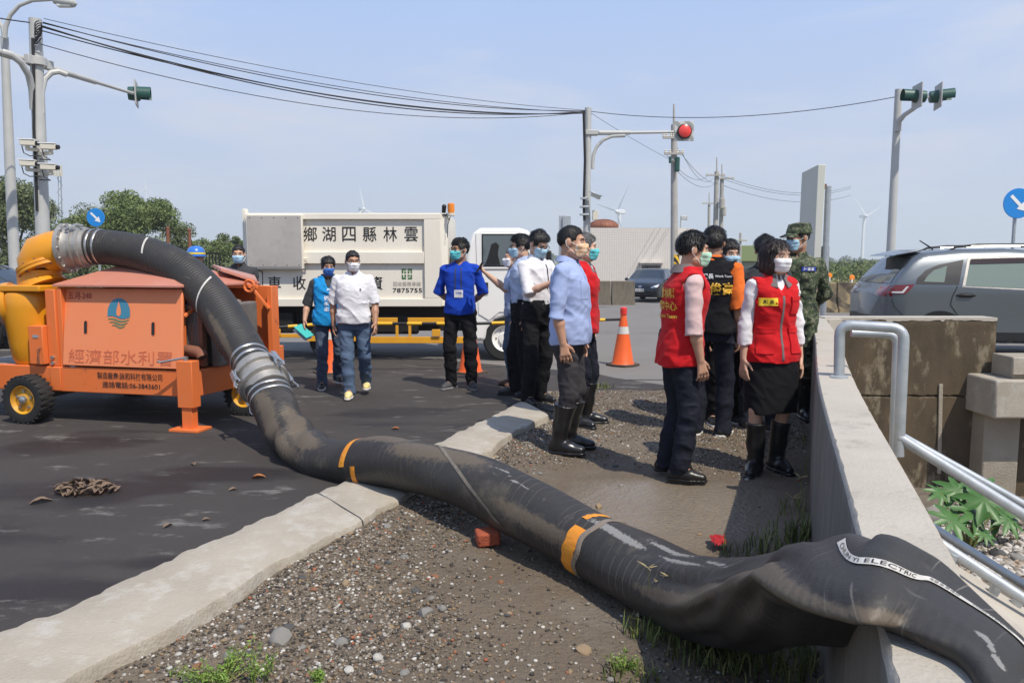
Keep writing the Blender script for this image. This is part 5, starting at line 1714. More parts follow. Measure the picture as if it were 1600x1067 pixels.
def at_px(k):
    return 9.0 * k
# pump-end coupling
c0, t0 = hp_[0], Vector(HT[0])
cpl = thing('hose_coupling', 'grey cast flange coupling at the pump end of the hose', 'coupling', c0)
a0 = Vector((0, 0, 0))
fl = obj('flange', MB().lathe([(0.12, -0.06), (0.228, -0.06), (0.228, -0.025), (0.19, -0.02), (0.176, 0.02), (0.176, 0.04), (0.188, 0.045), (0.188, 0.06), (0.174, 0.065), (0.176, 0.10), (0.188, 0.105), (0.188, 0.125), (0.174, 0.13), (0.170, 0.165), (0.15, 0.17)], a0, t0, 36), M_CASTAL, cpl)
f1 = t0.cross(Vector((0, 0, 1))).normalized(); f2 = f1.cross(t0)
for i in range(14):
    a = i * 2 * math.pi / 14
    q = (f1 * math.cos(a) + f2 * math.sin(a)) * 0.21
    obj('bolt', MB().cyl(q - t0 * 0.035, q - t0 * 0.012, 0.014, 0.013, 6), M_STEEL, fl)
for a in (0.9, 3.4):
    q = (f1 * math.cos(a) + f2 * math.sin(a)) * 0.20
    q2 = (f1 * math.cos(a + 0.25) + f2 * math.sin(a + 0.25)) * 0.205
    obj('latch', MB().tube([q + t0 * 0.02, q * 1.08 + t0 * 0.06, q2 * 1.08 + t0 * 0.1, q2 + t0 * 0.16], 0.014, 8), M_STEEL, fl)
for s_ in (0.205, 0.27):
    hose_band('steel_band', at_s(s_), 0.022, 0.006, M_BAND)
# mid coupling with latches
ic_ = at_px(7.75)
k = int(ic_)
c1, t1 = Vector(hp_[k]), Vector(HT[k])
cp2 = thing('hose_coupling', 'grey latched coupling halfway down the hose beside the trailer', 'coupling', c1)
rr = R0_
cb2 = obj('coupling_body', MB().lathe([(rr, -0.15), (rr + 0.012, -0.145), (rr + 0.014, -0.09), (rr + 0.045, -0.085), (rr + 0.045, -0.045), (rr + 0.024, -0.035), (rr + 0.028, 0.02), (rr + 0.044, 0.03), (rr + 0.044, 0.07), (rr + 0.016, 0.085), (rr + 0.012, 0.15), (rr, 0.155)], (0, 0, 0), t1, 40, close=False), M_CASTAL, cp2)
f1 = t1.cross(Vector((0, 0, 1))).normalized(); f2 = f1.cross(t1)
for a in (0.2, 1.9, 3.2, 5.0):
    u = f1 * math.cos(a) + f2 * math.sin(a)
    w = t1.cross(u)
    mb = MB()
    for s_ in (-1, 1):
        mb.tube([u * (rr + 0.05) - t1 * 0.075 + w * 0.022 * s_, u * (rr + 0.075) + t1 * 0.0 + w * 0.022 * s_, u * (rr + 0.06) + t1 * 0.07 + w * 0.022 * s_], 0.008, 6)
    mb.beam(u * (rr + 0.075) - t1 * 0.07, u * (rr + 0.085) + t1 * 0.05, 0.04, 0.016, up=u)
    mb.tube([u * (rr + 0.085) + t1 * 0.04, u * (rr + 0.11) + t1 * 0.10, u * (rr + 0.10) + t1 * 0.13], 0.009, 6)
    obj('latch', mb, M_STEEL, cb2)
sc_mid = HS[k]
for ds in (-0.26, -0.195, 0.205, 0.275):
    hose_band('steel_band', at_s(sc_mid + ds), 0.024, 0.006, M_BAND)
# white spiral marks on the arch (ropey dashes)
def spiral(i0, i1, th0, th1, wd, name='white_mark', m=M_STRIPE, n=40, off=0.004, side=None):
    vs = []
    for q in range(n + 1):
        u = q / n
        i = i0 + (i1 - i0) * u
        th = th0 + (th1 - th0) * u
        for e in (-0.5, 0.5):
            vs.append(hose_pt(i + e * wd / max(0.008, STEP(i)), th, off))
    return obj(name, MB().add(vs, [(2 * q, 2 * q + 2, 2 * q + 3, 2 * q + 1) for q in range(n)]), m, hose, smooth=60)
# side facing the camera is on the +HX side when the run goes to the right (HX = T x Z)
spiral(at_px(3.05), at_px(3.25), 1.35, 0.25, 0.020)
spiral(at_px(4.75), at_px(5.15), 1.5, -0.3, 0.020)
# orange tape joints and clear tape
hose_band('orange_tape', at_px(12.45), 0.05, 0.004, M_TAPE, 0.0, math.pi * 2, slant=0.10, wob=0.008)
hose_band('orange_tape', at_px(18.0), 0.085, 0.004, M_TAPE, -0.9, 0.85, slant=0.05, wob=0.004)
hose_band('orange_tape', at_px(18.0) + 0.6, 0.035, 0.004, M_TAPE, 1.15, 1.95, slant=0.03, wob=0.003)
hose_band('clear_tape', at_px(18.0) + 1.4, 0.035, 0.006, M_CLEARTAPE, -1.0, 2.2, slant=0.10, wob=0.008)
# long stripe after the kerb, on the near side
spiral(at_px(14.6), at_px(16.6), 1.75, -0.35, 0.045, 'printed_stripe', mat('worn_stripe', (0.22, 0.19, 0.15), 0.6, col2=(0.08, 0.07, 0.06), nscale=40, contrast=0.1), 60)
# white printed stripe across the flattened end with black lettering
E_ = []
def stripe_at(u):
    i = at_px(24.35) + (at_px(29.3) - at_px(24.35)) * u
    th = 1.58 + 0.10 * u
    return i, th
n = 70
vs = []
WS = 0.023
for q in range(n + 1):
    i, th = stripe_at(q / n)
    a = int(min(nst - 2, i))
    dth = WS / max(0.1, ha_[a])
    for e in (-0.5, 0.5):
        vs.append(hose_pt(i, th + e * dth, 0.003))
obj('printed_stripe', MB().add(vs, [(2 * q, 2 * q + 2, 2 * q + 3, 2 * q + 1) for q in range(n)]), M_STRIPE, hose, smooth=60)
def hose_text(s, u0, u1, hgt):
    V2, F2, w, h = text2d(s, 0.0)
    i0, i1 = stripe_at(u0)[0], stripe_at(u1)[0]
    vs = []
    for x, y in V2:
        u = u0 + (u1 - u0) * (x / w + 0.5)
        i, th = stripe_at(u)
        a = int(min(nst - 2, i))
        vs.append(hose_pt(i, th + (y / h) * hgt / ha_[a], 0.0042))
    obj('stripe_print', MB().add(vs, F2), M_BLACKPRINT, hose, smooth=0)
hose_text('CHUN YI ELECTRIC', 0.02, 0.26, 0.014)
hose_text('海量金屬橡膠', 0.34, 0.50, 0.015)
hose_text('CHUN YI ELECTRIC', 0.58, 0.82, 0.014)
# short suction hose that leaves the pump to the left
sh2 = thing('suction_hose', 'short black suction hose on the pump left side, cut by the picture edge', 'hose', Mt @ ic)
p = [Mt @ (ic + ia * q) for q in (0.02, 0.10, 0.2)] + [D(-30, 512, 6.95), D(-90, 560, 6.8), D(-150, 640, 6.6)]
obj('hose_body', MB().tube(p, [0.155] * 6, 24), M_HOSE, sh2, world=True)
obj('flange_ring', MB().lathe([(0.15, 0.02), (0.205, 0.02), (0.205, 0.05), (0.17, 0.06), (0.165, 0.12), (0.15, 0.125)], Mt @ ic, Mt.to_3x3() @ ia, 30, close=False), M_CASTAL, sh2, world=True)
# ------------------------------------------------------------------ recycling truck
M_TBODY = mat('truck_body_cream', (0.80, 0.755, 0.65), 0.45, col2=(0.75, 0.69, 0.58), nscale=1.6, contrast=0.2, col3=(0.42, 0.33, 0.22), scale3=2.6, lo3=0.64, hi3=0.82, stretch=(1.6, 1.6, 0.5))
M_TCAB = mat('truck_cab_white', (0.84, 0.82, 0.77), 0.3, coat=0.4)
M_CHASSIS = mat('chassis_black', (0.012, 0.012, 0.012), 0.6)
M_GUARD = mat('guard_yellow', (0.78, 0.38, 0.02), 0.42, col2=(0.66, 0.31, 0.03), nscale=6, contrast=0.1)
M_ALU = mat('blotchy_aluminium', (0.52, 0.49, 0.45), 0.5, 0.15, col2=(0.40, 0.37, 0.335), nscale=1.8, contrast=0.05, col3=(0.33, 0.30, 0.27), scale3=2.0, lo3=0.5, hi3=0.75, detail=3)
M_STENCIL = mat('stencil_black', (0.018, 0.016, 0.015), 0.6)
M_GREYPRINT = mat('grey_print', (0.30, 0.28, 0.25), 0.6)
M_RECYC = mat('recycle_green', (0.055, 0.16, 0.045), 0.5)
TK = 108.0
TY = 11.1
TO = Vector(((387 - 800) / TK, TY, road_z(0, TY)))
tk_ = thing('recycling_truck', 'white recycling truck with black stencilled characters and yellow side guards', 'truck', TO)
def tx(px):
    return (px - 387) / TK
def tz(py):
    return CAM_H - TO.z - (py - 408) / TK
XB1 = tx(690)
zb, zt = tz(478), tz(336)
body = MB()
body.box((0, 0.04, zb), (XB1, 1.72, zt - 0.01))
bb_ = obj('cargo_body', body, M_TBODY, tk_, bevel=0.006)
# frame members proud of the recessed panels
def bx(name, x0, x1, y0, y1, off=0.0, dep=0.05, m=M_TBODY, par=bb_, bev=0.006):
    return obj(name, MB().box((tx(x0), 0.04 - dep, tz(y1)), (tx(x1), 0.0385 + off, tz(y0))), m, par, bevel=bev)
bx('top_rail', 387, 690, 335, 344)
bx('bottom_rail', 387, 690, 466.5, 478.5)
bx('middle_rail', 398.3, 663.7, 394, 412)
bx('end_post', 387, 398, 344.3, 466.2)
bx('end_post', 664, 690, 344.3, 466.2)
obj('front_bevel', MB().prism([(XB1 + 0.001, -0.01), (XB1 + 0.09, 0.10), (XB1 + 0.09, 1.70), (XB1 + 0.001, 1.70)], (0, 0, zb), (1, 0, 0), (0, 1, 0), zt - zb), M_TBODY, bb_, bevel=0.005)
obj('rim_rail', MB().box((-0.01, 0.0, zt), (XB1 + 0.06, 0.06, zt + 0.015)), M_TBODY, bb_)
obj('rear_post', MB().box((-0.07, 0.1, zb + 0.05), (-0.005, 0.2, zt + 0.08)), M_TBODY, bb_, bevel=0.01)
# square sheet cover
pl = obj('cover_frame', MB().box((tx(392), -0.075, tz(420)), (tx(478), -0.012, tz(337))), M_TBODY, tk_, bevel=0.005)
obj('cover_sheet', MB().box((tx(394), -0.086, tz(417)), (tx(476), -0.077, tz(339))), M_ALU, pl)
for i in range(5):
    for y_ in (342, 414):
        q = Vector((tx(398 + i * 18.5), -0.0865, tz(y_)))
        obj('rivet', MB().ball(q, 0.008, 8, 5), M_GREYPLATE, pl)
obj('hinge', MB().tube([(tx(478) , -0.03, tz(404)), (tx(484), -0.04, tz(404)), (tx(484), -0.04, tz(410)), (tx(478), -0.03, tz(411))], 0.010, 6), M_TBODY, bb_)
def stencil(ch, px, py, w, h, m=M_STENCIL, bold=0.006, y=-0.0125):
    return lettering('stencil', ch, m, bb_, (tx(px), y, tz(py)), (1, 0, 0), (0, 0, 1), w / TK, h / TK, bold)
for ch, px in (('鄉', 487), ('湖', 516), ('四', 547), ('縣', 579), ('林', 611), ('雲', 643.5)):
    stencil(ch, px, 366.5, 21, 22.5, y=0.0355)
for ch, px in (('車', 429), ('收', 468), ('回', 507), ('源', 548), ('資', 588)):
    stencil(ch, px, 442, 20, 21, y=0.0355)
stencil('回收服務專線', 636, 443.5, 43, 7, M_GREYPRINT, 0.0, 0.0355)
stencil('7875755', 636.5, 453.5, 46, 7, M_STENCIL, 0.01, 0.0355)
# recycling emblem: four bent arrows round a square
mb = MB()
cx, cz = tx(636), tz(428)
s_ = 7.0 / TK
for k in range(4):
    R_ = Matrix.Rotation(k * math.pi / 2, 3, 'Y')
    for poly in ([(-1.0, 0.15), (-1.0, 1.0), (-0.15, 1.0), (-0.15, 0.72), (-0.70, 0.72), (-0.70, 0.15)], [(-0.55, 0.15), (-0.55, 0.48), (-0.12, 0.48), (-0.12, 0.15), (-0.3, 0.15), (-0.3, 0.3), (-0.4, 0.3), (-0.4, 0.15)]):
        pts = [R_ @ Vector((a * s_ * 1.15, 0, b_ * s_ * 1.15)) + Vector((cx, 0.0355, cz)) for a, b_ in poly]
        mb.add(pts, [tuple(range(len(pts)))])
obj('recycling_emblem', mb, M_RECYC, bb_, smooth=0)
# chassis, guards
obj('chassis', MB().box((0.1, 0.25, 0.42), (tx(722), 1.45, zb - 0.003)), M_CHASSIS, tk_, bevel=0.01)
obj('toolbox', MB().box((0.3, 0.1, 0.40), (0.62, 0.24, 0.70)), M_CHASSIS, tk_, bevel=0.02)
obj('fuel_tank', MB().box((1.75, 0.12, 0.38), (2.45, 0.245, 0.66)), M_CHASSIS, tk_, bevel=0.03)
gd = obj('side_guard', MB().box((tx(408), -0.02, tz(527)), (tx(476), 0.02, tz(521.5))), M_GUARD, tk_, bevel=0.004)
g2 = obj('side_guard', MB().box((tx(571), -0.02, tz(536)), (tx(724), 0.02, tz(526))), M_GUARD, tk_, bevel=0.004)
obj('guard_rail', MB().box((tx(478), -0.015, tz(533)), (tx(570), 0.015, tz(525))), M_GUARD, g2, bevel=0.004)
for x0, x1 in ((558, 621), (637, 724)):
    obj('guard_panel', MB().box((tx(x0), -0.02, tz(506)), (tx(x1), 0.015, tz(496))), M_GUARD, g2, bevel=0.004)
for x in (558, 618, 638, 700):
    obj('guard_post', MB().box((tx(x), -0.018, tz(526.2)), (tx(x + 4), 0.014, tz(506.2))), M_GUARD, g2)
for x in (431, 681):
    obj('side_marker', MB().box((tx(x - 6), -0.05, tz(525)), (tx(x + 7), -0.021, tz(514))), M_GUARD, tk_, bevel=0.006)
obj('guard_block', MB().box((tx(424), -0.03, tz(521)), (tx(437), 0.02, tz(512))), M_GUARD, tk_, bevel=0.004)
def truck_wheel(x, y, R, wdt, f=-1):
    w = obj('wheel', MB().lathe([(R * 0.6, -wdt / 2), (R * 0.93, -wdt / 2), (R, -wdt / 2 + 0.03), (R, wdt / 2 - 0.03), (R * 0.93, wdt / 2), (R * 0.60, wdt / 2 - 0.005)], (x, y, R), (0, f, 0), 36, close=False), M_RUBBER, tk_)
    obj('rim', MB().lathe([(R * 0.62, wdt * 0.42), (R * 0.58, wdt * 0.46), (R * 0.53, wdt * 0.25), (R * 0.3, wdt * 0.18), (R * 0.26, wdt * 0.36), (0.01, wdt * 0.38)], (x, y, R), (0, f, 0), 28, close=False), M_TCAB, w)
    for i in range(6):
        a = i * math.pi / 3
        obj('wheel_nut', MB().cyl((x + R * 0.4 * math.cos(a), y + f * wdt * 0.18, R + R * 0.4 * math.sin(a)), (x + R * 0.4 * math.cos(a), y + f * wdt * 0.26, R + R * 0.4 * math.sin(a)), 0.014, 0.014, 6), M_STEEL, w)
truck_wheel(tx(789), 0.13, 0.325, 0.19)
truck_wheel(tx(789), 1.55, 0.325, 0.19, 1)
truck_wheel(tx(512), 0.18, 0.30, 0.26)
truck_wheel(tx(512), 1.52, 0.30, 0.26, 1)
# cab: side profile swept across the width
xc0, xc1 = tx(727), tx(862)
prof = [(xc0, tz(516)), (xc0 - 0.0, tz(440)), (xc0 + 0.02, tz(395)), (xc0 + 0.12, tz(364)), (xc0 + 0.22, tz(357)), (tx(812), tz(357)), (tx(826), tz(361)), (tx(848), tz(402)), (tx(858), tz(440)), (xc1, tz(470)), (xc1, tz(530)),
        (tx(820), tz(533)), (tx(818), tz(515)), (tx(806), tz(500)), (tx(790), tz(495)), (tx(773), tz(500)), (tx(762), tz(515)), (tx(759), tz(533)), (tx(738), tz(533))]
cabm = MB().prism([(a, b) for a, b in prof], (0, 1.62, 0), (1, 0, 0), (0, 0, 1), 1.60)
cab = obj('cab', cabm, M_TCAB, tk_, bevel=0.05, segs=3)
obj('cab_floor', MB().box((xc0 + 0.05, 0.1, 0.35), (tx(850), 1.5, 0.62)), M_CHASSIS, cab)
def cabdecal(name, poly, m, off=0.004, par=cab):
    mb = MB()
    mb.prism([(tx(x), tz(y)) for x, y in poly], (0, 0.0195, 0), (1, 0, 0), (0, 0, 1), off)
    return obj(name, mb, m, par, smooth=0)
dr = cabdecal('door', [(744, 365), (822, 365), (845, 410), (848, 492), (812, 492), (800, 487), (780, 487), (764, 500), (748, 490)], M_TCAB, 0.012)
M_CABGLASS = mat('cab_glass', (0.10, 0.125, 0.13), 0.05, spec=0.8, coat=0.3)
cabdecal('window_seal', [(753, 366.5), (812, 366.5), (836, 416.5), (753, 416.5)], M_CHASSIS, 0.016, dr)
wd_ = cabdecal('window', [(755, 368.5), (811, 368.5), (832, 414.5), (755, 414.5)], M_CABGLASS, 0.019, dr)
cabdecal('seat_back', [(768, 382), (775, 379), (780, 384), (778, 398), (782, 414), (758, 414), (763, 400)], M_CHASSIS, 0.0205, wd_)
obj('door_handle', MB().box((tx(754), -0.012, tz(459)), (tx(763), 0.004, tz(441))), M_CHASSIS, dr, bevel=0.012)
obj('side_trim', MB().box((tx(752), 0.0, tz(421.5)), (tx(846), 0.006, tz(419.5))), M_GREYPRINT, dr)
obj('side_mirror', MB().box((tx(852), -0.25, tz(425)), (tx(860), -0.08, tz(392))), M_CHASSIS, cab, bevel=0.02)
obj('wheel_arch', MB().tube([(tx(789) + 0.36 * math.cos(a), 0.06, 0.325 + 0.38 * math.sin(a)) for a in [math.pi * i / 14 for i in range(15)]], 0.04, 8), M_CHASSIS, cab)
obj('windscreen', MB().add([(tx(829), 0.12, tz(365)), (tx(829), 1.5, tz(365)), (tx(849.5), 1.55, tz(402)), (tx(849.5), 0.07, tz(402))], [(0, 1, 2, 3)]), M_CABGLASS, cab, smooth=0)
# grey roller between body and cab, beacon and horn
obj('spare_wheel', MB().lathe([(0.1, -0.08), (0.28, -0.09), (0.31, -0.05), (0.31, 0.05), (0.28, 0.09), (0.1, 0.08)], (tx(708), 0.55, tz(428)), (1, 0, 0), 24), M_RUBBER, tk_)
bk = obj('beacon_bracket', MB().tube([(tx(697), 0.06, tz(338)), (tx(700), 0.02, tz(336)), (tx(706), 0.0, tz(336)), (tx(706), 0.0, tz(334))], 0.012, 6), M_CHASSIS, tk_)
obj('beacon_lamp', MB().lathe([(0.045, -0.005), (0.05, 0.03), (0.05, 0.12), (0.044, 0.128), (0.01, 0.13)], (tx(706), 0.0, tz(333.5)), (0, 0, 1), 16), M_AMBER, bk)
obj('beacon_base', MB().lathe([(0.05, -0.05), (0.055, -0.045), (0.055, -0.008), (0.04, -0.006)], (tx(706), 0.0, tz(333.5)), (0, 0, 1), 16), M_CREAM, bk)
obj('horn', MB().lathe([(0.02, -0.05), (0.03, 0.0), (0.034, 0.08), (0.02, 0.10)], (tx(694.5), 0.03, tz(332)), (0.1, -0.2, 1), 10), M_CHASSIS, bk)
obj('beacon_wire', MB().tube([(tx(700), 0.02, tz(336)), (tx(702), -0.01, tz(345)), (tx(705), -0.01, tz(340)), (tx(701), 0.0, tz(352)), (tx(700), 0.0, tz(372))], 0.006, 5), M_CHASSIS, bk)
obj('tail_wire', MB().tube([(tx(404), -0.02, tz(422)), (tx(413), -0.03, tz(424)), (tx(413), -0.03, tz(440)), (tx(411), -0.03, tz(465)), (tx(418), -0.03, tz(477)), (tx(432), -0.02, tz(480))], 0.008, 5), M_CHASSIS, tk_)

# ------------------------------------------------------------------ cars
M_TYRE = M_RUBBER
def car(label, loc, rz, prm, paint, parts, name='car'):
    """Body lofted from a side profile (roof line), a waist line and plan taper; glass, lamps and trims laid on its surface."""
    t = thing(name, label, 'car', loc, rz)
    Lh, Wd = prm['L'], prm['W'] / 2
    xs = np.linspace(0, 1, 61)
    rx_ = [p[0] for p in prm['roof']]; rz_ = [p[1] for p in prm['roof']]
    vs, fs = [], []
    K = 15
    def half_w(x, z):
        e = min(1, (x / 0.10 if x < 0.10 else 1), ((1 - x) / 0.13 if x > 0.87 else 1))
        pl_ = 1 - 0.20 * (1 - math.sqrt(max(0, 1 - (1 - e) ** 2)))
        w = Wd * pl_
        belt = np.interp(x, [p[0] for p in prm['belt']], [p[1] for p in prm['belt']])
        if z > belt:
            rt = prm['top'] - belt
            w *= 1 - prm.get('tumble', 0.20) * ((z - belt) / rt) ** 1.15
        else:
            w *= 1 - 0.035 * ((belt - z) / belt) ** 2 + 0.008 * math.sin(8 * z)
        return w
    for x in xs:
        zt_ = float(np.interp(x, rx_, rz_))
        zb_ = prm['bot'] + 0.14 * max(0, (0.06 - x) / 0.06) + 0.10 * max(0, (x - 0.93) / 0.07)
        belt = float(np.interp(x, [p[0] for p in prm['belt']], [p[1] for p in prm['belt']]))
        zz = [zb_, zb_ + 0.03, zb_ + 0.12, 0.5 * (zb_ + min(belt, zt_)), min(belt, zt_ - 0.06) - 0.12, min(belt, zt_ - 0.05) - 0.03, min(belt, zt_ - 0.045)]
        top0 = min(belt, zt_ - 0.045)
        for f in (0.3, 0.6, 0.85):
            zz.append(top0 + (zt_ - 0.04 - top0) * f)
        sec = [(0.0, zb_)] + [(half_w(x, z) * (0.96 if i == 0 else 1), z) for i, z in enumerate(zz)]
        wt = half_w(x, zt_ - 0.04)
        sec += [(wt * 0.97, zt_ - 0.030), (wt * 0.88, zt_ - 0.010), (wt * 0.5, zt_ + 0.004), (0, zt_ + 0.008)]
        ring = [(y, z) for y, z in sec] + [(-y, z) for y, z in reversed(sec[1:-1])]
        n = len(ring)
        for y, z in ring:
            vs.append(((x - 0.5) * Lh, y, z))
    for i in range(len(xs) - 1):
        for j in range(n):
            a, b = i * n + j, i * n + (j + 1) % n
            fs.append((a, b, b + n, a + n))
    fs.append(tuple(range(n))); fs.append(tuple(len(vs) - n + j for j in range(n - 1, -1, -1)))
    bo = obj('body', MB().add(vs, fs), paint, t, smooth=50)
    me = bo.data
    bvh = BVHTree.FromPolygons([tuple(v.co) for v in me.vertices], [tuple(p.vertices) for p in me.polygons])
    def lay(nm, poly, m, view, off=0.006, parent=bo, sub=0.05):
        """poly in the plane seen from a side: view 'R' (side facing -y), 'B' back (-x), 'F' front (+x); refined, projected and lifted."""
        n_ = {'R': Vector((0, -1, 0)), 'L': Vector((0, 1, 0)), 'B': Vector((-1, 0, 0)), 'F': Vector((1, 0, 0))}[view]
        bm = bmesh.new()
        def P3(a, b):
            return {'R': Vector((a, -3, b)), 'L': Vector((a, 3, b)), 'B': Vector((-4, a, b)), 'F': Vector((4, a, b))}[view]
        vv = [bm.verts.new(P3(a, b)) for a, b in poly]
        bm.faces.new(vv)
        bmesh.ops.triangulate(bm, faces=bm.faces)
        for _ in range(5):
            le = [e for e in bm.edges if e.calc_length() > sub]
            if not le:
                break
            bmesh.ops.subdivide_edges(bm, edges=le, cuts=1)
            bmesh.ops.triangulate(bm, faces=bm.faces)
        for v in bm.verts:
            h = bvh.ray_cast(v.co, -n_)
            if h[0] is not None:
                v.co = h[0] + n_ * off
        out = bpy.data.meshes.new(nm)
        bad = [v for v in bm.verts if abs(v.co.x) > 3.9 or abs(v.co.y) > 2.9]
        bmesh.ops.delete(bm, geom=bad, context='VERTS')
        bmesh.ops.recalc_face_normals(bm, faces=bm.faces)
        bm.to_mesh(out); bm.free()
        out.materials.append(m)
        out.shade_smooth()
        return link(nm, out, parent)
    for (x, R, wd) in prm['wheels']:
        for sgn in (-1, 1):
            y = sgn * (Wd - 0.10)
            w = obj('wheel', MB().lathe([(R * 0.62, -0.1), (R * 0.94, -0.105), (R, -0.07), (R, 0.07), (R * 0.94, 0.105), (R * 0.66, 0.1)], (x, y, R), (0, sgn, 0), 32, close=False), M_TYRE, t)
            mb = MB().lathe([(R * 0.68, 0.09), (R * 0.64, 0.10), (R * 0.60, 0.04), (R * 0.2, 0.03), (R * 0.16, 0.08), (0.01, 0.085)], (x, y, R), (0, sgn, 0), 28, close=False)
            obj('rim', mb, M_CASTAL, w)
            ar = [(x + (R + 0.06) * math.cos(a), R + (R + 0.06) * math.sin(a)) for a in [math.pi * i / 16 - 0.15 for i in range(18)]]
            lay('wheel_arch', ar + [(x - R * 0.9, 0.2), (x + R * 0.9, 0.2)], M_DARK, 'R' if sgn < 0 else 'L', 0.003)
    parts(t, bo, lay, prm)
    return t

M_SUVPAINT = mat('grey_car_paint', (0.135, 0.152, 0.168), 0.32, 0.5, coat=0.5, col2=(0.128, 0.145, 0.16), nscale=300)
M_DARKPAINT = mat('dark_car_paint', (0.012, 0.015, 0.020), 0.3, 0.0, coat=0.5)
M_LAMPRED = mat('lamp_red', (0.16, 0.008, 0.014), 0.12, coat=0.8)
M_LAMPCLEAR = mat('lamp_clear', (0.60, 0.61, 0.62), 0.12, coat=0.8)
M_GREENGLASS = mat('green_tinted_glass', (0.17, 0.21, 0.17), 0.05, spec=0.9, coat=0.5)
M_VISOR = mat('smoked_visor', (0.035, 0.022, 0.022), 0.2)
M_PLATE = mat('number_plate', (0.72, 0.72, 0.70), 0.5)
M_TRIMBLACK = mat('trim_black', (0.015, 0.015, 0.016), 0.4)
suv = dict(L=4.42, W=1.80, bot=0.26, top=1.60, tumble=0.22,
           roof=[(0, 0.98), (0.02, 1.06), (0.045, 1.22), (0.10, 1.50), (0.13, 1.585), (0.25, 1.635), (0.40, 1.645), (0.55, 1.60), (0.62, 1.54), (0.76, 1.13), (0.80, 1.09), (0.95, 0.96), (1.0, 0.78)],
           belt=[(0, 1.10), (0.2, 1.10), (0.5, 1.02), (1, 0.95)], wheels=[(-1.40, 0.335, 0.2), (1.25, 0.335, 0.2)])
def suv_parts(t, bo, lay0, prm):
    def lay(nm, poly, m, view, off=0.006, parent=bo, sub=0.05):
        lamp = nm.startswith('tail')
        return lay0(nm, [(a - (0.0 if lamp else 0.45), b) for a, b in poly] if view == 'R' else poly, m, view, off, parent, sub)
    # glass of the near side: quarter window, rear door, front door
    def line(nm, pts, wd, m=M_TRIMBLACK, off=0.005, view='R'):
        for i in range(len(pts) - 1):
            (a, b), (c, d) = pts[i], pts[i + 1]
            l = math.hypot(c - a, d - b); nx, ny = -(d - b) / l * wd / 2, (c - a) / l * wd / 2
            lay(nm, [(a + nx, b + ny), (a - nx, b - ny), (c - nx, d - ny), (c + nx, d + ny)], m, view, off)
    qs = [(-1.32, 1.115), (-1.28, 1.21), (-1.16, 1.32), (-0.98, 1.40), (-0.62, 1.475), (-0.72, 1.11)]
    lay('window_surround', qs, M_TRIMBLACK, 'R', 0.004)
    lay('quarter_window', [(-1.20, 1.155), (-1.15, 1.23), (-1.05, 1.32), (-0.86, 1.385), (-0.92, 1.145)], M_GREENGLASS, 'R', 0.008)
    rdw = [(-0.63, 1.10), (-0.53, 1.475), (0.36, 1.505), (0.34, 1.055)]
    lay('window_surround', [(-0.68, 1.075), (-0.56, 1.50), (0.42, 1.53), (0.40, 1.03)], M_CASTAL, 'R', 0.004)
    rw = lay('rear_door_window', rdw, M_GREENGLASS, 'R', 0.008)
    lay('rain_visor', [(-0.545, 1.41), (-0.52, 1.485), (0.38, 1.512), (0.375, 1.435)], M_VISOR, 'R', 0.016, rw)
    fdw = [(0.50, 1.05), (0.50, 1.505), (0.90, 1.46), (1.02, 1.28), (1.15, 1.02)]
    lay('window_surround', [(0.44, 1.03), (0.45, 1.53), (0.94, 1.48), (1.22, 0.995)], M_TRIMBLACK, 'R', 0.004)
    fw = lay('front_door_window', fdw, M_GREENGLASS, 'R', 0.008)
    lay('rain_visor', [(0.50, 1.435), (0.49, 1.512), (0.90, 1.465), (0.92, 1.40)], M_VISOR, 'R', 0.016, fw)
    line('door_seam', [(-0.74, 1.09), (-0.80, 0.95), (-0.82, 0.82), (-0.66, 0.60), (-0.55, 0.40)], 0.011)
    line('door_seam', [(0.42, 1.50), (0.42, 0.9), (0.40, 0.42)], 0.011)
    line('door_seam', [(-1.62, 0.90), (-1.58, 0.78), (-1.36, 0.55)], 0.008)
    lay('sill_trim', [(-0.9, 0.28), (-0.9, 0.42), (0.95, 0.42), (0.95, 0.28)], M_TRIMBLACK, 'R', 0.006)
    # handle: recess and bar
    lay('handle_recess', [(-0.62 + 0.13 * math.cos(a), 0.955 + 0.035 * math.sin(a)) for a in [i * math.pi / 8 for i in range(16)]], M_TRIMBLACK, 'R', 0.005)
    obj('door_handle', MB().tube([(-1.21, -0.895, 0.955), (-1.15, -0.925, 0.965), (-1.00, -0.925, 0.963), (-0.93, -0.895, 0.955)], [0.010, 0.016, 0.016, 0.010], 8), M_TRIMBLACK, bo)
    lay('handle_recess', [(0.56 + 0.13 * math.cos(a), 0.94 + 0.035 * math.sin(a)) for a in [i * math.pi / 8 for i in range(16)]], M_TRIMBLACK, 'R', 0.005)
    # tail: lamp wraps round the corner
    lay('tail_lamp', [(-2.17, 0.97), (-2.19, 1.10), (-1.95, 1.105), (-1.78, 1.12), (-1.84, 1.03), (-1.90, 0.97)], M_LAMPRED, 'R', 0.006)
    lay('tail_lamp_bar', [(-2.08, 0.985), (-1.93, 0.985), (-1.86, 1.085), (-1.89, 1.085), (-1.95, 1.01), (-2.08, 1.01)], M_LAMPCLEAR, 'R', 0.012)
    for s_ in (-1, 1):
        lay('tail_lamp', [(s_ * 0.86, 0.93), (s_ * 0.86, 1.10), (s_ * 0.50, 1.08), (s_ * 0.52, 0.95)], M_LAMPRED, 'B', 0.006)
    lay('rear_window', [(-0.76, 1.125), (-0.64, 1.51), (0.64, 1.51), (0.76, 1.125)], M_GLASS, 'B', 0.008)
    lay('rear_bumper', [(-0.86, 0.36), (-0.86, 0.62), (0.86, 0.62), (0.86, 0.36)], M_TRIMBLACK, 'B', 0.006)
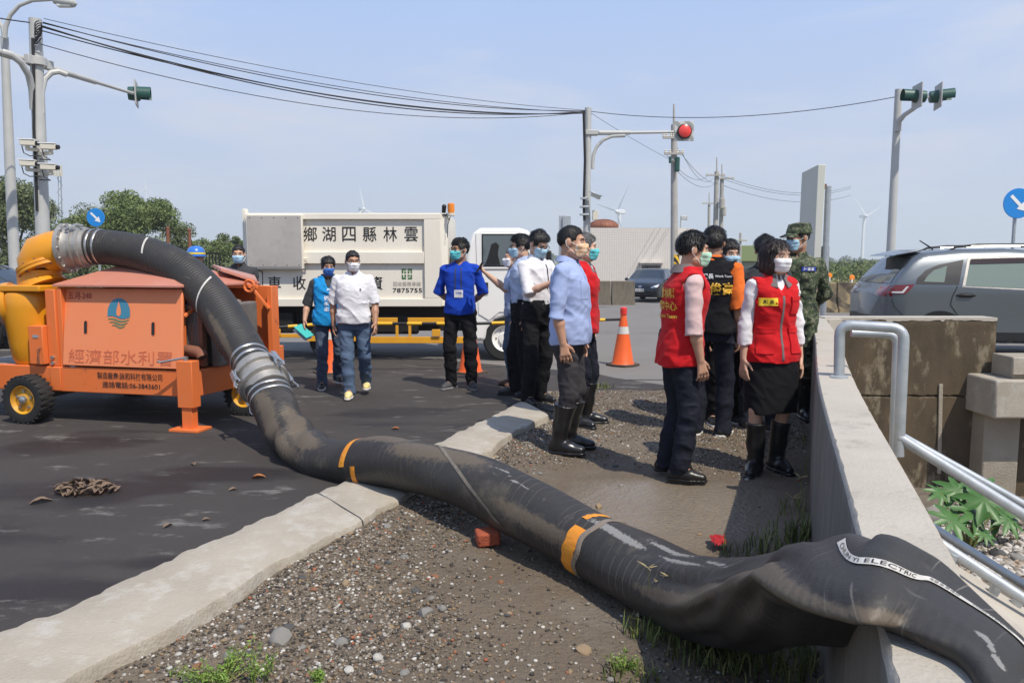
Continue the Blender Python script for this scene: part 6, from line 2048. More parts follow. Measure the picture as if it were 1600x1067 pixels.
    sp = MB().prism([(-1.98, 1.535), (-1.60, 1.60), (-1.60, 1.635), (-1.95, 1.555)], (0, 0.60, 0), (1, 0, 0), (0, 0, 1), 1.20)
    obj('spoiler', sp, prm['paint'], bo, bevel=0.008)
    for y in (-0.56, 0.56):
        obj('roof_rail', MB().tube([(-1.22, y, 1.60), (-1.10, y, 1.665), (-0.8, y, 1.695), (0.2, y, 1.70), (0.55, y, 1.67), (0.68, y, 1.60)], [0.016, 0.018, 0.018, 0.018, 0.018, 0.014], 8), M_TRIMBLACK, bo)
        obj('rail_strip', MB().tube([(-0.9, y - 0.017, 1.675), (0.3, y - 0.017, 1.685)], 0.008, 6), M_STEEL, bo)
    obj('antenna', MB().tube([(-1.25, 0.0, 1.61), (-1.22, 0.0, 1.645), (-1.42, 0.0, 1.775)], [0.028, 0.014, 0.008], 8), M_TRIMBLACK, bo)
    obj('side_mirror', MB().ball((0.63, -1.0, 1.08), (0.09, 0.12, 0.075), 12, 8), prm['paint'], bo)
suv['paint'] = M_SUVPAINT
ang = rad(-8)
suvloc = Vector((7.80, 11.95, 0.045))
car('grey estate car with roof rails passing behind the retaining wall', suvloc, ang, suv, M_SUVPAINT, suv_parts)

hatch = dict(L=3.95, W=1.69, bot=0.22, top=1.42, tumble=0.26, paint=M_DARKPAINT,
             roof=[(0, 0.86), (0.03, 1.0), (0.10, 1.25), (0.16, 1.39), (0.3, 1.45), (0.5, 1.45), (0.58, 1.41), (0.76, 1.02), (0.80, 0.98), (0.93, 0.84), (0.985, 0.70), (1.0, 0.55)],
             belt=[(0, 0.98), (0.3, 0.95), (0.7, 0.90), (1, 0.80)], wheels=[(-1.25, 0.29, 0.18), (1.25, 0.29, 0.18)])
def hatch_parts(t, bo, lay, prm):
    lay('windscreen', [(-0.64, 1.02), (-0.52, 1.395), (0.52, 1.395), (0.64, 1.02)], M_GLASS, 'F', 0.008)
    for s_ in (-1, 1):
        lay('headlight', [(s_ * 0.80, 0.80), (s_ * 0.76, 0.68), (s_ * 0.50, 0.62), (s_ * 0.46, 0.68)], M_LAMPCLEAR, 'F', 0.008)
        lay('fog_lamp_recess', [(s_ * 0.78, 0.48), (s_ * 0.74, 0.36), (s_ * 0.55, 0.38), (s_ * 0.60, 0.46)], M_TRIMBLACK, 'F', 0.006)
        obj('side_mirror', MB().ball((0.72, s_ * 0.95, 0.98), (0.07, 0.11, 0.07), 10, 8), M_DARKPAINT, bo)
        v = 'R' if s_ < 0 else 'L'
        lay('side_window', [(0.05, 0.97), (0.05, 1.36), (0.42, 1.33), (0.80, 0.96)], M_GLASS, v, 0.006)
        lay('side_window', [(-0.9, 1.00), (-0.85, 1.32), (-0.02, 1.36), (-0.02, 0.97)], M_GLASS, v, 0.006)
    lay('grille', [(-0.5, 0.50), (-0.58, 0.30), (0.58, 0.30), (0.5, 0.50)], M_TRIMBLACK, 'F', 0.006)
    lay('emblem', [(0.07 * math.cos(a), 0.70 + 0.045 * math.sin(a)) for a in [i * math.pi / 8 for i in range(16)]], M_STEEL, 'F', 0.010)
    pl = obj('number_plate', MB().box((1.985, -0.19, 0.475), (2.0, 0.19, 0.60)), M_PLATE, bo, bevel=0.004)
    lettering('plate_print', 'AZP-2920', M_BLACKPRINT, pl, (2.003, 0, 0.535), (0, 1, 0), (0, 0, 1), 0.32, 0.075, 0.02)
car('small dark blue-black hatchback facing the camera in front of the white building', (6.35, 35.0, road_z(0, 35)), rad(-115), hatch, M_DARKPAINT, hatch_parts)
sedan = dict(L=4.5, W=1.76, bot=0.22, top=1.40, tumble=0.26, paint=M_DARKPAINT,
             roof=[(0, 0.80), (0.03, 0.98), (0.14, 1.06), (0.28, 1.38), (0.4, 1.45), (0.55, 1.44), (0.62, 1.38), (0.75, 1.03), (0.80, 0.98), (0.95, 0.84), (1.0, 0.6)],
             belt=[(0, 0.98), (0.3, 0.98), (0.7, 0.93), (1, 0.82)], wheels=[(-1.35, 0.31, 0.18), (1.35, 0.31, 0.18)])
def sedan_parts(t, bo, lay, prm):
    lay('side_window', [(-0.95, 1.00), (-0.70, 1.33), (-0.05, 1.38), (-0.05, 0.98)], M_GLASS, 'R', 0.006)
    lay('side_window', [(0.02, 0.98), (0.02, 1.38), (0.45, 1.34), (0.85, 0.97)], M_GLASS, 'R', 0.006)
    lay('windscreen', [(-0.64, 1.02), (-0.52, 1.38), (0.52, 1.38), (0.64, 1.02)], M_GLASS, 'F', 0.008)
    for s_ in (-1, 1):
        lay('headlight', [(s_ * 0.80, 0.80), (s_ * 0.76, 0.68), (s_ * 0.50, 0.66), (s_ * 0.46, 0.72)], M_LAMPCLEAR, 'F', 0.008)
car('dark blue car at the left edge behind the yellow pump', (D(2, 440, 13.2).x - 1.1, 13.6, 0.045), rad(-8), sedan, mat('navy_car_paint', (0.015, 0.022, 0.045), 0.25, 0.3, coat=0.9), sedan_parts)

# ------------------------------------------------------------------ traffic cones with their telescopic bars
M_CONE = mat('cone_orange', (0.82, 0.13, 0.018), 0.5, col2=(0.72, 0.10, 0.02), nscale=8, contrast=0.2)
M_CONEBAND = mat('cone_band', (0.68, 0.66, 0.60), 0.4, col2=(0.5, 0.48, 0.43), nscale=12, contrast=0.1)
M_CONEBASE = mat('cone_base', (0.07, 0.05, 0.035), 0.8)
def cone(label, px, py, light=True, h=0.72, z=0.052):
    c = G(px, py, z)
    t = thing('traffic_cone', label, 'traffic cone', c, rad(20), 'orange traffic cones')
    def R(z):
        return 0.155 - 0.118 * (z / h)
    cb = obj('cone_body', MB().lathe([(R(0.03) + 0.012, 0.028), (R(0.05), 0.05), (R(h * 0.5), h * 0.5), (R(h), h), (R(h) * 0.6, h + 0.012)], (0, 0, 0), (0, 0, 1), 28), M_CONE, t)
    obj('reflective_band', MB().lathe([(R(h * 0.62) + 0.003, h * 0.62), (R(h * 0.76) + 0.003, h * 0.76)], (0, 0, 0), (0, 0, 1), 28, close=False), M_CONEBAND, cb)
    obj('cone_base', MB().prism([(0.21 * math.cos(a) * (1.12 if k % 2 else 1), 0.21 * math.sin(a) * (1.12 if k % 2 else 1)) for k, a in enumerate([2 * math.pi * i / 8 + math.pi / 8 for i in range(8)])], (0, 0, 0.0), (1, 0, 0), (0, 1, 0), 0.03), M_CONEBASE, t, bevel=0.006)
    if light:
        lp = obj('lamp', MB().lathe([(0.045, h + 0.012), (0.048, h + 0.03), (0.05, h + 0.05), (0.048, h + 0.085), (0.03, h + 0.095), (0.01, h + 0.097)], (0, 0, 0), (0, 0, 1), 16), M_RED, t)
        obj('lamp_collar', MB().lathe([(0.04, h - 0.01), (0.05, h - 0.005), (0.05, h + 0.011), (0.04, h + 0.012)], (0, 0, 0), (0, 0, 1), 16), M_RED, lp)
    return t, c
k1, c1_ = cone('orange traffic cone with red lamp standing alone right of the grey-haired man', 973, 571, True)
k2, c2_ = cone('orange traffic cone behind the legs of the man in the blue T-shirt', 735, 583, True)
k3, c3_ = cone('orange traffic cone behind the men in white polo and blue vest', 517, 583, True)
M_BARB = mat('bar_black', (0.015, 0.015, 0.016), 0.5)
M_BARY = mat('bar_yellow', (0.75, 0.42, 0.02), 0.5)
def bar(label, p0, p1, n=7):
    p0, p1 = Vector(p0), Vector(p1)
    t = thing('barrier_bar', label, 'barrier bar', p0, 0, 'black and yellow bars between the cones')
    for i in range(n):
        a, b = p0.lerp(p1, i / n), p0.lerp(p1, (i + 0.999) / n)
        obj('bar_segment', MB().cyl(a, b, 0.019 if i % 2 == 0 else 0.0215, None, 12), M_BARB if i % 2 == 0 else M_BARY, t, world=True)
zb_ = 0.052 + 0.645
bar('black and yellow bar from the lone cone to the cone behind the blue T-shirt man', c1_ + Vector((-0.05, 0, 0.645)), c2_ + Vector((0.05, 0, 0.645)), 9)
bar('black and yellow bar between the two cones in front of the truck', c2_ + Vector((-0.05, 0, 0.645)), c3_ + Vector((0.05, 0, 0.645)), 9)
bar('black and yellow bar reaching left from the cone to the trailer', c3_ + Vector((-0.05, 0, 0.645)), D(404, 514, 9.6), 7)

# ------------------------------------------------------------------ galvanised stair rail on the wall
rail = thing('stair_handrail', 'galvanised pipe handrail of the steps going down beside the wall', 'handrail', G(1310, 588, WTOP))
PR = 0.030
def pipe(name, pts, r=PR, par=rail, n=12):
    """pipe with rounded bends"""
    P = [Vector(p) for p in pts]
    out = [P[0]]
    for i in range(1, len(P) - 1):
        a, b, c = P[i - 1], P[i], P[i + 1]
        ra = min(0.07, (b - a).length * 0.4, (c - b).length * 0.4)
        s0, s1 = b + (a - b).normalized() * ra, b + (c - b).normalized() * ra
        for k in range(6):
            u = k / 5
            out.append(s0 * (1 - u) ** 2 + b * 2 * u * (1 - u) + s1 * u * u)
    out.append(P[-1])
    return obj(name, MB().tube(out, r, n), M_GALV, par, world=True)
d0 = G(1311, 588, WTOP).y
pipe('hoop', [G(1311, 588, WTOP), D(1312, 507, d0), D(1413, 513, d0 - 0.12), D(1404, 712, d0 - 0.12)])
pipe('hoop', [D(1330, 520, d0 + 0.35), D(1402, 522, d0 + 0.30), D(1395, 715, d0 + 0.30)], 0.026)
pipe('upper_rail', [D(1403, 682, d0 - 0.12), D(1603, 806, d0 - 0.30), D(1760, 905, d0 - 0.42)])
pipe('upper_rail', [D(1408, 681, d0 + 0.30), D(1603, 790, d0 + 0.12), D(1760, 880, d0)], 0.026)
lr = pipe('lower_rail', [D(1452, 838, d0 - 0.35), D(1603, 937, d0 - 0.55), D(1760, 1040, d0 - 0.7)])
pipe('lower_rail', [D(1452, 820, d0 - 0.05), D(1603, 915, d0 - 0.2), D(1760, 1010, d0 - 0.35)], 0.026)
for x, y, x1, y1 in ((1491, 865, 1474, 893), (1560, 911, 1541, 945), (1594, 932, 1570, 975)):
    pipe('rail_stub', [D(x, y, d0 - 0.42), D(x1, y1, d0 - 0.40)], 0.028)
obj('base_flange', MB().cyl(G(1311, 590, WTOP), G(1311, 590, WTOP) + Vector((0, 0, 0.008)), 0.05, 0.05, 16), M_GALV, rail, world=True)

# ------------------------------------------------------------------ small things on the ground
M_BRICK = mat('red_brick', (0.36, 0.085, 0.04), 0.9, col2=(0.27, 0.06, 0.03), nscale=18, contrast=0.1, bump=0.8, bscale=70)
c = G(762, 843, 0.03)
br = MB().box((-0.062, -0.05, -0.02), (0.062, 0.05, 0.055))
o = obj('brick_fragment', br, M_BRICK, None, bevel=0.012)
o.location = c; o.rotation_euler = (0.08, -0.05, rad(12))
tag(o, 'broken piece of red brick lying on the gravel below the hose', 'brick')
M_REDCLOTH = mat('red_plastic', (0.42, 0.02, 0.02), 0.45, col2=(0.30, 0.012, 0.015), nscale=20, contrast=0.1)
def crumple(name, c, sx, sy, sz, m, label, cat, seed, n=12):
    r = random.Random(seed)
    vs, fs = [], []
    for j in range(n + 1):
        for i in range(n + 1):
            u, v = i / n * 2 - 1, j / n * 2 - 1
            rr = 1 - 0.25 * r.random()
            vs.append((u * sx * rr + r.uniform(-1, 1) * sx * 0.06, v * sy * rr, max(0.003, sz * (0.5 + 0.5 * math.sin(i * 1.9 + seed) * math.cos(j * 2.3)) * (1 - 0.6 * (u * u + v * v) / 2) + r.uniform(0, sz * 0.35))))
    for j in range(n):
        for i in range(n):
            if (abs(i - n / 2) ** 2 + abs(j - n / 2) ** 2) > (n / 2) ** 2 * 1.0 and r.random() < 0.8:
                continue
            a = j * (n + 1) + i
            fs.append((a, a + 1, a + n + 2, a + n + 1))
    o = obj(name, MB().add(vs, fs), m, None, smooth=30)
    o.location = c
    o.rotation_euler = (0, 0, r.uniform(0, 3))
    return tag(o, label, cat)
crumple('plastic_scrap', G(1124, 846, 0.006), 0.085, 0.05, 0.020, M_REDCLOTH, 'crumpled red plastic scrap on the mud near the wall', 'litter', 3, 9)
M_LITTER = mat('dead_leaf', (0.19, 0.135, 0.095), 0.85, col2=(0.13, 0.088, 0.06), nscale=25, contrast=0.1)
M_LITTER2 = mat('dead_leaf_orange', (0.36, 0.14, 0.045), 0.8, col2=(0.24, 0.09, 0.03), nscale=25, contrast=0.1)
def dead_leaf(parent, c, s, m, r, label=None, group=None):
    vs, n = [], 6
    w = r.uniform(0.35, 0.6)
    fs = []
    for i in range(n + 1):
        u = i / n
        ww = w * math.sin(math.pi * min(1, u * 0.95 + 0.04)) ** 0.8
        z = (0.20 if parent else 0.09) * math.sin(u * 3.1)
        vs += [(u - 0.5, -ww / 2, z + 0.25 * ww + r.uniform(0, 0.06)), (u - 0.5, 0, z), (u - 0.5, ww / 2, z + 0.3 * ww + r.uniform(0, 0.06))]
    for i in range(n):
        fs += [(3 * i, 3 * i + 3, 3 * i + 4, 3 * i + 1), (3 * i + 1, 3 * i + 4, 3 * i + 5, 3 * i + 2)]
    mb = MB().add([(a * s, b * s, c_ * s + 0.003) for a, b, c_ in vs], fs)
    o = obj('leaf' if parent else 'dead_leaf', mb, m, parent, smooth=60)
    o.location = c
    o.rotation_euler = (r.uniform(-0.5, 0.5) if parent else 0, r.uniform(-0.5, 0.5) if parent else 0, r.uniform(0, 6.28))
    return o
rl = random.Random(5)
lp = thing('leaf_pile', 'clump of dry brown leaves on the asphalt near the kerb', 'leaves', G(133, 768, ASPH))
for i in range(90):
    a, q = rl.uniform(0, 6.28), rl.random() ** 0.6
    dead_leaf(lp, (0.19 * q * math.cos(a), 0.10 * q * math.sin(a), 0.05 * (1 - q) + rl.uniform(0, 0.02)), rl.uniform(0.045, 0.085), M_LITTER, rl)
for x, y, s, m, lb in ((64, 786, 0.12, M_LITTER, 'flat brown leaf left of the leaf clump'), (404, 747, 0.09, M_LITTER2, 'orange-brown leaf on the asphalt halfway to the kerb'), (364, 766, 0.055, M_LITTER, 'small dark leaf near the orange leaf on the asphalt'),
                    (262, 823, 0.06, M_LITTER, 'small dark leaf on the asphalt near the lower kerb'), (303, 726, 0.08, M_LITTER, 'pale curled leaf on the damp asphalt patch'), (322, 813, 0.045, M_LITTER, 'tiny grey leaf close to the kerb'),
                    (166, 763, 0.07, M_LITTER, 'single leaf touching the leaf clump right side'), (618, 671, 0.07, M_LITTER2, 'reddish leaf on the asphalt beyond the hose'), (642, 782, 0.13, M_LITTER, 'broad brown leaf on the gravel under the kerb end'), (480, 926, 0.085, M_LITTER2, 'long orange-red strip of debris on the gravel')):
    o = dead_leaf(None, G(x, y, ASPH if y < 830 and x < 640 else 0.01), s, m, rl)
    tag(o, lb, 'leaf')

# gravel: stones one can pick apart are pieces of the bed, the rest is one mass
def stone_mesh(seed, sub=1):
    bm = bmesh.new()
    bmesh.ops.create_icosphere(bm, subdivisions=sub, radius=1)
    r = random.Random(seed)
    sx, sy, sz = r.uniform(0.8, 1.2), r.uniform(0.6, 0.95), r.uniform(0.4, 0.65)
    pl = [(Vector((r.gauss(0, 1), r.gauss(0, 1), r.gauss(0, 1))).normalized(), r.uniform(0.62, 0.9)) for _ in range(7)]
    for v in bm.verts:
        for nn, dd in pl:
            e = v.co.dot(nn) - dd
            if e > 0:
                v.co -= nn * e
        v.co = Vector((v.co.x * sx, v.co.y * sy, v.co.z * sz))
    V = np.array([tuple(v.co) for v in bm.verts])
    F = np.array([[v.index for v in f.verts] for f in bm.faces])
    bm.free()
    return V, F
STONE_COL = [mat('stone_grey', (0.24, 0.23, 0.21), 0.85, col2=(0.17, 0.16, 0.145), nscale=30, bump=0.3), mat('stone_tan', (0.30, 0.22, 0.13), 0.85, col2=(0.22, 0.15, 0.09), nscale=30, bump=0.3),
             mat('stone_dark', (0.055, 0.052, 0.05), 0.8, col2=(0.09, 0.085, 0.08), nscale=30, bump=0.3), mat('stone_pale', (0.48, 0.455, 0.41), 0.85, col2=(0.38, 0.36, 0.32), nscale=30, bump=0.3),
             mat('stone_rust', (0.26, 0.12, 0.06), 0.85, col2=(0.18, 0.09, 0.05), nscale=30, bump=0.3)]
_sm = []
for i in range(10):
    V, F = stone_mesh(100 + i, 2)
    for k in range(5):
        me = bpy.data.meshes.new('stone')
        me.from_pydata([tuple(v) for v in V], [], [tuple(f) for f in F])
        me.materials.append(STONE_COL[k])
        me.shade_smooth(); me.set_sharp_from_angle(angle=rad(35))
        _sm.append(me)
def under_hose(x, y, m=0.17):
    d2 = (hp_[90:240, 0] - x) ** 2 + (hp_[90:240, 1] - y) ** 2
    return d2.min() < m * m
def gravel_density(x, y):
    n = 0.5 + 0.5 * math.sin(x * 2.7 + 1.3 * y) * math.sin(y * 2.1 - 0.8 * x + 1)
    e = max(0, 1 - abs(x - kerb_r_x(y)) / 0.8)
    c = G(1040, 790, 0)
    wet = math.exp(-(((x - c.x) / 0.9) ** 2 + ((y - c.y) / 0.75) ** 2))
    farw = max(0, min(1, (y - 5.6) / 1.0))
    d = G(560, 965, 0)
    den = math.exp(-(((x - d.x) / 0.75) ** 2 + ((y - d.y) / 0.75) ** 2))
    return max(0.02, min(1, 0.05 + 0.6 * n ** 1.6 + 0.45 * e + 0.35 * farw + 0.55 * den - 1.1 * wet))
rs_ = random.Random(11)
ns = 0
big = [(438, 1000, 0.060, 0), (665, 955, 0.045, 0), (634, 975, 0.030, 3), (590, 760 + 270, 0.03, 3), (690, 948, 0.028, 0), (545, 1048, 0.026, 3), (541, 918, 0.028, 1), (533, 1003, 0.035, 0), (1002, 951, 0.022, 3), (1036, 952, 0.03, 0),
       (936, 789, 0.035, 1), (1118, 868, 0.035, 3), (1077, 864, 0.03, 0), (1093, 750 + 80, 0.02, 1), (912, 1018, 0.035, 1), (1025, 840 + 60, 0.02, 0), (505, 862, 0.03, 3), (547, 852, 0.025, 1)]
while ns < 285:
    if ns < len(big):
        px, py, s, k = big[ns]
        p = G(px, py, 0)
    else:
        y = 1.1 + 6.4 * rs_.random() ** 1.6
        x = kerb_r_x(y) + 0.03 + rs_.random() * (wall_x(y) - kerb_r_x(y) - 0.12)
        if rs_.random() > gravel_density(x, y) or under_hose(x, y):
            continue
        s = rs_.uniform(0.011, 0.022) if rs_.random() < 0.85 else rs_.uniform(0.022, 0.034)
        k = rs_.choice((0, 0, 0, 1, 1, 2, 2, 3, 3, 4))
        p = Vector((x, y, 0))
    o = bpy.data.objects.new('stone', _sm[rs_.randrange(10) * 5 + k])
    COL.objects.link(o)
    o.parent = gravel_ground
    o.location = (p.x, p.y, gravel_h(p.x, p.y) + s * 0.12)
    o.scale = (s, s, s)
    o.rotation_euler = (rs_.uniform(-0.3, 0.3), rs_.uniform(-0.3, 0.3), rs_.uniform(0, 6.28))
    ns += 1
def stone_mass(name, pts, sizes, m, parent=None, seed=1):
    base = [stone_mesh(200 + i, 1) for i in range(8)]
    r = np.random.default_rng(seed)
    P = np.array(pts); S = np.array(sizes)
    which = r.integers(0, 8, len(P))
    Vs, Fs, o = [], [], 0
    for b in range(8):
        q = np.nonzero(which == b)[0]
        if len(q) == 0:
            continue
        V, F = base[b]
        a = r.random(len(q)) * 6.28
        c, s = np.cos(a), np.sin(a)
        X = V[None, :, 0] * c[:, None] - V[None, :, 1] * s[:, None]
        Y = V[None, :, 0] * s[:, None] + V[None, :, 1] * c[:, None]
        Z = np.repeat(V[None, :, 2], len(q), 0)
        W = np.stack([X, Y, Z], 2) * S[q][:, None, None] + P[q][:, None, :]
        Vs.append(W.reshape(-1, 3))
        Fs.append((F[None] + (np.arange(len(q)) * len(V))[:, None, None]).reshape(-1, 3) + o)
        o += len(q) * len(V)
    ob = npobj(name, np.concatenate(Vs), np.concatenate(Fs), m, parent, smooth=False)
    return tag(ob, kind='stuff')
def island_stone_mat(name, cols, rough=0.85):
    m = mat(name, cols[0][1], rough)
    N, L, b = nodes_of(m)
    g = N.new('ShaderNodeNewGeometry')
    cr = N.new('ShaderNodeValToRGB')
    cr.color_ramp.interpolation = 'CONSTANT'
    e = cr.color_ramp.elements
    e[0].position, e[0].color = cols[0][0], (*cols[0][1], 1)
    e[1].position, e[1].color = cols[1][0], (*cols[1][1], 1)
    for p, c in cols[2:]:
        e.new(p).color = (*c, 1)
    L.new(g.outputs['Random Per Island'], cr.inputs['Fac']); L.new(cr.outputs['Color'], b.inputs['Base Color'])
    return m
M_GRIT = island_stone_mat('gravel_mix', [(0, (0.045, 0.039, 0.034)), (0.2, (0.12, 0.098, 0.074)), (0.42, (0.18, 0.148, 0.11)), (0.62, (0.25, 0.22, 0.18)), (0.76, (0.21, 0.145, 0.085)), (0.86, (0.34, 0.315, 0.28)), (0.94, (0.50, 0.475, 0.43)), (0.982, (0.30, 0.10, 0.05))])
pts, szs = [], []
while len(pts) < 52000:
    y = 1.0 + 7.4 * rs_.random() ** 1.25
    x = kerb_r_x(y) + 0.0 + rs_.random() * (wall_x(y) - kerb_r_x(y) - 0.02)
    if rs_.random() > gravel_density(x, y) ** 1.7:
        continue
    s = 0.0032 + 0.0105 * rs_.random() ** 2.0
    pts.append((x, y, gravel_h(x, y) + s * 0.25)); szs.append(s)
stone_mass('gravel', pts, szs, M_GRIT, None, 3)
# fallen rubble in the channel
M_RUB = island_stone_mat('rubble_mix', [(0, (0.30, 0.27, 0.23)), (0.3, (0.42, 0.39, 0.34)), (0.55, (0.52, 0.49, 0.45)), (0.75, (0.20, 0.17, 0.14)), (0.88, (0.34, 0.26, 0.19))])
pts, szs = [], []
for i in range(6500):
    p = G(rs_.uniform(1400, 1640), rs_.uniform(735, 930), -0.8)
    if p.x < wall_x(p.y) + 0.25:
        continue
    s = 0.012 + 0.035 * rs_.random() ** 2.5
    pts.append((p.x, p.y, chan_h(p.x, p.y) + s * 0.2)); szs.append(s)
stone_mass('rubble', pts, szs, M_RUB, None, 4)
chan = bpy.data.objects['channel_ground']
for i, (px, py, s, k) in enumerate(((1540, 812, 0.075, 1), (1462, 752, 0.16, 0), (1445, 775, 0.10, 3), (1470, 790, 0.09, 3), (1512, 842, 0.06, 0), (1560, 868, 0.08, 2), (1590, 905, 0.07, 0), (1500, 770, 0.07, 2), (1578, 800, 0.06, 0), (1430, 760, 0.10, 0), (1490, 812, 0.05, 3), (1530, 880, 0.05, 3))):
    p = G(px, py, -0.85)
    o = bpy.data.objects.new('stone', _sm[(i % 10) * 5 + k])
    COL.objects.link(o); o.parent = chan
    o.location = (p.x, p.y, chan_h(p.x, p.y) + s * 0.3); o.scale = (s, s, s * 1.2); o.rotation_euler = (0.2, 0.1, i)

# ------------------------------------------------------------------ weeds and grass
M_GRASS = leaf_mat('grass_blade', (0.06, 0.085, 0.022), (0.26, 0.24, 0.10), (0.11, 0.14, 0.035))
M_WEED = leaf_mat('weed_leaf', (0.10, 0.19, 0.03), (0.26, 0.36, 0.08), (0.16, 0.27, 0.05))
M_STRAW = mat('straw', (0.34, 0.28, 0.15), 0.85)
def blades(name, pts, hs, m, parent=None, seed=0, wid=0.004, lean=0.6):
    r = np.random.default_rng(seed)
    n = len(pts)
    P = np.array(pts, float)
    H = np.array(hs, float)[:, None]
    a = r.random(n) * 6.28
    d = np.stack([np.cos(a), np.sin(a), np.zeros(n)], 1)
    s = np.stack([-np.sin(a), np.cos(a), np.zeros(n)], 1) * wid
    l = (lean * (0.3 + r.random(n)))[:, None]
    up = np.array([0, 0, 1.0])
    p1 = P + up * H * 0.5 + d * H * l * 0.25
    p2 = P + up * H * (0.95 - 0.25 * l) + d * H * l * 0.9
    V = np.stack([P - s, P + s, p1 - s * 0.8, p1 + s * 0.8, p2 - s * 0.08, p2 + s * 0.08], 1).reshape(-1, 3)
    b = (np.arange(n) * 6)[:, None]
    F = np.concatenate([b + np.array([[0, 1, 3, 2]]), b + np.array([[2, 3, 5, 4]])])
    return npobj(name, V, F, m, parent, smooth=False)
rg = random.Random(21)
pts, hs = [], []
def tuft(px, py, n, rad_, h, z=0.0):
    c = G(px, py, z)
    for i in range(int(n * 0.55)):
        a, q = rg.uniform(0, 6.28), rg.random() ** 0.5
        x, y = c.x + rad_ * q * math.cos(a), c.y + rad_ * q * math.sin(a)
        if x > wall_x(y) - 0.02:
            continue
        pts.append((x, y, gravel_h(x, y) if y < 9 else 0.04)); hs.append(h * rg.uniform(0.4, 1.1))
for x, y, n, r_, h in ((1060, 990, 220, 0.20, 0.11), (1110, 1010, 260, 0.22, 0.12), (1180, 1020, 300, 0.22, 0.13), (1250, 1030, 260, 0.2, 0.13), (1290, 1050, 200, 0.2, 0.12), (1235, 850, 240, 0.22, 0.17), (1275, 845, 200, 0.16, 0.20), (1190, 868, 160, 0.2, 0.12),
                       (1260, 800, 120, 0.18, 0.16), (1285, 740, 100, 0.15, 0.14), (1265, 690, 80, 0.15, 0.12), (985, 1060, 120, 0.10, 0.07), (1020, 985, 120, 0.12, 0.10), (938, 614, 160, 0.16, 0.10), (925, 612, 120, 0.14, 0.08), (1155, 605, 120, 0.2, 0.12), (1250, 640, 120, 0.2, 0.25)):
    tuft(x, y, n, r_, h)
tag(blades('grass', pts, hs, M_GRASS, None, 5, 0.0035), kind='stuff')
def stalk(label, px, py, hts, seed, group='seeding grass stalks by the hose'):
    """crowfoot grass: thin stems with finger-like seed heads"""
    r = random.Random(seed)
    c = G(px, py, 0)
    c.z = gravel_h(c.x, c.y)
    t = thing('grass_plant', label, 'grass', c, 0, group)
    for k, (tx_, ty_, h) in enumerate(hts):
        tip = Vector((tx_, ty_, h))
        mid = tip * 0.5 + Vector((r.uniform(-0.02, 0.02), r.uniform(-0.02, 0.02), 0.03))
        s = obj('stem', MB().tube([(0, 0, 0), tuple(mid), tuple(tip)], [0.0022, 0.0018, 0.0014], 5), M_GRASS, t)
        mb = MB()
        for i in range(6):
            a = r.uniform(0, 6.28)
            dd = Vector((math.cos(a), math.sin(a), r.uniform(-0.1, 0.9))).normalized() * r.uniform(0.03, 0.055)
            mb.tube([tuple(tip), tuple(tip + dd * 0.5), tuple(tip + dd)], [0.0012, 0.0026, 0.001], 5)
        obj('seed_head', mb, M_STRAW, s)
    mb = [(r.uniform(-0.04, 0.04), r.uniform(-0.04, 0.04), 0) for _ in range(30)]
    blades('blade', mb, [r.uniform(0.08, 0.2) for _ in mb], M_GRASS, t, seed, 0.003, 0.8)['kind'] = 'stuff'
stalk('grass plant with straw seed heads rising in front of the hose bend', 1030, 985, ((-0.06, -0.05, 0.30), (0.02, -0.06, 0.27), (0.0, -0.02, 0.22)), 1)
stalk('grass plant with seed heads right of the first, in front of the hose', 1085, 1000, ((-0.02, -0.04, 0.30), (0.05, -0.02, 0.24)), 2)
stalk('tall single grass stalk near the wall base', 1262, 835, ((-0.04, 0.03, 0.33), (-0.09, 0.0, 0.22)), 3)
def weed(label, px, py, spread, h, n, seed, size, m=M_WEED, z=0.0, group='small weeds on the gravel'):
    r = random.Random(seed)
    c = G(px, py, z)
    t = thing('weed', label, 'weed', c, 0, group)
    mb = MB()
    cs, rs2 = [], []
    for i in range(n):
        a, q = r.uniform(0, 6.28), r.random() ** 0.6
        tip = Vector((spread * q * math.cos(a), spread * q * math.sin(a), h * r.uniform(0.5, 1.0)))
        mb.tube([(0.02 * math.cos(a), 0.02 * math.sin(a), 0), tuple(tip * 0.55), tuple(tip)], [0.003, 0.0025, 0.001], 5)
        for u in (0.45, 0.65, 0.82, 1.0):
            cs.append(tuple(tip * u)); rs2.append(0.016 + 0.012 * (1 - u))
    obj('stem', mb, M_GRASS, t)['kind'] = 'stuff'
    leaves('foliage', cs, rs2, n * 42, size, m, t, seed, 1.0, -0.3)['kind'] = 'stuff'
weed('bright green bushy weed at the bottom edge of the picture', 345, 1068, 0.17, 0.10, 26, 1, 0.0075)
weed('bright green weed sprig right of the bushy weed', 405, 1064, 0.06, 0.11, 7, 2, 0.0075)
weed('yellow-green weed by the brick fragment', 752, 812, 0.06, 0.07, 9, 3, 0.006, leaf_mat('yellow_weed', (0.16, 0.18, 0.05), (0.30, 0.30, 0.11)))
weed('small green seedling between kerb and hose', 749, 716, 0.035, 0.06, 6, 4, 0.012)
weed('tiny weed at the kerb edge', 386, 912, 0.03, 0.04, 6, 5, 0.006)
weed('low weed at the bottom edge, centre left', 500, 1062, 0.05, 0.05, 6, 6, 0.007)
weed('low weed near the bottom edge, centre right', 975, 1050, 0.07, 0.07, 8, 7, 0.007)
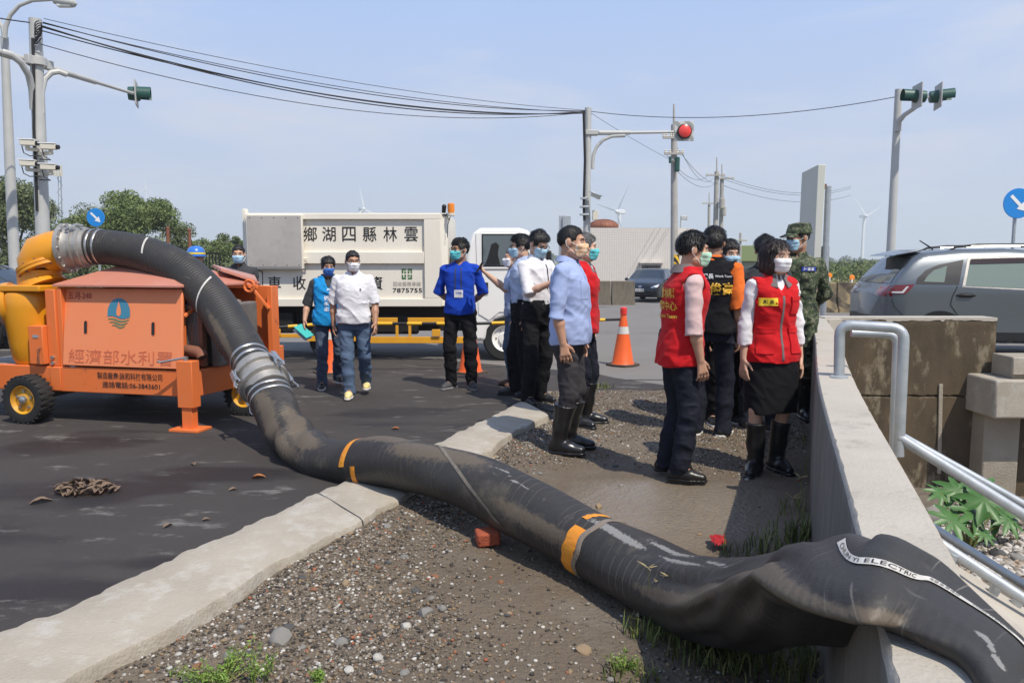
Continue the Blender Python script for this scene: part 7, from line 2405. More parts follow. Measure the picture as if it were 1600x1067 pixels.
# castor-oil plant in the channel: palmate leaves on long stalks
M_CASTOR = mat('castor_leaf', (0.06, 0.155, 0.028), 0.45, col2=(0.035, 0.10, 0.02), nscale=9, contrast=0.2)
cpl_ = G(1515, 835, -0.82)
cpl_.z = chan_h(cpl_.x, cpl_.y)
ct = thing('castor_plant', 'leafy castor plant with big star-shaped leaves on the rubble', 'plant', cpl_)
rc = random.Random(3)
for x, y, dd, s in ((1538, 780, -0.1, 0.24), (1497, 765, 0.1, 0.22), (1488, 812, -0.2, 0.23), (1560, 795, 0.1, 0.24), (1540, 760, 0.3, 0.18), (1522, 800, -0.1, 0.20), (1470, 770, 0.1, 0.14), (1538, 835, -0.2, 0.13), (1575, 812, 0.0, 0.16)):
    c = D(x, y, cpl_.y + dd) - cpl_
    st = obj('stem', MB().tube([(0, 0, 0), (c.x * 0.4, c.y * 0.4, c.z * 0.6), tuple(c)], [0.012, 0.008, 0.005], 6), M_GRASS, ct)
    P = []
    nl = 8
    for i in range(nl):
        a = math.pi * (0.12 + 1.76 * i / (nl - 1)) - math.pi / 2 + math.pi / 2
        ln = s * (0.75 + 0.3 * math.sin(math.pi * i / (nl - 1)))
        P += [(ln * 0.50 * math.cos(a - 0.30), ln * 0.50 * math.sin(a - 0.30)), (ln * 0.75 * math.cos(a - 0.17), ln * 0.75 * math.sin(a - 0.17)), (ln * math.cos(a), ln * math.sin(a)), (ln * 0.75 * math.cos(a + 0.17), ln * 0.75 * math.sin(a + 0.17)), (ln * 0.50 * math.cos(a + 0.30), ln * 0.50 * math.sin(a + 0.30))]
    n_ = Vector((rc.uniform(-0.4, 0.4), -0.55, 0.75)).normalized()
    ux = n_.cross(Vector((0, 0, 1))).normalized(); ux.rotate(Matrix.Rotation(rc.uniform(0, 6), 3, n_))
    uy = n_.cross(ux)
    vs = [c] + [c + ux * a + uy * b - n_ * (0.5 * (a * a + b * b) / s * 0.7) for a, b in P]
    obj('leaf', MB().add(vs, [(0, i + 1, i + 2) for i in range(len(P) - 1)]), M_CASTOR, ct, smooth=60)
# ------------------------------------------------------------------ people: implicit surfaces polygonised with surface nets
def vnoise(X, Y, Z, seed=0):
    r = np.random.default_rng(seed).random((32, 32, 32)).astype(np.float32)
    def f(A):
        i = np.floor(A).astype(int)
        t = A - i
        return i, t * t * (3 - 2 * t)
    i, u = f(X); j, v = f(Y); k, w = f(Z)
    def g(a, b, c):
        return r[(i + a) & 31, (j + b) & 31, (k + c) & 31]
    c00 = g(0, 0, 0) * (1 - u) + g(1, 0, 0) * u
    c10 = g(0, 1, 0) * (1 - u) + g(1, 1, 0) * u
    c01 = g(0, 0, 1) * (1 - u) + g(1, 0, 1) * u
    c11 = g(0, 1, 1) * (1 - u) + g(1, 1, 1) * u
    return ((c00 * (1 - v) + c10 * v) * (1 - w) + (c01 * (1 - v) + c11 * v) * w) * 2 - 1

class SDF:
    def __init__(s, lo, hi, res):
        s.ax = [np.arange(a, b + res, res) for a, b in zip(lo, hi)]
        s.F = np.full([len(a) for a in s.ax], 0.25, dtype=np.float32)
        s.R = np.eye(3)
        s.t = np.zeros(3)
    def frame(s, R=None, t=None):
        s.R = np.eye(3) if R is None else np.array(R)
        s.t = np.zeros(3) if t is None else np.array(t)
    def P(s, p):
        return s.R @ np.array(p, dtype=float) + s.t
    def sub(s, lo, hi):
        sl = []
        g = []
        for a, l, h in zip(s.ax, lo, hi):
            i, j = np.searchsorted(a, l), np.searchsorted(a, h)
            sl.append(slice(i, max(i, j)))
        X = s.ax[0][sl[0]][:, None, None]
        Y = s.ax[1][sl[1]][None, :, None]
        Z = s.ax[2][sl[2]][None, None, :]
        return tuple(sl), X, Y, Z
    def smin(s, sl, d, k):
        a = s.F[sl]
        if a.size == 0:
            return
        h = np.clip(0.5 + 0.5 * (a - d) / k, 0, 1)
        s.F[sl] = a + (d - a) * h - k * h * (1 - h)
    def cone(s, a, b, ra, rb, k=0.02, flat=False, sub=False):
        a, b = s.P(a), s.P(b)
        m = max(ra, rb) + 0.06
        sl, X, Y, Z = s.sub(np.minimum(a, b) - m, np.maximum(a, b) + m)
        ab = b - a
        L2 = max(1e-9, ab @ ab)
        tu = ((X - a[0]) * ab[0] + (Y - a[1]) * ab[1] + (Z - a[2]) * ab[2]) / L2
        t = np.clip(tu, 0, 1.2 if flat else 1)
        d = np.sqrt((X - a[0] - t * ab[0]) ** 2 + (Y - a[1] - t * ab[1]) ** 2 + (Z - a[2] - t * ab[2]) ** 2) - (ra + t * (rb - ra))
        if flat:
            d = np.maximum(d, (tu - 1) * math.sqrt(L2))
        if sub:
            s.F[sl] = np.maximum(s.F[sl], -d)
        else:
            s.smin(sl, d, k)
    def ell(s, c, r, k=0.02, sub=False):
        c = s.P(c)
        r = np.array(r)
        m = r.max() + 0.05
        sl, X, Y, Z = s.sub(c - m, c + m)
        x, y, z = X - c[0], Y - c[1], Z - c[2]
        R = s.R
        u = x * R[0, 0] + y * R[1, 0] + z * R[2, 0]
        v = x * R[0, 1] + y * R[1, 1] + z * R[2, 1]
        w = x * R[0, 2] + y * R[1, 2] + z * R[2, 2]
        k0 = np.sqrt((u / r[0]) ** 2 + (v / r[1]) ** 2 + (w / r[2]) ** 2)
        k1 = np.sqrt((u / r[0] ** 2) ** 2 + (v / r[1] ** 2) ** 2 + (w / r[2] ** 2) ** 2)
        d = k0 * (k0 - 1) / np.maximum(k1, 1e-6)
        if sub:
            s.F[sl] = np.maximum(s.F[sl], -d)
        else:
            s.smin(sl, d, k)
    def column(s, zs, aa, bb, yo=None, xo=None, k=0.03, p=2.4, off=0.0):
        zs = np.array(zs)
        lo = np.array([-0.5, -0.5, zs[0] - 0.06])
        hi = np.array([0.5, 0.5, zs[-1] + 0.06])
        sl, X, Y, Z = s.sub(lo, hi)
        z1 = Z
        a = np.interp(z1, zs, aa) + off
        b = np.interp(z1, zs, bb) + off
        y0 = 0 if yo is None else np.interp(z1, zs, yo)
        x0 = 0 if xo is None else np.interp(z1, zs, xo)
        q = (np.abs((X - x0) / a) ** p + np.abs((Y - y0) / b) ** p) ** (1 / p)
        d = (q - 1) * np.minimum(a, b)
        d = np.maximum(d, np.maximum(zs[0] - off - Z, Z - zs[-1] - off))
        s.smin(sl, d, k)
    def keep(s, fn):
        """fn(X,Y,Z) < 0 is kept."""
        d = fn(s.ax[0][:, None, None], s.ax[1][None, :, None], s.ax[2][None, None, :])
        s.F = np.maximum(s.F, d).astype(np.float32)
    def noise(s, amp, fx, fy, fz, seed=0):
        X, Y, Z = np.meshgrid(*s.ax, indexing='ij')
        near = np.abs(s.F) < 0.05
        n = vnoise(X[near] * fx + 7, Y[near] * fy + 3, Z[near] * fz + 5, seed)
        s.F[near] += amp * n
    def creases(s, amp, fx, fy, fz, seed=0, shear=0.6):
        """sharp-edged cloth folds: ridged noise on a sheared lattice"""
        X, Y, Z = np.meshgrid(*s.ax, indexing='ij')
        near = np.abs(s.F) < 0.05
        x, y, z = X[near], Y[near], Z[near]
        w = vnoise(x * 5 + 2, y * 5, z * 5, seed + 40) * 0.35
        n = vnoise((x + shear * z) * fx + 7 + w, (y - shear * z) * fy + 3, (z + 0.3 * x) * fz + 5 + w, seed)
        m = 0.5 + 0.5 * vnoise(x * 4, y * 4, z * 4, seed + 50)
        s.F[near] += amp * (np.abs(n) ** 0.75 - 0.30) * 1.6 * (0.35 + m)
    def mesh(s):
        F = s.F
        S = F < 0
        c = np.zeros([n - 1 for n in F.shape], dtype=np.int8)
        for i in (0, 1):
            for j in (0, 1):
                for k in (0, 1):
                    c += S[i:F.shape[0] - 1 + i, j:F.shape[1] - 1 + j, k:F.shape[2] - 1 + k]
        act = (c > 0) & (c < 8)
        I, J, K = np.nonzero(act)
        idx = np.full(act.shape, -1, dtype=np.int64)
        idx[I, J, K] = np.arange(len(I))
        pos = np.zeros((len(I), 3))
        cnt = np.zeros(len(I))
        for ax in range(3):
            o1, o2 = [q for q in range(3) if q != ax]
            for u in (0, 1):
                for v in (0, 1):
                    e = [0, 0, 0]
                    e[o1], e[o2] = u, v
                    e2 = list(e)
                    e2[ax] = 1
                    f0 = F[I + e[0], J + e[1], K + e[2]]
                    f1 = F[I + e2[0], J + e2[1], K + e2[2]]
                    cr_ = (f0 < 0) != (f1 < 0)
                    t = np.where(cr_, f0 / np.where(cr_, f0 - f1, 1), 0)
                    q = np.zeros((len(I), 3))
                    q[:, o1], q[:, o2], q[:, ax] = u, v, t
                    pos += q * cr_[:, None]
                    cnt += cr_
        pos /= cnt[:, None]
        st = np.array([a[1] - a[0] for a in s.ax])
        V = (np.stack([I, J, K], 1) + pos) * st + np.array([a[0] for a in s.ax])
        Q = []
        for ax in range(3):
            o1, o2 = [(1, 2), (2, 0), (0, 1)][ax]
            A = np.moveaxis(S, [ax, o1, o2], [0, 1, 2])
            B = np.moveaxis(idx, [ax, o1, o2], [0, 1, 2])
            ch = A[:-1, 1:-1, 1:-1] != A[1:, 1:-1, 1:-1]
            i, j, k = np.nonzero(ch)
            q = np.stack([B[i, j, k], B[i, j + 1, k], B[i, j + 1, k + 1], B[i, j, k + 1]], 1)
            flip = ~A[i, j + 1, k + 1]
            q[flip] = q[flip][:, ::-1]
            Q.append(q)
        Q = np.concatenate(Q)
        return V, Q

HANDS = {}
def RZ(a):
    c, s_ = math.cos(a), math.sin(a)
    return np.array([[c, -s_, 0], [s_, c, 0], [0, 0, 1.0]])
def RX(a):
    c, s_ = math.cos(a), math.sin(a)
    return np.array([[1.0, 0, 0], [0, c, -s_], [0, s_, c]])
def RY(a):
    c, s_ = math.cos(a), math.sin(a)
    return np.array([[c, 0, s_], [0, 1.0, 0], [-s_, 0, c]])

def head_prims(f, female=False):
    f.ell((0, 0.014, 0.036), (0.075, 0.094, 0.084), 0.02)
    f.ell((0, -0.030, -0.026), (0.061, 0.066, 0.086), 0.025)
    f.ell((0, -0.052, -0.088), (0.034, 0.036, 0.028), 0.025)
    f.cone((0.045, -0.01, -0.07), (0.02, -0.055, -0.095), 0.022, 0.02, 0.02)
    f.cone((-0.045, -0.01, -0.07), (-0.02, -0.055, -0.095), 0.022, 0.02, 0.02)
    f.ell((0, -0.083, 0.034), (0.05, 0.014, 0.012), 0.015)
    f.cone((0, -0.093, 0.012), (0, -0.112, -0.018), 0.009, 0.013, 0.012)
    f.ell((0.045, -0.07, -0.015), (0.022, 0.018, 0.02), 0.02)
    f.ell((-0.045, -0.07, -0.015), (0.022, 0.018, 0.02), 0.02)

ZT = [0.80, 0.88, 0.96, 1.06, 1.16, 1.26, 1.35, 1.41, 1.45]
AT = [0.150, 0.165, 0.165, 0.150, 0.152, 0.166, 0.172, 0.130, 0.075]
BT = [0.100, 0.112, 0.114, 0.108, 0.112, 0.122, 0.108, 0.078, 0.060]
AF = [0.165, 0.172, 0.160, 0.130, 0.134, 0.150, 0.152, 0.110, 0.06]
BF = [0.105, 0.115, 0.108, 0.095, 0.105, 0.122, 0.100, 0.070, 0.05]

def person(label, px=None, rz=0.0, h=1.70, w=1.0, z0=0.0, loc=None, feet=((0.11, 0.0, 0.25), (-0.11, 0.0, -0.25)),
           armL=((0.13, 0.04, -1), (0.0, -0.18, -1)), armR=((-0.13, 0.04, -1), (0.0, -0.18, -1)), curl=0.5,
           yaw=0.0, pitch=0.0, tilt=0.0, lean=0.0, female=False, res=0.0085, gres=0.0095, skin=None, hair=None, hairkind='short',
           shirt=None, sleeve=0.55, hem=0.86, tuck=False, belly=0.0, vest=None, vest_hem=0.84, vest_open=False, vest_collar=None,
           bottom=None, skirt=None, shoes=None, sole=None, boots=None, mask=None, mask_strap=True, collar=True, cap=None, glasses=False,
           decals=(), group=None, flare=0.0, lift=(0.0, 0.0), seed=1, vest_slv=None, belt=None, crease=1.0, palmL=None, palmR=None):
    root = thing('person', label, 'person', loc if loc is not None else G(px[0], px[1], z0), rad(rz), group)
    sc_ = h / 1.70
    A_, B_ = (AF, BF) if female else (AT, BT)
    A_ = [a * w for a in A_]
    B_ = [b * w for b in B_]
    shx = (0.152 if female else 0.176) * (0.4 + 0.6 * w)
    yo = [lean * (z - 0.9) for z in ZT]
    def put(name, V, Q, m, parent=root):
        return npobj(name, V * sc_, Q, m, parent)
    # ---- skeleton
    sh = {1: np.array([shx, lean * 0.48 + 0.01, 1.375]), -1: np.array([-shx, lean * 0.48 + 0.01, 1.375])}
    arms = {}
    for sd, spec in ((1, armL), (-1, armR)):
        u = np.array(spec[0], float); u /= np.linalg.norm(u)
        v = np.array(spec[1], float); v /= np.linalg.norm(v)
        e = sh[sd] + u * 0.285
        arms[sd] = (sh[sd], e, e + v * 0.245, v)
    legs = {}
    for sd, ft, lf in ((1, feet[0], lift[0]), (-1, feet[1], lift[1])):
        fd = np.array([math.sin(ft[2]), -math.cos(ft[2]), 0])
        hp = np.array([sd * 0.088 * w, 0.0, 0.885])
        an = np.array([ft[0], ft[1] + 0.02, 0.085 + lf])
        d = an - hp
        L = min(np.linalg.norm(d), 0.806)
        d = d / np.linalg.norm(d)
        L1, L2 = 0.416, 0.392
        a = (L1 ** 2 - L2 ** 2 + L * L) / (2 * L)
        hh = math.sqrt(max(0, L1 ** 2 - a * a))
        pole = fd - d * (fd @ d)
        kn = hp + d * a + pole / np.linalg.norm(pole) * hh
        legs[sd] = (hp, kn, hp + d * L, fd)
    HC = np.array([0, lean * 0.66 - 0.022, 1.588])
    HR = RZ(yaw * math.pi / 180) @ RX((pitch + 3) * math.pi / 180) @ RY(tilt * math.pi / 180)
    # ---- body
    pts = [HC + 0.14, HC - 0.16] + [p for a in arms.values() for p in (a[0], a[1], a[2] + a[3] * 0.2)] + [p for l in legs.values() for p in l[:3]]
    lo = np.min(pts, axis=0) - 0.1
    hi = np.max(pts, axis=0) + 0.1
    lo[2] = 0.03
    hi[2] = HC[2] + 0.16
    f = SDF(lo, hi, res)
    f.column(ZT, A_, B_, yo, off=-0.020)
    lk = 0.84 if bottom is not None else 0.94
    for sd in (1, -1):
        s0, e, wr, v = arms[sd]
        f.cone((sd * 0.05, yo[-2], 1.395), s0, 0.032, 0.034, 0.03)
        f.cone(s0, e, 0.036 * w, 0.037 * w, 0.03)
        f.cone(e, e + (wr - e) * 0.4, (0.038 if sleeve <= 1 else 0.033) * w, (0.038 if sleeve <= 1 else 0.032) * w, 0.015)
        f.cone(e + (wr - e) * 0.4, wr, (0.038 if sleeve <= 1 else 0.032) * w, 0.026, 0.015)
        hp, kn, an, fd = legs[sd]
        f.cone(hp, kn, 0.076 * w * lk, 0.052 * lk, 0.03)
        f.cone(kn, kn + (an - kn) * 0.35 + np.array([0, 0.012, 0]), 0.050 * lk, 0.053 * lk, 0.02)
        f.cone(kn + (an - kn) * 0.35 + np.array([0, 0.012, 0]), an, 0.052 * lk, 0.034, 0.02)
        f.cone(an, an + fd * 0.1 - np.array([0, 0, 0.04]), 0.034, 0.03, 0.02)
        # hand: palm, four fingers, thumb
        pn = (palmL if sd == 1 else palmR)
        pn = np.array(pn if pn is not None else (-sd * 1.0, 0.25, 0), float)
        pn = pn - v * (pn @ v)
        pn /= np.linalg.norm(pn)
        lat = np.cross(v, pn)
        if lat @ np.array([0, -1.0, 0.3]) < 0:
            lat = -lat
        for q in (-1, 0, 1):
            f.cone(wr + lat * q * 0.008, wr + v * 0.082 + lat * q * 0.024, 0.017, 0.0145, 0.01)
        for i in range(4):
            q = 1.5 - i
            b = wr + v * 0.088 + lat * q * 0.0225
            L = (0.070, 0.080, 0.074, 0.058)[i]
            dd = v + lat * q * 0.07
            dd /= np.linalg.norm(dd)
            cu = curl * (0.75 + 0.12 * i)
            r0 = 0.0098
            for sg, fr in enumerate((0.42, 0.32, 0.26)):
                c2, s2 = math.cos(cu * (0.5 if sg == 0 else 1)), math.sin(cu * (0.5 if sg == 0 else 1))
                nd = dd * c2 + pn * s2
                nd /= np.linalg.norm(nd)
                b2 = b + nd * L * fr
                f.cone(b, b2, r0, r0 - 0.0008, 0.004)
                dd = nd
                b = b2
                r0 -= 0.0008
        tb = wr + v * 0.022 + lat * 0.026
        td = v * 0.62 + lat * 0.62 + pn * 0.35
        td /= np.linalg.norm(td)
        t2 = tb + td * 0.042
        td2 = td * 0.7 + v * 0.6
        td2 /= np.linalg.norm(td2)
        f.cone(tb, t2, 0.014, 0.0115, 0.008)
        f.cone(t2, t2 + td2 * 0.034, 0.0112, 0.009, 0.004)
    f.cone((0, yo[-1] + 0.012, 1.39), HC + HR @ np.array([0, 0.022, -0.06]), 0.056 * (0.6 + 0.4 * w) * (0.86 if female else 1), 0.052 * (0.86 if female else 1), 0.03)
    f.frame(HR, HC)
    head_prims(f, female)
    for sd in (1, -1):
        f.ell((sd * 0.079, 0.012, 0.0), (0.010, 0.022, 0.032), 0.01)
        f.ell((sd * 0.033, -0.094, 0.010), (0.016, 0.011, 0.008), 0.004, sub=True)
    f.frame()
    V, Q = f.mesh()
    body = put('body', V, Q, skin)
    def headpart(name, V, Q, m, parent=root):
        return put(name, (V @ HR.T) + HC, Q, m, parent)
    def headmb(name, mb, m, parent=root):
        mb.v = [tuple((HR @ np.array(v) + HC) * sc_) for v in mb.v]
        return obj(name, mb, m, parent, smooth=60)
    # ---- eyes and brows
    for sd in (1, -1):
        eb = MB().ball((sd * 0.033, -0.0845, 0.010), (0.0145, 0.008, 0.0065), 10, 6)
        eo = headmb('eye', eb, M_EYEWHITE, body)
        headmb('iris', MB().ball((sd * 0.033, -0.0895, 0.010), (0.0065, 0.005, 0.006), 8, 6), M_DARK, eo)
        headmb('eyebrow', MB().tube([(sd * 0.016, -0.0945, 0.030), (sd * 0.034, -0.093, 0.036), (sd * 0.054, -0.080, 0.031)], [0.0035, 0.0045, 0.0025], 6), hair or M_HAIR, body)
    # ---- hair
    if hairkind:
        hf = SDF((-0.16, -0.17, -0.22), (0.16, 0.19, 0.20), 0.0075)
        if hairkind == 'bob':
            hf.ell((0, 0.022, 0.038), (0.087, 0.104, 0.092), 0.02)
            hf.ell((0.070, 0.005, -0.06), (0.036, 0.068, 0.085), 0.04)
            hf.ell((-0.070, 0.005, -0.06), (0.036, 0.068, 0.085), 0.04)
            hf.ell((0, 0.065, -0.05), (0.085, 0.06, 0.095), 0.04)
            hf.noise(0.010, 60, 60, 9, seed)
            hf.ell((0.010, -0.118, -0.010), (0.066, 0.092, 0.106), sub=True)
        else:
            th = {'short': 0.016, 'crop': 0.006, 'thick': 0.021, 'cap': 0.005}[hairkind]
            hf.ell((0, 0.016, 0.034), (0.077 + th * 0.25, 0.096 + th * 0.35, 0.084 + th * 0.6), 0.02)
            hf.ell((0, 0.004, 0.062), (0.066 + th * 0.5, 0.086 + th * 0.5, 0.060 + th * 0.9), 0.02)
            hf.noise(th * 0.5, 55, 55, 30, seed)
            hf.noise(th * 0.35, 18, 18, 14, seed + 9)
            hf.keep(lambda X, Y, Z: ((0.022 if hairkind == 'crop' else 0.014) - (0.68 if hairkind == 'crop' else 0.62) * Y + 0.005 * np.sin(X * 140) - Z - np.where((Y < 0.0) & (Y > -0.045) & (np.abs(X) > 0.055), 0.028, 0.0)) * 0.83)
            hf.keep(lambda X, Y, Z: -0.055 - Z + 0 * X)
        V, Q = hf.mesh()
        # strands combed out and down over the cap of hair
        r_ = np.random.default_rng(seed)
        ns_ = {'crop': 1300, 'bob': 2600, 'cap': 300}.get(hairkind, 2200)
        ok_ = np.nonzero(~((V[:, 1] < -0.050) & (V[:, 2] < 0.088)))[0] if hairkind != 'bob' else np.nonzero(~((V[:, 1] < -0.02) & (np.abs(V[:, 0]) < 0.078) & (V[:, 2] < 0.092)))[0]
        pick = ok_[r_.integers(0, len(ok_), ns_)]
        P0 = V[pick]
        out = P0 - np.array([0, 0.02, 0.01])
        out /= np.linalg.norm(out, axis=1)[:, None]
        if hairkind == 'bob':
            flow = np.stack([out[:, 0] * 0.25, out[:, 1] * 0.25, -np.ones(ns_)], 1) + r_.normal(size=(ns_, 3)) * 0.10
            ln = 0.05 + 0.05 * r_.random(ns_)
            lift = 0.05
        else:
            flow = np.stack([out[:, 0] * 0.6 + 0.25, out[:, 1] * 0.7 - 0.30, -0.85 + 0 * out[:, 2]], 1) + r_.normal(size=(ns_, 3)) * 0.28
            ln = {'crop': 0.008, 'cap': 0.007, 'short': 0.022, 'thick': 0.030}[hairkind] * (0.5 + r_.random(ns_)) * np.clip((P0[:, 2] + 0.03) / 0.11, 0.3, 1)
            lift = 0.22
        flow -= out * (flow * out).sum(1)[:, None]
        flow /= np.linalg.norm(flow, axis=1)[:, None] + 1e-6
        dirn = flow + out * lift
        dirn /= np.linalg.norm(dirn, axis=1)[:, None]
        sidev = np.cross(dirn, out)
        sidev /= np.linalg.norm(sidev, axis=1)[:, None] + 1e-6
        wd_ = 0.0026
        A0 = P0 - dirn * 0.004
        A1 = P0 + dirn * (ln * 0.55)[:, None] + out * 0.002
        A2 = P0 + dirn * ln[:, None] - out * (ln * 0.18)[:, None] + np.array([0, 0, -0.004])
        SV = np.stack([A0 - sidev * wd_, A0 + sidev * wd_, A1 - sidev * wd_ * 0.8, A1 + sidev * wd_ * 0.8, A2 - sidev * wd_ * 0.15, A2 + sidev * wd_ * 0.15], 1).reshape(-1, 3)
        bi = len(V) + (np.arange(ns_) * 6)[:, None]
        Q = np.concatenate([Q, bi + np.array([[0, 1, 3, 2]]), bi + np.array([[2, 3, 5, 4]])])
        V = np.concatenate([V, SV])
        headpart('hair', V, Q, hair)
    # ---- mask
    if mask is not None:
        mf = SDF((-0.11, -0.17, -0.15), (0.11, 0.06, 0.05), 0.0048)
        head_prims(mf)
        mf.ell((0, -0.078, -0.045), (0.046, 0.040, 0.052), 0.03)
        mf.F -= 0.0055
        mf.F += (0.0010 * np.sin((mf.ax[2][None, None, :] + 0.05) * 210) * (np.abs(mf.ax[2][None, None, :] + 0.045) < 0.034)).astype(np.float32)
        mf.keep(lambda X, Y, Z: Y + 0.036 + 0.30 * np.abs(Z + 0.045) + 0 * X)
        mf.keep(lambda X, Y, Z: np.abs(Z + 0.051 + 1.6 * X * X * np.sign(Z + 0.045)) - 0.051 + 0 * Y)
        mf.keep(lambda X, Y, Z: 0.0 * X + 0.0 * Z - (Y + 0.16))
        V, Q = mf.mesh()
        mo = headpart('face_mask', V, Q, mask)
        if mask_strap:
            for sd in (1, -1):
                mb = MB().tube([(sd * 0.064, -0.040, -0.012), (sd * 0.076, -0.012, 0.004), (sd * 0.083, 0.012, 0.022), (sd * 0.088, 0.030, 0.010)], 0.0022, 6)
                mb.tube([(sd * 0.060, -0.040, -0.078), (sd * 0.074, -0.010, -0.050), (sd * 0.086, 0.022, -0.02), (sd * 0.088, 0.030, 0.010)], 0.0022, 6)
                headmb('ear_loop', mb, M_WHITE, mo)
    if glasses:
        mb = MB()
        for sd in (1, -1):
            mb.tube([(sd * 0.034 + 0.026 * math.cos(a), -0.104 + 0.10 * (0.026 * math.cos(a) * sd) ** 1 * 0.6, 0.010 + 0.019 * math.sin(a)) for a in [i * math.pi / 7 for i in range(15)]], 0.0022, 6)
            mb.tube([(sd * 0.060, -0.100, 0.014), (sd * 0.078, -0.05, 0.016), (sd * 0.083, 0.01, 0.016)], 0.002, 6)
        mb.tube([(-0.010, -0.108, 0.014), (0.010, -0.108, 0.014)], 0.002, 6)
        headmb('glasses', mb, M_DARK)
    if cap is not None:
        cf = SDF((-0.13, -0.24, -0.05), (0.13, 0.15, 0.19), 0.007)
        cf.ell((0, 0.016, 0.040), (0.092, 0.114, 0.10), 0.02)
        cf.column([0.045, 0.13], [0.094, 0.080], [0.114, 0.095], [0.014, 0.02], k=0.02, p=2.1)
        cf.keep(lambda X, Y, Z: (0.040 - 0.04 * Y - Z) + 0 * X)
        V, Q = cf.mesh()
        co = headpart('cap', V, Q, cap)
        mb = MB()
        n = 12
        vs = []
        for i in range(n + 1):
            a = math.pi * (i / n) + math.pi
            for r_, dz in ((0.0, 0), (1.0, 1)):
                x = 0.085 * math.cos(a)
                y = -0.075 + (0.0 if r_ == 0 else 0.085 * math.sin(a))
                vs.append((x * (1.0 if r_ else 0.98), y - (0.012 if r_ else 0) - (0.02 if r_ == 0 else 0) * (1 - abs(math.cos(a))), 0.052 - 0.022 * dz - 0.012 * abs(math.cos(a))))
        k = len(vs)
        vs += [(x, y, z + 0.006) for x, y, z in vs]
        fs = []
        for i in range(n):
            a = 2 * i
            fs += [(a, a + 1, a + 3, a + 2), (k + a, k + a + 2, k + a + 3, k + a + 1), (a + 1, k + a + 1, k + a + 3, a + 3), (a, a + 2, k + a + 2, k + a)]
        mb.add(vs, fs)
        headmb('brim', mb, cap, co)
    surf = {}
    Mw = Matrix.Translation(root.location) @ Matrix.Rotation(rad(rz), 4, 'Z')
    for sd in (1, -1):
        HANDS[sd] = Mw @ Vector((arms[sd][2] + arms[sd][3] * 0.10) * sc_)
    # ---- trousers or skirt
    if bottom is not None:
        tf = SDF((lo[0] - 0.05, min(lo[1], -0.25) - 0.05, 0.0), (hi[0] + 0.05, hi[1] + 0.1, 1.12), gres)
        tf.column([0.80, 0.88, 0.96, 1.04], [0.155 * w, 0.178 * w, 0.175 * w, 0.160 * w], [0.105, 0.124, 0.120, 0.114 * (0.7 + 0.3 * w)], [0.012, 0.012, 0.006, 0], k=0.03, off=0.006)
        for sd in (1, -1):
            hp, kn, an, fd = legs[sd]
            tf.cone(hp, kn, 0.094 * w, 0.073, 0.03)
            if boots is not None:
                tf.cone(kn, kn + (an - kn) * 0.45, 0.068, 0.060, 0.03, flat=True)
            else:
                tf.cone(kn, kn + (an - kn) * 0.5, 0.073, 0.071, 0.03)
                tf.cone(kn + (an - kn) * 0.5, an - np.array([0, -0.008, 0.052]), 0.071, 0.068, 0.03, flat=True)
        tf.noise(0.006 * crease, 9, 9, 5, seed + 2)
        tf.creases(0.011 * crease, 10, 10, 12, seed + 3, 0.5)
        tf.creases(0.006 * crease, 22, 22, 30, seed + 4, 0.2)
        tf.keep(lambda X, Y, Z: Z - 1.045 + 0 * X)
        V, Q = tf.mesh()
        surf['trousers'] = (V, Q)
        put('trousers', V, Q, bottom)
    if skirt is not None:
        kf = SDF((-0.3, -0.3, 0.40), (0.3, 0.3, 1.12), gres)
        kf.column([0.455, 0.60, 0.80, 0.90, 0.98, 1.06], [0.192, 0.198, 0.200, 0.192, 0.165, 0.14], [0.150, 0.150, 0.142, 0.134, 0.115, 0.10], k=0.03)
        kf.noise(0.008, 9, 9, 2.5, seed)
        kf.creases(0.006, 14, 14, 14, seed + 1)
        V, Q = kf.mesh()
        surf['skirt'] = (V, Q)
        put('skirt', V, Q, skirt)
    # ---- shoes or boots, one each foot
    for sd in (1, -1):
        hp, kn, an, fd = legs[sd]
        base = an[2] - 0.085
        ya = math.atan2(fd[0], -fd[1])
        R = RZ(ya)
        if shoes is not None:
            sf = SDF((-0.08, -0.24, -0.01), (0.08, 0.13, 0.15), 0.007)
            sf.cone((0, 0.045, 0.040), (0, -0.07, 0.042), 0.040, 0.043, 0.02)
            sf.cone((0.004 * sd, -0.07, 0.040), (-0.004 * sd, -0.155, 0.030), 0.043, 0.033, 0.02)
            sf.cone((0, 0.02, 0.06), (0, 0.02, 0.10), 0.040, 0.040, 0.03)
            sf.keep(lambda X, Y, Z: 0.016 - Z + 0 * X)
            sf.keep(lambda X, Y, Z: Z - 0.095 + 0 * X)
            V, Q = sf.mesh()
            off = np.array([an[0], an[1] - 0.0, base]) 
            so = put('shoe', V @ R.T + off, Q, shoes)
            lf = SDF((-0.08, -0.24, -0.02), (0.08, 0.13, 0.06), 0.007)
            lf.cone((0, 0.045, 0.02), (0, -0.07, 0.02), 0.045, 0.048, 0.02)
            lf.cone((0.004 * sd, -0.07, 0.02), (-0.004 * sd, -0.158, 0.02), 0.048, 0.038, 0.02)
            lf.keep(lambda X, Y, Z: np.maximum(-Z, Z - 0.022) + 0 * X)
            V, Q = lf.mesh()
            put('sole', V @ R.T + off, Q, sole, so)
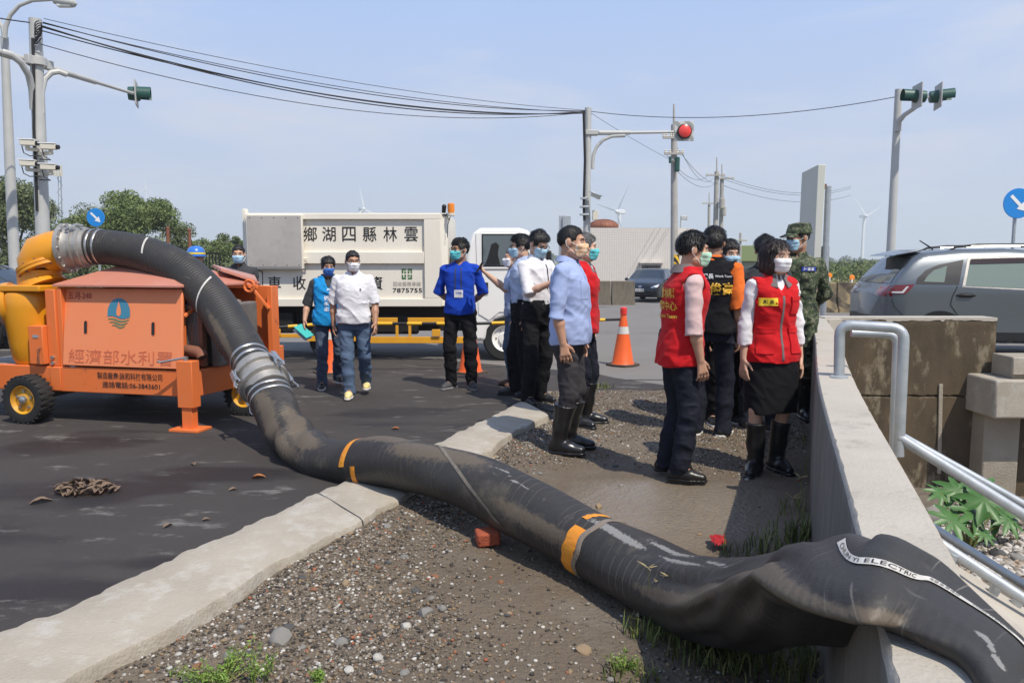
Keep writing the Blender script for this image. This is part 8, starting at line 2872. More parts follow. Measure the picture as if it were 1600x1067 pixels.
        if boots is not None:
            bf = SDF((-0.11, -0.26, -0.02), (0.11, 0.2, 0.46), 0.009)
            kd = R.T @ (kn - an)
            top = np.array([0, 0.0, 0.085]) + kd / np.linalg.norm(kd) * 0.30
            bf.cone((0, 0.045, 0.045), (0, -0.075, 0.046), 0.047, 0.050, 0.02)
            bf.cone((0.004 * sd, -0.075, 0.046), (-0.004 * sd, -0.165, 0.034), 0.050, 0.037, 0.02)
            bf.cone((0, 0.012, 0.06), top * 0.5 + np.array([0, 0.012, 0.03]), 0.056, 0.062, 0.03)
            bf.cone(top * 0.5 + np.array([0, 0.012, 0.03]), top + np.array([0, 0.01, 0]), 0.062, 0.086 if not female else 0.070, 0.03, flat=True)
            bf.noise(0.005, 14, 14, 22, seed + sd)
            bf.keep(lambda X, Y, Z: 0.004 - Z + 0 * X)
            V, Q = bf.mesh()
            off = np.array([an[0], an[1], base])
            bo = put('boot', V @ R.T + off, Q, boots)
            lf = SDF((-0.09, -0.26, -0.02), (0.09, 0.13, 0.06), 0.008)
            lf.cone((0, 0.045, 0.02), (0, -0.075, 0.02), 0.054, 0.057, 0.02)
            lf.cone((0, -0.075, 0.02), (0, -0.168, 0.02), 0.057, 0.043, 0.02)
            lf.keep(lambda X, Y, Z: np.maximum(-Z, Z - 0.026) + 0 * X)
            V, Q = lf.mesh()
            put('sole', V @ R.T + off, Q, sole or boots, bo)
    # ---- shirt
    bl = [belly * v for v in (0.6, 0.8, 1.0, 1.0, 0.8, 0.45, 0.1, 0, 0)]
    def torso(tf, off, k=0.03):
        fl_ = flare + (0.020 if off > 0.02 else 0.006)
        tf.column(ZT, [a + 0.3 * q + fl_ * max(0, (1.02 - z) / 0.2) for a, q, z in zip(A_, bl, ZT)], [b + 0.5 * q + fl_ * max(0, (1.02 - z) / 0.2) for b, q, z in zip(B_, bl, ZT)],
                  [y - 0.5 * q for y, q in zip(yo, bl)], k=k, off=off)
        for sd in (1, -1):
            tf.cone((sd * 0.05, yo[-2], 1.403), sh[sd], 0.036 + off, 0.042 + off, 0.03)
    if shirt is not None:
        sf = SDF((lo[0] - 0.06, lo[1] - 0.1, 0.76), (hi[0] + 0.06, hi[1] + 0.08, 1.52), gres)
        torso(sf, 0.010)
        for sd in (1, -1):
            s0, e, wr, v = arms[sd]
            if sleeve <= 1:
                c = s0 + (e - s0) * sleeve * 1.25
                sf.cone(s0, c, 0.057 * w, (0.066 if sleeve < 0.95 else 0.056) * w, 0.014, flat=True)
            else:
                sf.cone(s0, e, 0.056 * w, 0.051 * w, 0.014)
                sf.cone(e, wr - v * 0.005, 0.052 * w, 0.041, 0.02, flat=True)
        sf.noise(0.006 * crease, 8, 8, 8, seed)
        sf.creases(0.011 * crease, 8, 8, 9, seed + 5, 0.7)
        sf.creases(0.0035 * crease, 20, 20, 22, seed + 6, -0.6)
        hz = 1.0 if tuck else hem
        sf.keep(lambda X, Y, Z: hz + 0.006 * np.sin(X * 25 + Y * 14) - Z)
        sf.cone((0, yo[-1] - 0.035, 1.44), (0, yo[-1] - 0.07, 1.51), 0.038, 0.05, sub=True)
        V, Q = sf.mesh()
        surf['shirt'] = (V, Q)
        so = put('shirt', V, Q, shirt)
        if collar:
            mb = MB()
            vs = []
            n = 25
            for i in range(n):
                a = -math.pi / 2 + 0.16 + (2 * math.pi - 0.32) * i / (n - 1)
                x, y = math.cos(a), math.sin(a)
                fr = max(0, -y)
                pt = 0.030 * max(0, 1 - abs(abs(a + math.pi / 2 if i < n / 2 else a - 1.5 * math.pi) - 0.30) / 0.3)
                cy_ = yo[-1] + 0.012
                vs += [(0.062 * x, cy_ + 0.064 * y, 1.487 - 0.030 * fr), (0.084 * x, cy_ + 0.082 * y - 0.012 * fr, 1.450 - 0.036 * fr - pt),
                       (0.089 * x, cy_ + 0.087 * y - 0.012 * fr, 1.452 - 0.036 * fr - pt), (0.068 * x, cy_ + 0.070 * y, 1.494 - 0.030 * fr)]
            fs = []
            for i in range(n - 1):
                for q in range(4):
                    a, b = 4 * i + q, 4 * i + (q + 1) % 4
                    fs.append((a, b, b + 4, a + 4))
            fs += [(0, 1, 2, 3), (4 * n - 1, 4 * n - 2, 4 * n - 3, 4 * n - 4)]
            mb.add([(x * sc_, y * sc_, z * sc_) for x, y, z in vs], fs)
            obj('collar', mb, shirt, so, smooth=60)
    if vest is not None:
        vf = SDF((-0.34, -0.32, 0.70), (0.34, 0.32, 1.54), gres)
        torso(vf, 0.027)
        vf.noise(0.006 * crease, 8, 8, 8, seed + 21)
        vf.creases(0.011 * crease, 9, 9, 10, seed + 22, 0.7)
        vf.creases(0.003 * crease, 22, 22, 22, seed + 23, -0.5)
        for sd in (1, -1):
            s0, e, wr, v = arms[sd]
            u = (e - s0) / np.linalg.norm(e - s0)
            ax = np.array([sd * 0.9, 0, -0.25])
            vf.cone(s0 + ax * 0.005 + np.array([0, 0, -0.02]), s0 + ax * 0.25, 0.075, 0.12, sub=True)
            vf.cone(s0 + np.array([sd * 0.045, 0, 0]), e + np.array([sd * 0.02, 0, 0]), 0.07 * w, 0.065, sub=True)
        vf.cone((0, yo[-1] - 0.02, 1.40), (0, yo[-1] - 0.05, 1.52), 0.052, 0.074, sub=True)
        vf.cone((0, yo[-1] - 0.20, 1.24), (0, yo[-1] - 0.09, 1.46), 0.005, 0.055, sub=True)
        vf.keep(lambda X, Y, Z: vest_hem + 0.006 * np.sin(X * 22 + Y * 10) - Z)
        V, Q = vf.mesh()
        surf['vest'] = (V, Q)
        vo = put('vest', V, Q, vest)
        if vest_collar is not None:
            mb = MB()
            vs = []
            n = 24
            for i in range(n + 1):
                a = -math.pi / 2 + 0.32 + (2 * math.pi - 0.64) * i / n
                x, y = math.cos(a), math.sin(a)
                fr = max(0, -y)
                vs += [(0.076 * x, yo[-1] + 0.010 + 0.076 * y, 1.486 - 0.040 * fr), (0.122 * x, yo[-1] + 0.010 + 0.108 * y - 0.030 * fr, 1.436 - 0.075 * fr),
                       (0.127 * x, yo[-1] + 0.010 + 0.114 * y - 0.030 * fr, 1.442 - 0.075 * fr), (0.083 * x, yo[-1] + 0.010 + 0.084 * y, 1.498 - 0.040 * fr)]
            fs = []
            for i in range(n):
                for q in range(4):
                    a, b = 4 * i + q, 4 * i + (q + 1) % 4
                    fs.append((a, b, b + 4, a + 4))
            fs += [(0, 1, 2, 3), (4 * n + 3, 4 * n + 2, 4 * n + 1, 4 * n)]
            mb.add([(x * sc_, y * sc_, z * sc_) for x, y, z in vs], fs)
            obj('collar', mb, vest_collar, vo, smooth=60)
    # ---- badges, pockets, print laid on the cloth
    bv = {}
    for dname, dm, on, kind, phi, c, size, extra in decals:
        if on not in surf:
            continue
        if on not in bv:
            Vv, Qq = surf[on]
            bv[on] = BVHTree.FromPolygons([tuple(v) for v in Vv], [tuple(int(i) for i in q) for q in Qq])
        ph = rad(phi)
        n = Vector((math.sin(ph), -math.cos(ph), 0))
        r = Vector((math.cos(ph), math.sin(ph), 0))
        o = r * c[0] + Vector((0, yo[4], c[1]))
        mb = MB()
        tk = 0.004
        if kind == 'text':
            V2, F2, tw, thh = text2d(extra, 0.02)
            k = size / tw if not isinstance(size, tuple) else size[0] / tw
            ky = k if not isinstance(size, tuple) else size[1] / thh
            P2 = [(x * k, y * ky, 1) for x, y in V2]
            F = F2
            tk = 0.0085
        else:
            nx, nz_ = max(2, int(size[0] / 0.02)), max(2, int(size[1] / 0.02))
            P2 = []
            for j in range(nz_ + 1):
                for i in range(nx + 1):
                    ed = i in (0, nx) or j in (0, nz_)
                    P2.append(((i / nx - 0.5) * size[0], (j / nz_ - 0.5) * size[1], 1))
            F = [(j * (nx + 1) + i, j * (nx + 1) + i + 1, (j + 1) * (nx + 1) + i + 1, (j + 1) * (nx + 1) + i) for j in range(nz_) for i in range(nx)]
            tk = extra or 0.004
            k0 = len(P2)
            ring = [i for i in range(nx + 1)] + [j * (nx + 1) + nx for j in range(1, nz_ + 1)] + [nz_ * (nx + 1) + i for i in range(nx - 1, -1, -1)] + [j * (nx + 1) for j in range(nz_ - 1, 0, -1)]
            for q in ring:
                P2.append((P2[q][0] * 1.02, P2[q][1] * 1.02, -0.8))
            for q in range(len(ring)):
                q2 = (q + 1) % len(ring)
                F.append((ring[q], k0 + q, k0 + q2, ring[q2]))
        out = []
        last = 0.12
        for x, z, e in P2:
            p = o + r * x + Vector((0, 0, z))
            hit = bv[on].ray_cast(p + n * 0.6, -n)
            if hit[0] is not None:
                last = (hit[0] - p).dot(n)
            out.append(tuple((p + n * (last + tk * e)) * sc_))
        mb.add(out, F)
        obj(dname, mb, dm, root, smooth=60)
    return root
# ------------------------------------------------------------------ the people
SK = [mat('skin_tan', (0.50, 0.285, 0.185), 0.5, sss=0.12, col2=(0.45, 0.24, 0.15), nscale=30, contrast=0.1),
      mat('skin_light', (0.58, 0.36, 0.255), 0.5, sss=0.12, col2=(0.54, 0.32, 0.215), nscale=30, contrast=0.1),
      mat('skin_brown', (0.42, 0.23, 0.145), 0.5, sss=0.12, col2=(0.37, 0.19, 0.115), nscale=30, contrast=0.1)]
M_GREYHAIR = mat('grey_hair', (0.22, 0.215, 0.21), 0.5, col2=(0.10, 0.10, 0.10), nscale=60, contrast=0.1, stretch=(1, 1, 0.3), bump=0.6, bscale=130)
M_BROWNHAIR = mat('brown_hair', (0.022, 0.012, 0.009), 0.4, bump=0.6, bscale=140, stretch=(1, 1, 0.25))
def cloth(name, c, rough=0.85, v=0.85, sc=6, weave=420):
    return mat(name, c, rough, col2=tuple(x * v for x in c), nscale=sc, contrast=0.1, bump=0.25, bscale=weave, spec=0.15, sheen=0.0 if max(c) < 0.1 else 0.05)
C_RED = cloth('red_cloth', (0.56, 0.012, 0.016), 0.75)
C_PINK = cloth('pink_shirt', (0.66, 0.47, 0.45))
C_LBLUE = cloth('light_blue_shirt', (0.36, 0.44, 0.68))
C_LBLUE2 = cloth('pale_blue_shirt', (0.42, 0.50, 0.68))
C_WHITE = cloth('white_cloth', (0.74, 0.73, 0.75))
C_BLACK = cloth('black_cloth', (0.012, 0.012, 0.014))
C_NAVY = cloth('navy_trousers', (0.016, 0.018, 0.028))
C_CHAR = cloth('charcoal_trousers', (0.050, 0.046, 0.050))
C_ROYAL = cloth('royal_blue_tee', (0.010, 0.055, 0.42))
C_SKYVEST = cloth('sky_blue_vest', (0.015, 0.27, 0.62))
C_DGREY = cloth('dark_grey_cloth', (0.055, 0.058, 0.062))
C_GREYCOL = cloth('grey_collar', (0.17, 0.145, 0.145))
C_ORANGE = cloth('orange_sleeve', (0.80, 0.17, 0.03))
C_JEANS = mat('denim', (0.045, 0.075, 0.135), 0.85, col2=(0.10, 0.15, 0.23), nscale=4, contrast=0.1, bump=0.3, bscale=400)
C_JEANS2 = mat('denim_dark', (0.035, 0.055, 0.095), 0.85, col2=(0.075, 0.105, 0.16), nscale=4, contrast=0.1, bump=0.3, bscale=400)
C_BOOT = mat('rubber_boot', (0.010, 0.010, 0.011), 0.32, coat=0.2)
C_SHOEBLK = mat('black_leather', (0.014, 0.013, 0.013), 0.35)
C_SHOEGREY = mat('grey_sneaker', (0.06, 0.06, 0.065), 0.7)
C_SHOEBROWN = mat('brown_leather', (0.10, 0.045, 0.025), 0.45)
C_SHOEYEL = mat('yellow_sneaker', (0.70, 0.50, 0.05), 0.6, col2=(0.75, 0.70, 0.55), nscale=9, contrast=0.0)
C_SOLEW = mat('white_sole', (0.66, 0.65, 0.62), 0.6)
C_SOLEG = mat('grey_sole', (0.25, 0.25, 0.25), 0.6)
C_MASKW = mat('white_mask', (0.80, 0.80, 0.80), 0.7, sheen=0.1)
C_MASKB = mat('blue_mask', (0.38, 0.58, 0.72), 0.7)
C_MASKT = mat('teal_mask', (0.12, 0.55, 0.57), 0.7)
C_MASKG = mat('green_mask', (0.42, 0.66, 0.50), 0.7)
C_MASKR = mat('royal_mask', (0.02, 0.10, 0.42), 0.7, col2=(0.06, 0.2, 0.5), nscale=40, contrast=0.1)
C_MASKP = mat('patterned_mask', (0.78, 0.72, 0.62), 0.7, col2=(0.72, 0.30, 0.03), nscale=22, contrast=-0.3, detail=1)
M_GOLD = mat('gold_print', (0.72, 0.42, 0.04), 0.5)
M_WPRINT = mat('white_print', (0.75, 0.75, 0.75), 0.6)
M_BADGE = mat('yellow_badge', (0.82, 0.62, 0.04), 0.5)
M_TAGBLUE = mat('blue_name_tape', (0.02, 0.05, 0.42), 0.6)
def camo():
    m = mat('camouflage_cloth', (0.05, 0.06, 0.035), 0.85, bump=0.25, bscale=400)
    N, L, b = nodes_of(m)
    t = N.new('ShaderNodeTexCoord')
    mp = N.new('ShaderNodeMapping'); mp.vector_type = 'POINT'; mp.inputs['Scale'].default_value = (90, 90, 90)
    sn = N.new('ShaderNodeVectorMath'); sn.operation = 'SNAP'; sn.inputs[1].default_value = (0.011, 0.011, 0.011)
    L.new(t.outputs['Object'], sn.inputs[0])
    n = N.new('ShaderNodeTexNoise'); n.inputs['Scale'].default_value = 16; n.inputs['Detail'].default_value = 4; n.inputs['Roughness'].default_value = 0.7
    L.new(sn.outputs['Vector'], n.inputs['Vector'])
    cr = N.new('ShaderNodeValToRGB'); cr.color_ramp.interpolation = 'CONSTANT'
    e = cr.color_ramp.elements
    e[0].position, e[0].color = 0, (0.012, 0.014, 0.012, 1)
    e[1].position, e[1].color = 0.43, (0.035, 0.055, 0.025, 1)
    for p, c in ((0.51, (0.085, 0.10, 0.055)), (0.57, (0.20, 0.19, 0.13)), (0.62, (0.05, 0.07, 0.04))):
        e.new(p).color = (*c, 1)
    L.new(n.outputs['Fac'], cr.inputs['Fac']); L.new(cr.outputs['Color'], b.inputs['Base Color'])
    return m
C_CAMO = camo()
AZ = ASPH
def pk(name, on, phi, x, z, w, h, m, tk=0.006):
    return (name, m, on, 'rect', phi, (x, z), (w, h), tk)
def tx_(on, phi, x, z, w, s, m, name='print'):
    return (name, m, on, 'text', phi, (x, z), w, s)

# man with blue vest, man in white polo: walking towards the camera
person('person in a sky blue vest over grey sleeves, dark blue mask and jeans, holding papers', (517, 605), 14, 1.47, 1.04, AZ, feet=((0.10, 0.16, 0.2), (-0.11, -0.14, -0.1)), lift=(0.04, 0.0),
       armL=((0.12, 0.02, -1), (0.0, -0.25, -1)), armR=((-0.35, 0.10, -1), (-0.15, -0.55, -0.85)), yaw=10, pitch=6, skin=SK[0], hair=M_HAIR, hairkind='thick', shirt=C_DGREY, sleeve=0.85, hem=0.9,
       vest=C_SKYVEST, vest_hem=0.83, vest_collar=C_DGREY, belly=0.03, bottom=C_JEANS2, shoes=C_SHOEBLK, sole=C_SOLEW, mask=C_MASKR, seed=2,
       decals=[tx_('vest', -16, 0.05, 1.30, 0.055, '議員', M_WPRINT), tx_('vest', -10, 0.0, 1.19, (0.06, 0.055), '張', M_WPRINT), tx_('vest', -10, 0.0, 1.12, (0.06, 0.055), '永', M_WPRINT), tx_('vest', -10, 0.0, 1.05, (0.06, 0.055), '忠', M_WPRINT),
               pk('zip', 'vest', 8, 0.0, 1.08, 0.012, 0.48, C_DGREY)])
HP_ = HANDS[-1].copy()
person('person in a white polo shirt and blue jeans walking in yellow sneakers, white mask', (556, 619), 4, 1.535, 1.08, AZ, feet=((0.10, 0.20, 0.1), (-0.05, -0.17, -0.05)), lift=(0.06, 0.0),
       armL=((0.22, -0.05, -1), (0.05, -0.45, -0.9)), armR=((-0.22, 0.12, -1), (0.02, -0.15, -1)), yaw=20, pitch=4, skin=SK[2], hair=M_HAIR, hairkind='crop', shirt=C_WHITE, sleeve=0.8, hem=0.87, belly=0.05, glasses=True,
       bottom=C_JEANS, shoes=C_SHOEYEL, sole=C_SOLEW, mask=C_MASKW, seed=3, res=0.0078,
       decals=[pk('placket', 'shirt', 0, 0.0, 1.32, 0.03, 0.16, C_WHITE, 0.004), tx_('shirt', 14, 0.06, 1.27, 0.02, 'B', C_DGREY)])
# blue T-shirt, hands behind the back
person('person in a bright blue T-shirt with a lanyard badge, hands behind back, black trousers', (720, 607), -4, 1.67, 0.98, AZ, feet=((0.12, 0.0, 0.35), (-0.11, 0.0, -0.5)),
       armL=((0.30, 0.22, -1), (-0.62, 0.55, -0.55)), armR=((-0.30, 0.22, -1), (0.62, 0.55, -0.55)), yaw=-42, pitch=0, skin=SK[2], hair=M_HAIR, hairkind='thick', shirt=C_ROYAL, sleeve=0.85, hem=0.86, collar=False, belly=0.02, glasses=True,
       bottom=C_BLACK, shoes=C_SHOEGREY, sole=C_SOLEG, mask=C_MASKT, seed=4,
       decals=[pk('lanyard', 'shirt', -8, -0.02, 1.27, 0.012, 0.24, C_DGREY, 0.004), pk('lanyard', 'shirt', 8, 0.012, 1.27, 0.012, 0.24, C_DGREY, 0.004), pk('badge', 'shirt', 0, 0.0, 1.10, 0.10, 0.085, C_WHITE, 0.006), tx_('shirt', 0, 0.0, 1.11, 0.07, '工作證', M_TAGBLUE)])
# two men half hidden behind the white shirt
person('person with short grey hair and white mask, mostly hidden behind the photographer', (804, 604), -80, 1.58, 1.0, AZ, feet=((0.09, 0.02, 0.1), (-0.09, -0.02, -0.1)), yaw=0, pitch=0, skin=SK[1], hair=M_GREYHAIR, hairkind='crop',
       shirt=C_LBLUE2, sleeve=0.85, hem=0.88, bottom=C_JEANS, shoes=C_SHOEBROWN, sole=C_SHOEBLK, mask=C_MASKW, seed=5)
ph_ = person('person in pale blue shirt and black trousers, raising a phone towards the left', (816, 618), -80, 1.70, 1.0, AZ, feet=((0.10, 0.06, 0.1), (-0.09, -0.08, -0.1)),
       armL=((0.05, 0.08, -1), (0.0, -0.1, -1)), armR=((-0.10, -0.55, -0.85), (0.05, -0.80, 0.62)), palmR=(0.0, 0.3, 0.9), curl=0.9, yaw=-4, pitch=4, skin=SK[1], hair=M_HAIR, hairkind='thick', shirt=C_LBLUE2, sleeve=0.85, tuck=True,
       bottom=C_BLACK, shoes=C_SHOEBLK, sole=C_SHOEBLK, mask=C_MASKB, seed=6, glasses=True)
HF_ = HANDS[-1].copy()
person('person in a white short-sleeved shirt and black trousers looking down at a phone', (838, 630), 42, 1.72, 0.94, AZ, feet=((0.10, 0.03, 0.3), (-0.12, -0.02, -0.35)),
       armL=((0.18, -0.42, -0.85), (-0.42, -0.62, 0.42)), armR=((-0.16, -0.45, -0.85), (0.35, -0.80, 0.35)), curl=1.0, palmL=(-0.6, 0.4, 0.5), palmR=(0.6, 0.4, 0.5), yaw=0, pitch=26, skin=SK[1], hair=M_HAIR, hairkind='thick', shirt=C_WHITE, sleeve=0.9, tuck=True, glasses=True,
       bottom=C_BLACK, shoes=C_SHOEBLK, sole=C_SHOEBLK, mask=C_MASKB, seed=7, decals=[pk('lanyard', 'shirt', 12, 0.02, 1.27, 0.012, 0.24, C_NAVY, 0.004), pk('placket', 'shirt', 0, 0.0, 1.22, 0.025, 0.4, C_WHITE, 0.003)])
HANDS_W = (HANDS[1] + HANDS[-1]) / 2 + Vector((0, 0, 0.03))
# grey haired man in red vest behind the light blue shirt
person('grey-haired person in red vest and tall black boots behind the light blue shirt', (907, 664), 72, 1.73, 1.05, 0.0, feet=((0.11, -0.05, 0.1), (-0.10, 0.0, -0.3)), yaw=18, pitch=0, skin=SK[1], hair=M_GREYHAIR, hairkind='short',
       shirt=C_WHITE, sleeve=2, hem=0.9, vest=C_RED, vest_hem=0.84, vest_collar=C_GREYCOL, bottom=C_NAVY, boots=C_BOOT, mask=C_MASKT, seed=8,
       decals=[pk('pocket', 'vest', 50, 0.0, 1.26, 0.11, 0.12, C_RED, 0.008), pk('pocket', 'vest', 50, 0.0, 1.02, 0.13, 0.15, C_RED, 0.008)])
# front man, light blue shirt
person('person in untucked light blue short-sleeved shirt and black rubber boots, looking right', (886, 704), 74, 1.755, 1.03, 0.0, feet=((0.10, -0.02, 0.15), (-0.10, 0.02, -0.1)),
       armL=((0.10, -0.05, -1), (0.0, -0.2, -1)), armR=((-0.14, 0.10, -1), (0.0, -0.20, -1)), curl=0.55, yaw=2, pitch=0, res=0.0068, gres=0.008, skin=SK[0], hair=M_HAIR, hairkind='crop', shirt=C_LBLUE, sleeve=0.98, hem=0.83, belly=0.045, flare=0.012,
       bottom=C_CHAR, boots=C_BOOT, sole=C_BOOT, mask=C_MASKP, seed=9,
       decals=[pk('placket', 'shirt', 0, 0.0, 1.12, 0.035, 0.54, C_LBLUE, 0.004), pk('pocket', 'shirt', -30, 0.0, 1.24, 0.12, 0.13, C_LBLUE, 0.004)])
# red vest seen from behind
person('person in a red vest over a pink shirt, standing side-on facing right, green mask', (1057, 743), 95, 1.68, 1.04, 0.0, feet=((0.13, 0.02, -0.15), (-0.12, 0.0, -0.45)),
       armL=((0.12, 0.0, -1), (0.0, -0.12, -1)), armR=((-0.14, 0.02, -1), (0.02, -0.22, -1)), curl=0.5, lean=-0.09, yaw=-4, pitch=2, res=0.0068, gres=0.008, skin=SK[0], hair=M_HAIR, hairkind='thick', shirt=C_PINK, sleeve=1.0, hem=0.92,
       vest=C_RED, vest_hem=0.80, vest_collar=C_GREYCOL, bottom=C_NAVY, shoes=C_SHOEBLK, sole=C_SHOEBLK, mask=C_MASKG, seed=10,
       decals=[tx_('vest', 196, 0.0, 1.30, 0.22, '雲林縣', M_GOLD), tx_('vest', 196, 0.0, 1.215, 0.26, '關懷中心', M_GOLD), tx_('vest', 196, 0.0, 1.145, 0.24, 'Volunteer Team', M_GOLD)])
# black vest, orange sleeve
person('person in a black work-team jersey with orange sleeve and gold name, back turned', (1107, 680), 150, 1.765, 1.06, 0.0, feet=((0.10, 0.0, 0.1), (-0.11, -0.05, -0.1)), yaw=8, pitch=-4, skin=SK[2], hair=M_HAIR, hairkind='thick', shirt=C_ORANGE, sleeve=0.9, hem=0.92,
       vest=C_BLACK, vest_hem=0.86, bottom=C_NAVY, shoes=C_SHOEBLK, sole=C_SOLEW, mask=None, seed=11,
       decals=[tx_('vest', 200, -0.07, 1.325, 0.13, '副課長', M_WPRINT), tx_('vest', 200, 0.07, 1.325, 0.13, 'Work Team', M_WPRINT), tx_('vest', 200, 0.01, 1.225, 0.30, '朱俊豪', M_GOLD)])
person('person with a fringe and blue mask standing behind the black jersey, facing the camera', (1130, 662), 10, 1.665, 0.98, 0.0, yaw=6, pitch=2, skin=SK[1], hair=M_HAIR, hairkind='thick', shirt=C_WHITE, sleeve=2, hem=0.9, vest=C_BLACK, vest_hem=0.86,
       bottom=C_BLACK, shoes=C_SHOEBLK, sole=C_SOLEW, mask=C_MASKB, seed=12)
# woman in red vest
person('woman in a red pocketed vest, white sleeves, black skirt and black rubber boots', (1199, 736), 12, 1.635, 1.0, 0.0, female=True, feet=((0.085, 0.0, 0.05), (-0.115, -0.04, -0.75)),
       armL=((0.20, 0.04, -1), (0.10, -0.08, -1)), armR=((-0.20, 0.04, -1), (-0.05, -0.08, -1)), curl=0.35, yaw=12, pitch=2, res=0.0068, gres=0.008, skin=SK[1], hair=M_BROWNHAIR, hairkind='bob', shirt=C_WHITE, sleeve=2, hem=0.95,
       vest=C_RED, vest_hem=0.83, vest_collar=C_GREYCOL, skirt=C_BLACK, boots=C_BOOT, sole=C_BOOT, mask=C_MASKW, seed=13,
       decals=[pk('zip', 'vest', 0, 0.0, 1.08, 0.016, 0.46, C_GREYCOL, 0.003), pk('name_badge', 'vest', -14, -0.075, 1.27, 0.125, 0.056, M_BADGE, 0.004), ('print', M_DARK, 'vest', 'text', -14, (-0.075, 1.27), 0.07, '縣 長'),
               pk('pocket', 'vest', 14, 0.08, 1.235, 0.105, 0.105, C_RED, 0.010), pk('pocket_flap', 'vest', 14, 0.08, 1.292, 0.115, 0.03, C_RED, 0.016),
               pk('pocket', 'vest', -16, -0.085, 0.985, 0.125, 0.17, C_RED, 0.010), pk('pocket_flap', 'vest', -16, -0.085, 1.065, 0.135, 0.035, C_RED, 0.016),
               pk('pocket', 'vest', 16, 0.085, 0.985, 0.125, 0.17, C_RED, 0.010), pk('pocket_flap', 'vest', 16, 0.085, 1.065, 0.135, 0.035, C_RED, 0.016)])
person('person with dark hair, mostly hidden behind the woman in the red vest', (1186, 672), 160, 1.70, 1.0, 0.0, skin=SK[1], hair=M_HAIR, hairkind='thick', shirt=C_DGREY, sleeve=0.9, hem=0.88, bottom=C_NAVY, shoes=C_SHOEBLK, sole=C_SOLEG, seed=14, yaw=0)
person('soldier in camouflage uniform, cap and blue mask, hands behind back, beside the wall', (1236, 652), -18, 1.83, 1.06, 0.0, feet=((0.11, 0.0, 0.2), (-0.11, 0.0, -0.3)),
       armL=((0.25, 0.22, -1), (-0.55, 0.50, -0.6)), armR=((-0.25, 0.22, -1), (0.55, 0.5, -0.6)), yaw=-52, pitch=2, skin=SK[2], hair=M_HAIR, hairkind='cap', cap=C_CAMO, shirt=C_CAMO, sleeve=2, hem=0.84, glasses=True,
       bottom=C_CAMO, boots=C_BOOT, mask=C_MASKB, seed=15,
       decals=[pk('name_tape', 'shirt', 16, 0.06, 1.325, 0.12, 0.034, M_TAGBLUE, 0.006), ('print', M_WPRINT, 'shirt', 'text', 16, (0.06, 1.325), 0.09, '陸軍章'),
               pk('pocket', 'shirt', 16, 0.06, 1.22, 0.12, 0.13, C_CAMO, 0.006), pk('pocket', 'shirt', -16, -0.07, 1.22, 0.12, 0.13, C_CAMO, 0.006)])
# behind the trailer
p = D(375, 440, 9.6)
person('person with cropped hair and blue mask in dark jacket behind the orange trailer', None, 6, 1.62, 1.0, loc=(p.x, 9.6, AZ), skin=SK[0], hair=M_HAIR, hairkind='crop', shirt=C_DGREY, sleeve=2, hem=0.85, bottom=C_NAVY, shoes=C_SHOEBLK, sole=C_SHOEBLK, mask=C_MASKB, seed=16, yaw=6)
p = D(307, 440, 10.8)
hp2 = person('person with a blue and yellow helmet hidden behind the hose and trailer', None, 150, 1.62, 1.0, loc=(p.x, 10.8, AZ), skin=SK[0], hair=M_HAIR, hairkind='short', shirt=C_DGREY, sleeve=2, hem=0.85, bottom=C_NAVY, shoes=C_SHOEBLK, sole=C_SHOEBLK, seed=17)
M_HELM = mat('helmet_blue', (0.03, 0.16, 0.55), 0.3, coat=0.5)
hm = thing('helmet', 'blue and yellow safety helmet showing above the hose', 'helmet', (p.x, 10.8, AZ + 1.62 * 0.935))
obj('shell', MB().lathe([(0.125, 0.0), (0.122, 0.05), (0.10, 0.10), (0.06, 0.13), (0.01, 0.14)], (0, 0.02, 0), (0, 0, 1), 20), M_HELM, hm)
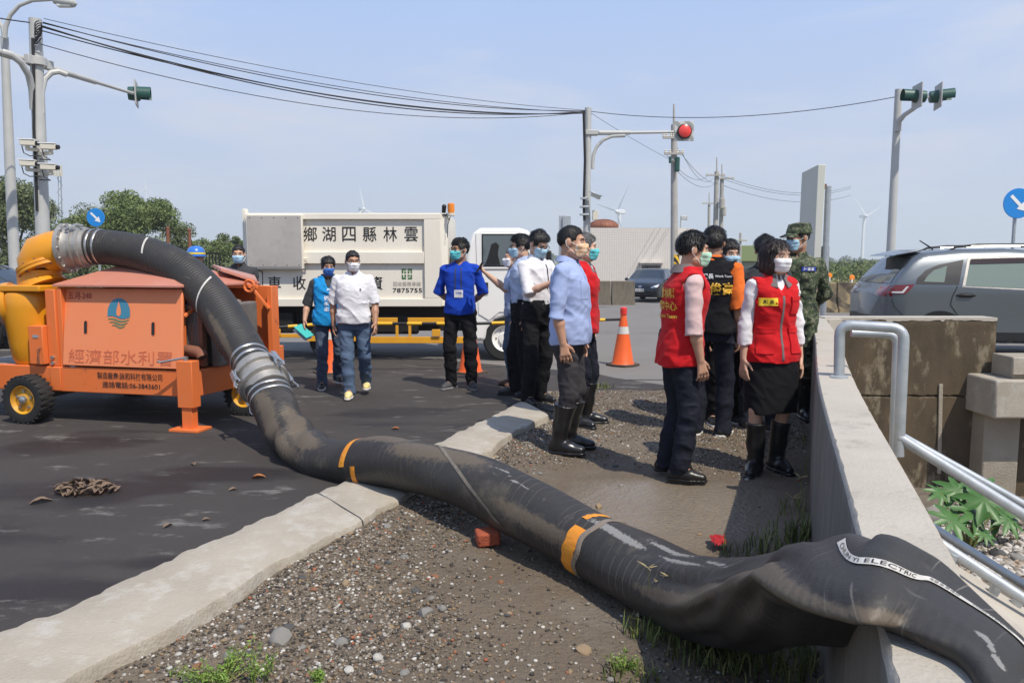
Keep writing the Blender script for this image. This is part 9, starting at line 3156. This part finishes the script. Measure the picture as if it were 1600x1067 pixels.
obj('helmet_band', MB().lathe([(0.126, 0.02), (0.1265, 0.045)], (0, 0.02, 0), (0, 0, 1), 20, close=False), M_BADGE, hm)
obj('brim', MB().lathe([(0.12, -0.012), (0.145, -0.012), (0.145, 0.0), (0.12, 0.0)], (0, 0.01, 0), (0, 0, 1), 20), M_HELM, hm)
# things held in hands
ob = thing('phone', 'black phone held up towards the truck by the person in pale blue', 'phone', HF_ + Vector((-0.015, -0.03, 0.03)))
obj('phone_body', MB().beam((-0.03, 0, -0.06), (0.04, 0, 0.06), 0.02, 0.07, up=(0, 1, 0)), M_DARK, ob, bevel=0.005)
ps_ = thing('phone', 'phone in the hand of the person in the white short-sleeved shirt', 'phone', HANDS_W)
obj('phone_body', MB().beam((-0.04, 0.02, -0.04), (0.04, 0.0, 0.05), 0.012, 0.07, up=(-0.4, -0.8, 0.3)), M_DARK, ps_, bevel=0.004)
pb = thing('papers', 'folded teal-backed papers held by the person in the blue vest', 'papers', HP_ + Vector((0.0, -0.03, -0.03)))
M_TEAL = mat('teal_folder', (0.05, 0.42, 0.38), 0.5)
obj('folder', MB().beam((-0.06, 0.0, 0.05), (0.09, -0.05, -0.07), 0.12, 0.008, up=(0.5, -0.45, 0.7)), M_TEAL, pb)
obj('sheet', MB().beam((-0.075, 0.02, 0.015), (0.07, -0.03, -0.10), 0.12, 0.003, up=(0.5, -0.45, 0.7)), M_WPRINT, pb)
# ------------------------------------------------------------------ haze: far things fade towards the pale sky
hz = MB().box((-2500, -60, -4.0), (2500, 2600, 120))
mh = bpy.data.materials.new('haze_air')
mh.use_nodes = True
N_, L_ = mh.node_tree.nodes, mh.node_tree.links
N_.remove(N_['Principled BSDF'])
pv = N_.new('ShaderNodeVolumePrincipled')
pv.inputs['Color'].default_value = (0.86, 0.92, 1.0, 1)
pv.inputs['Density'].default_value = 0.00055
pv.inputs['Anisotropy'].default_value = 0.2
L_.new(pv.outputs['Volume'], N_['Material Output'].inputs['Volume'])
tag(obj('haze', hz, mh, smooth=0), kind='stuff')
SC.cycles.volume_bounces = 1
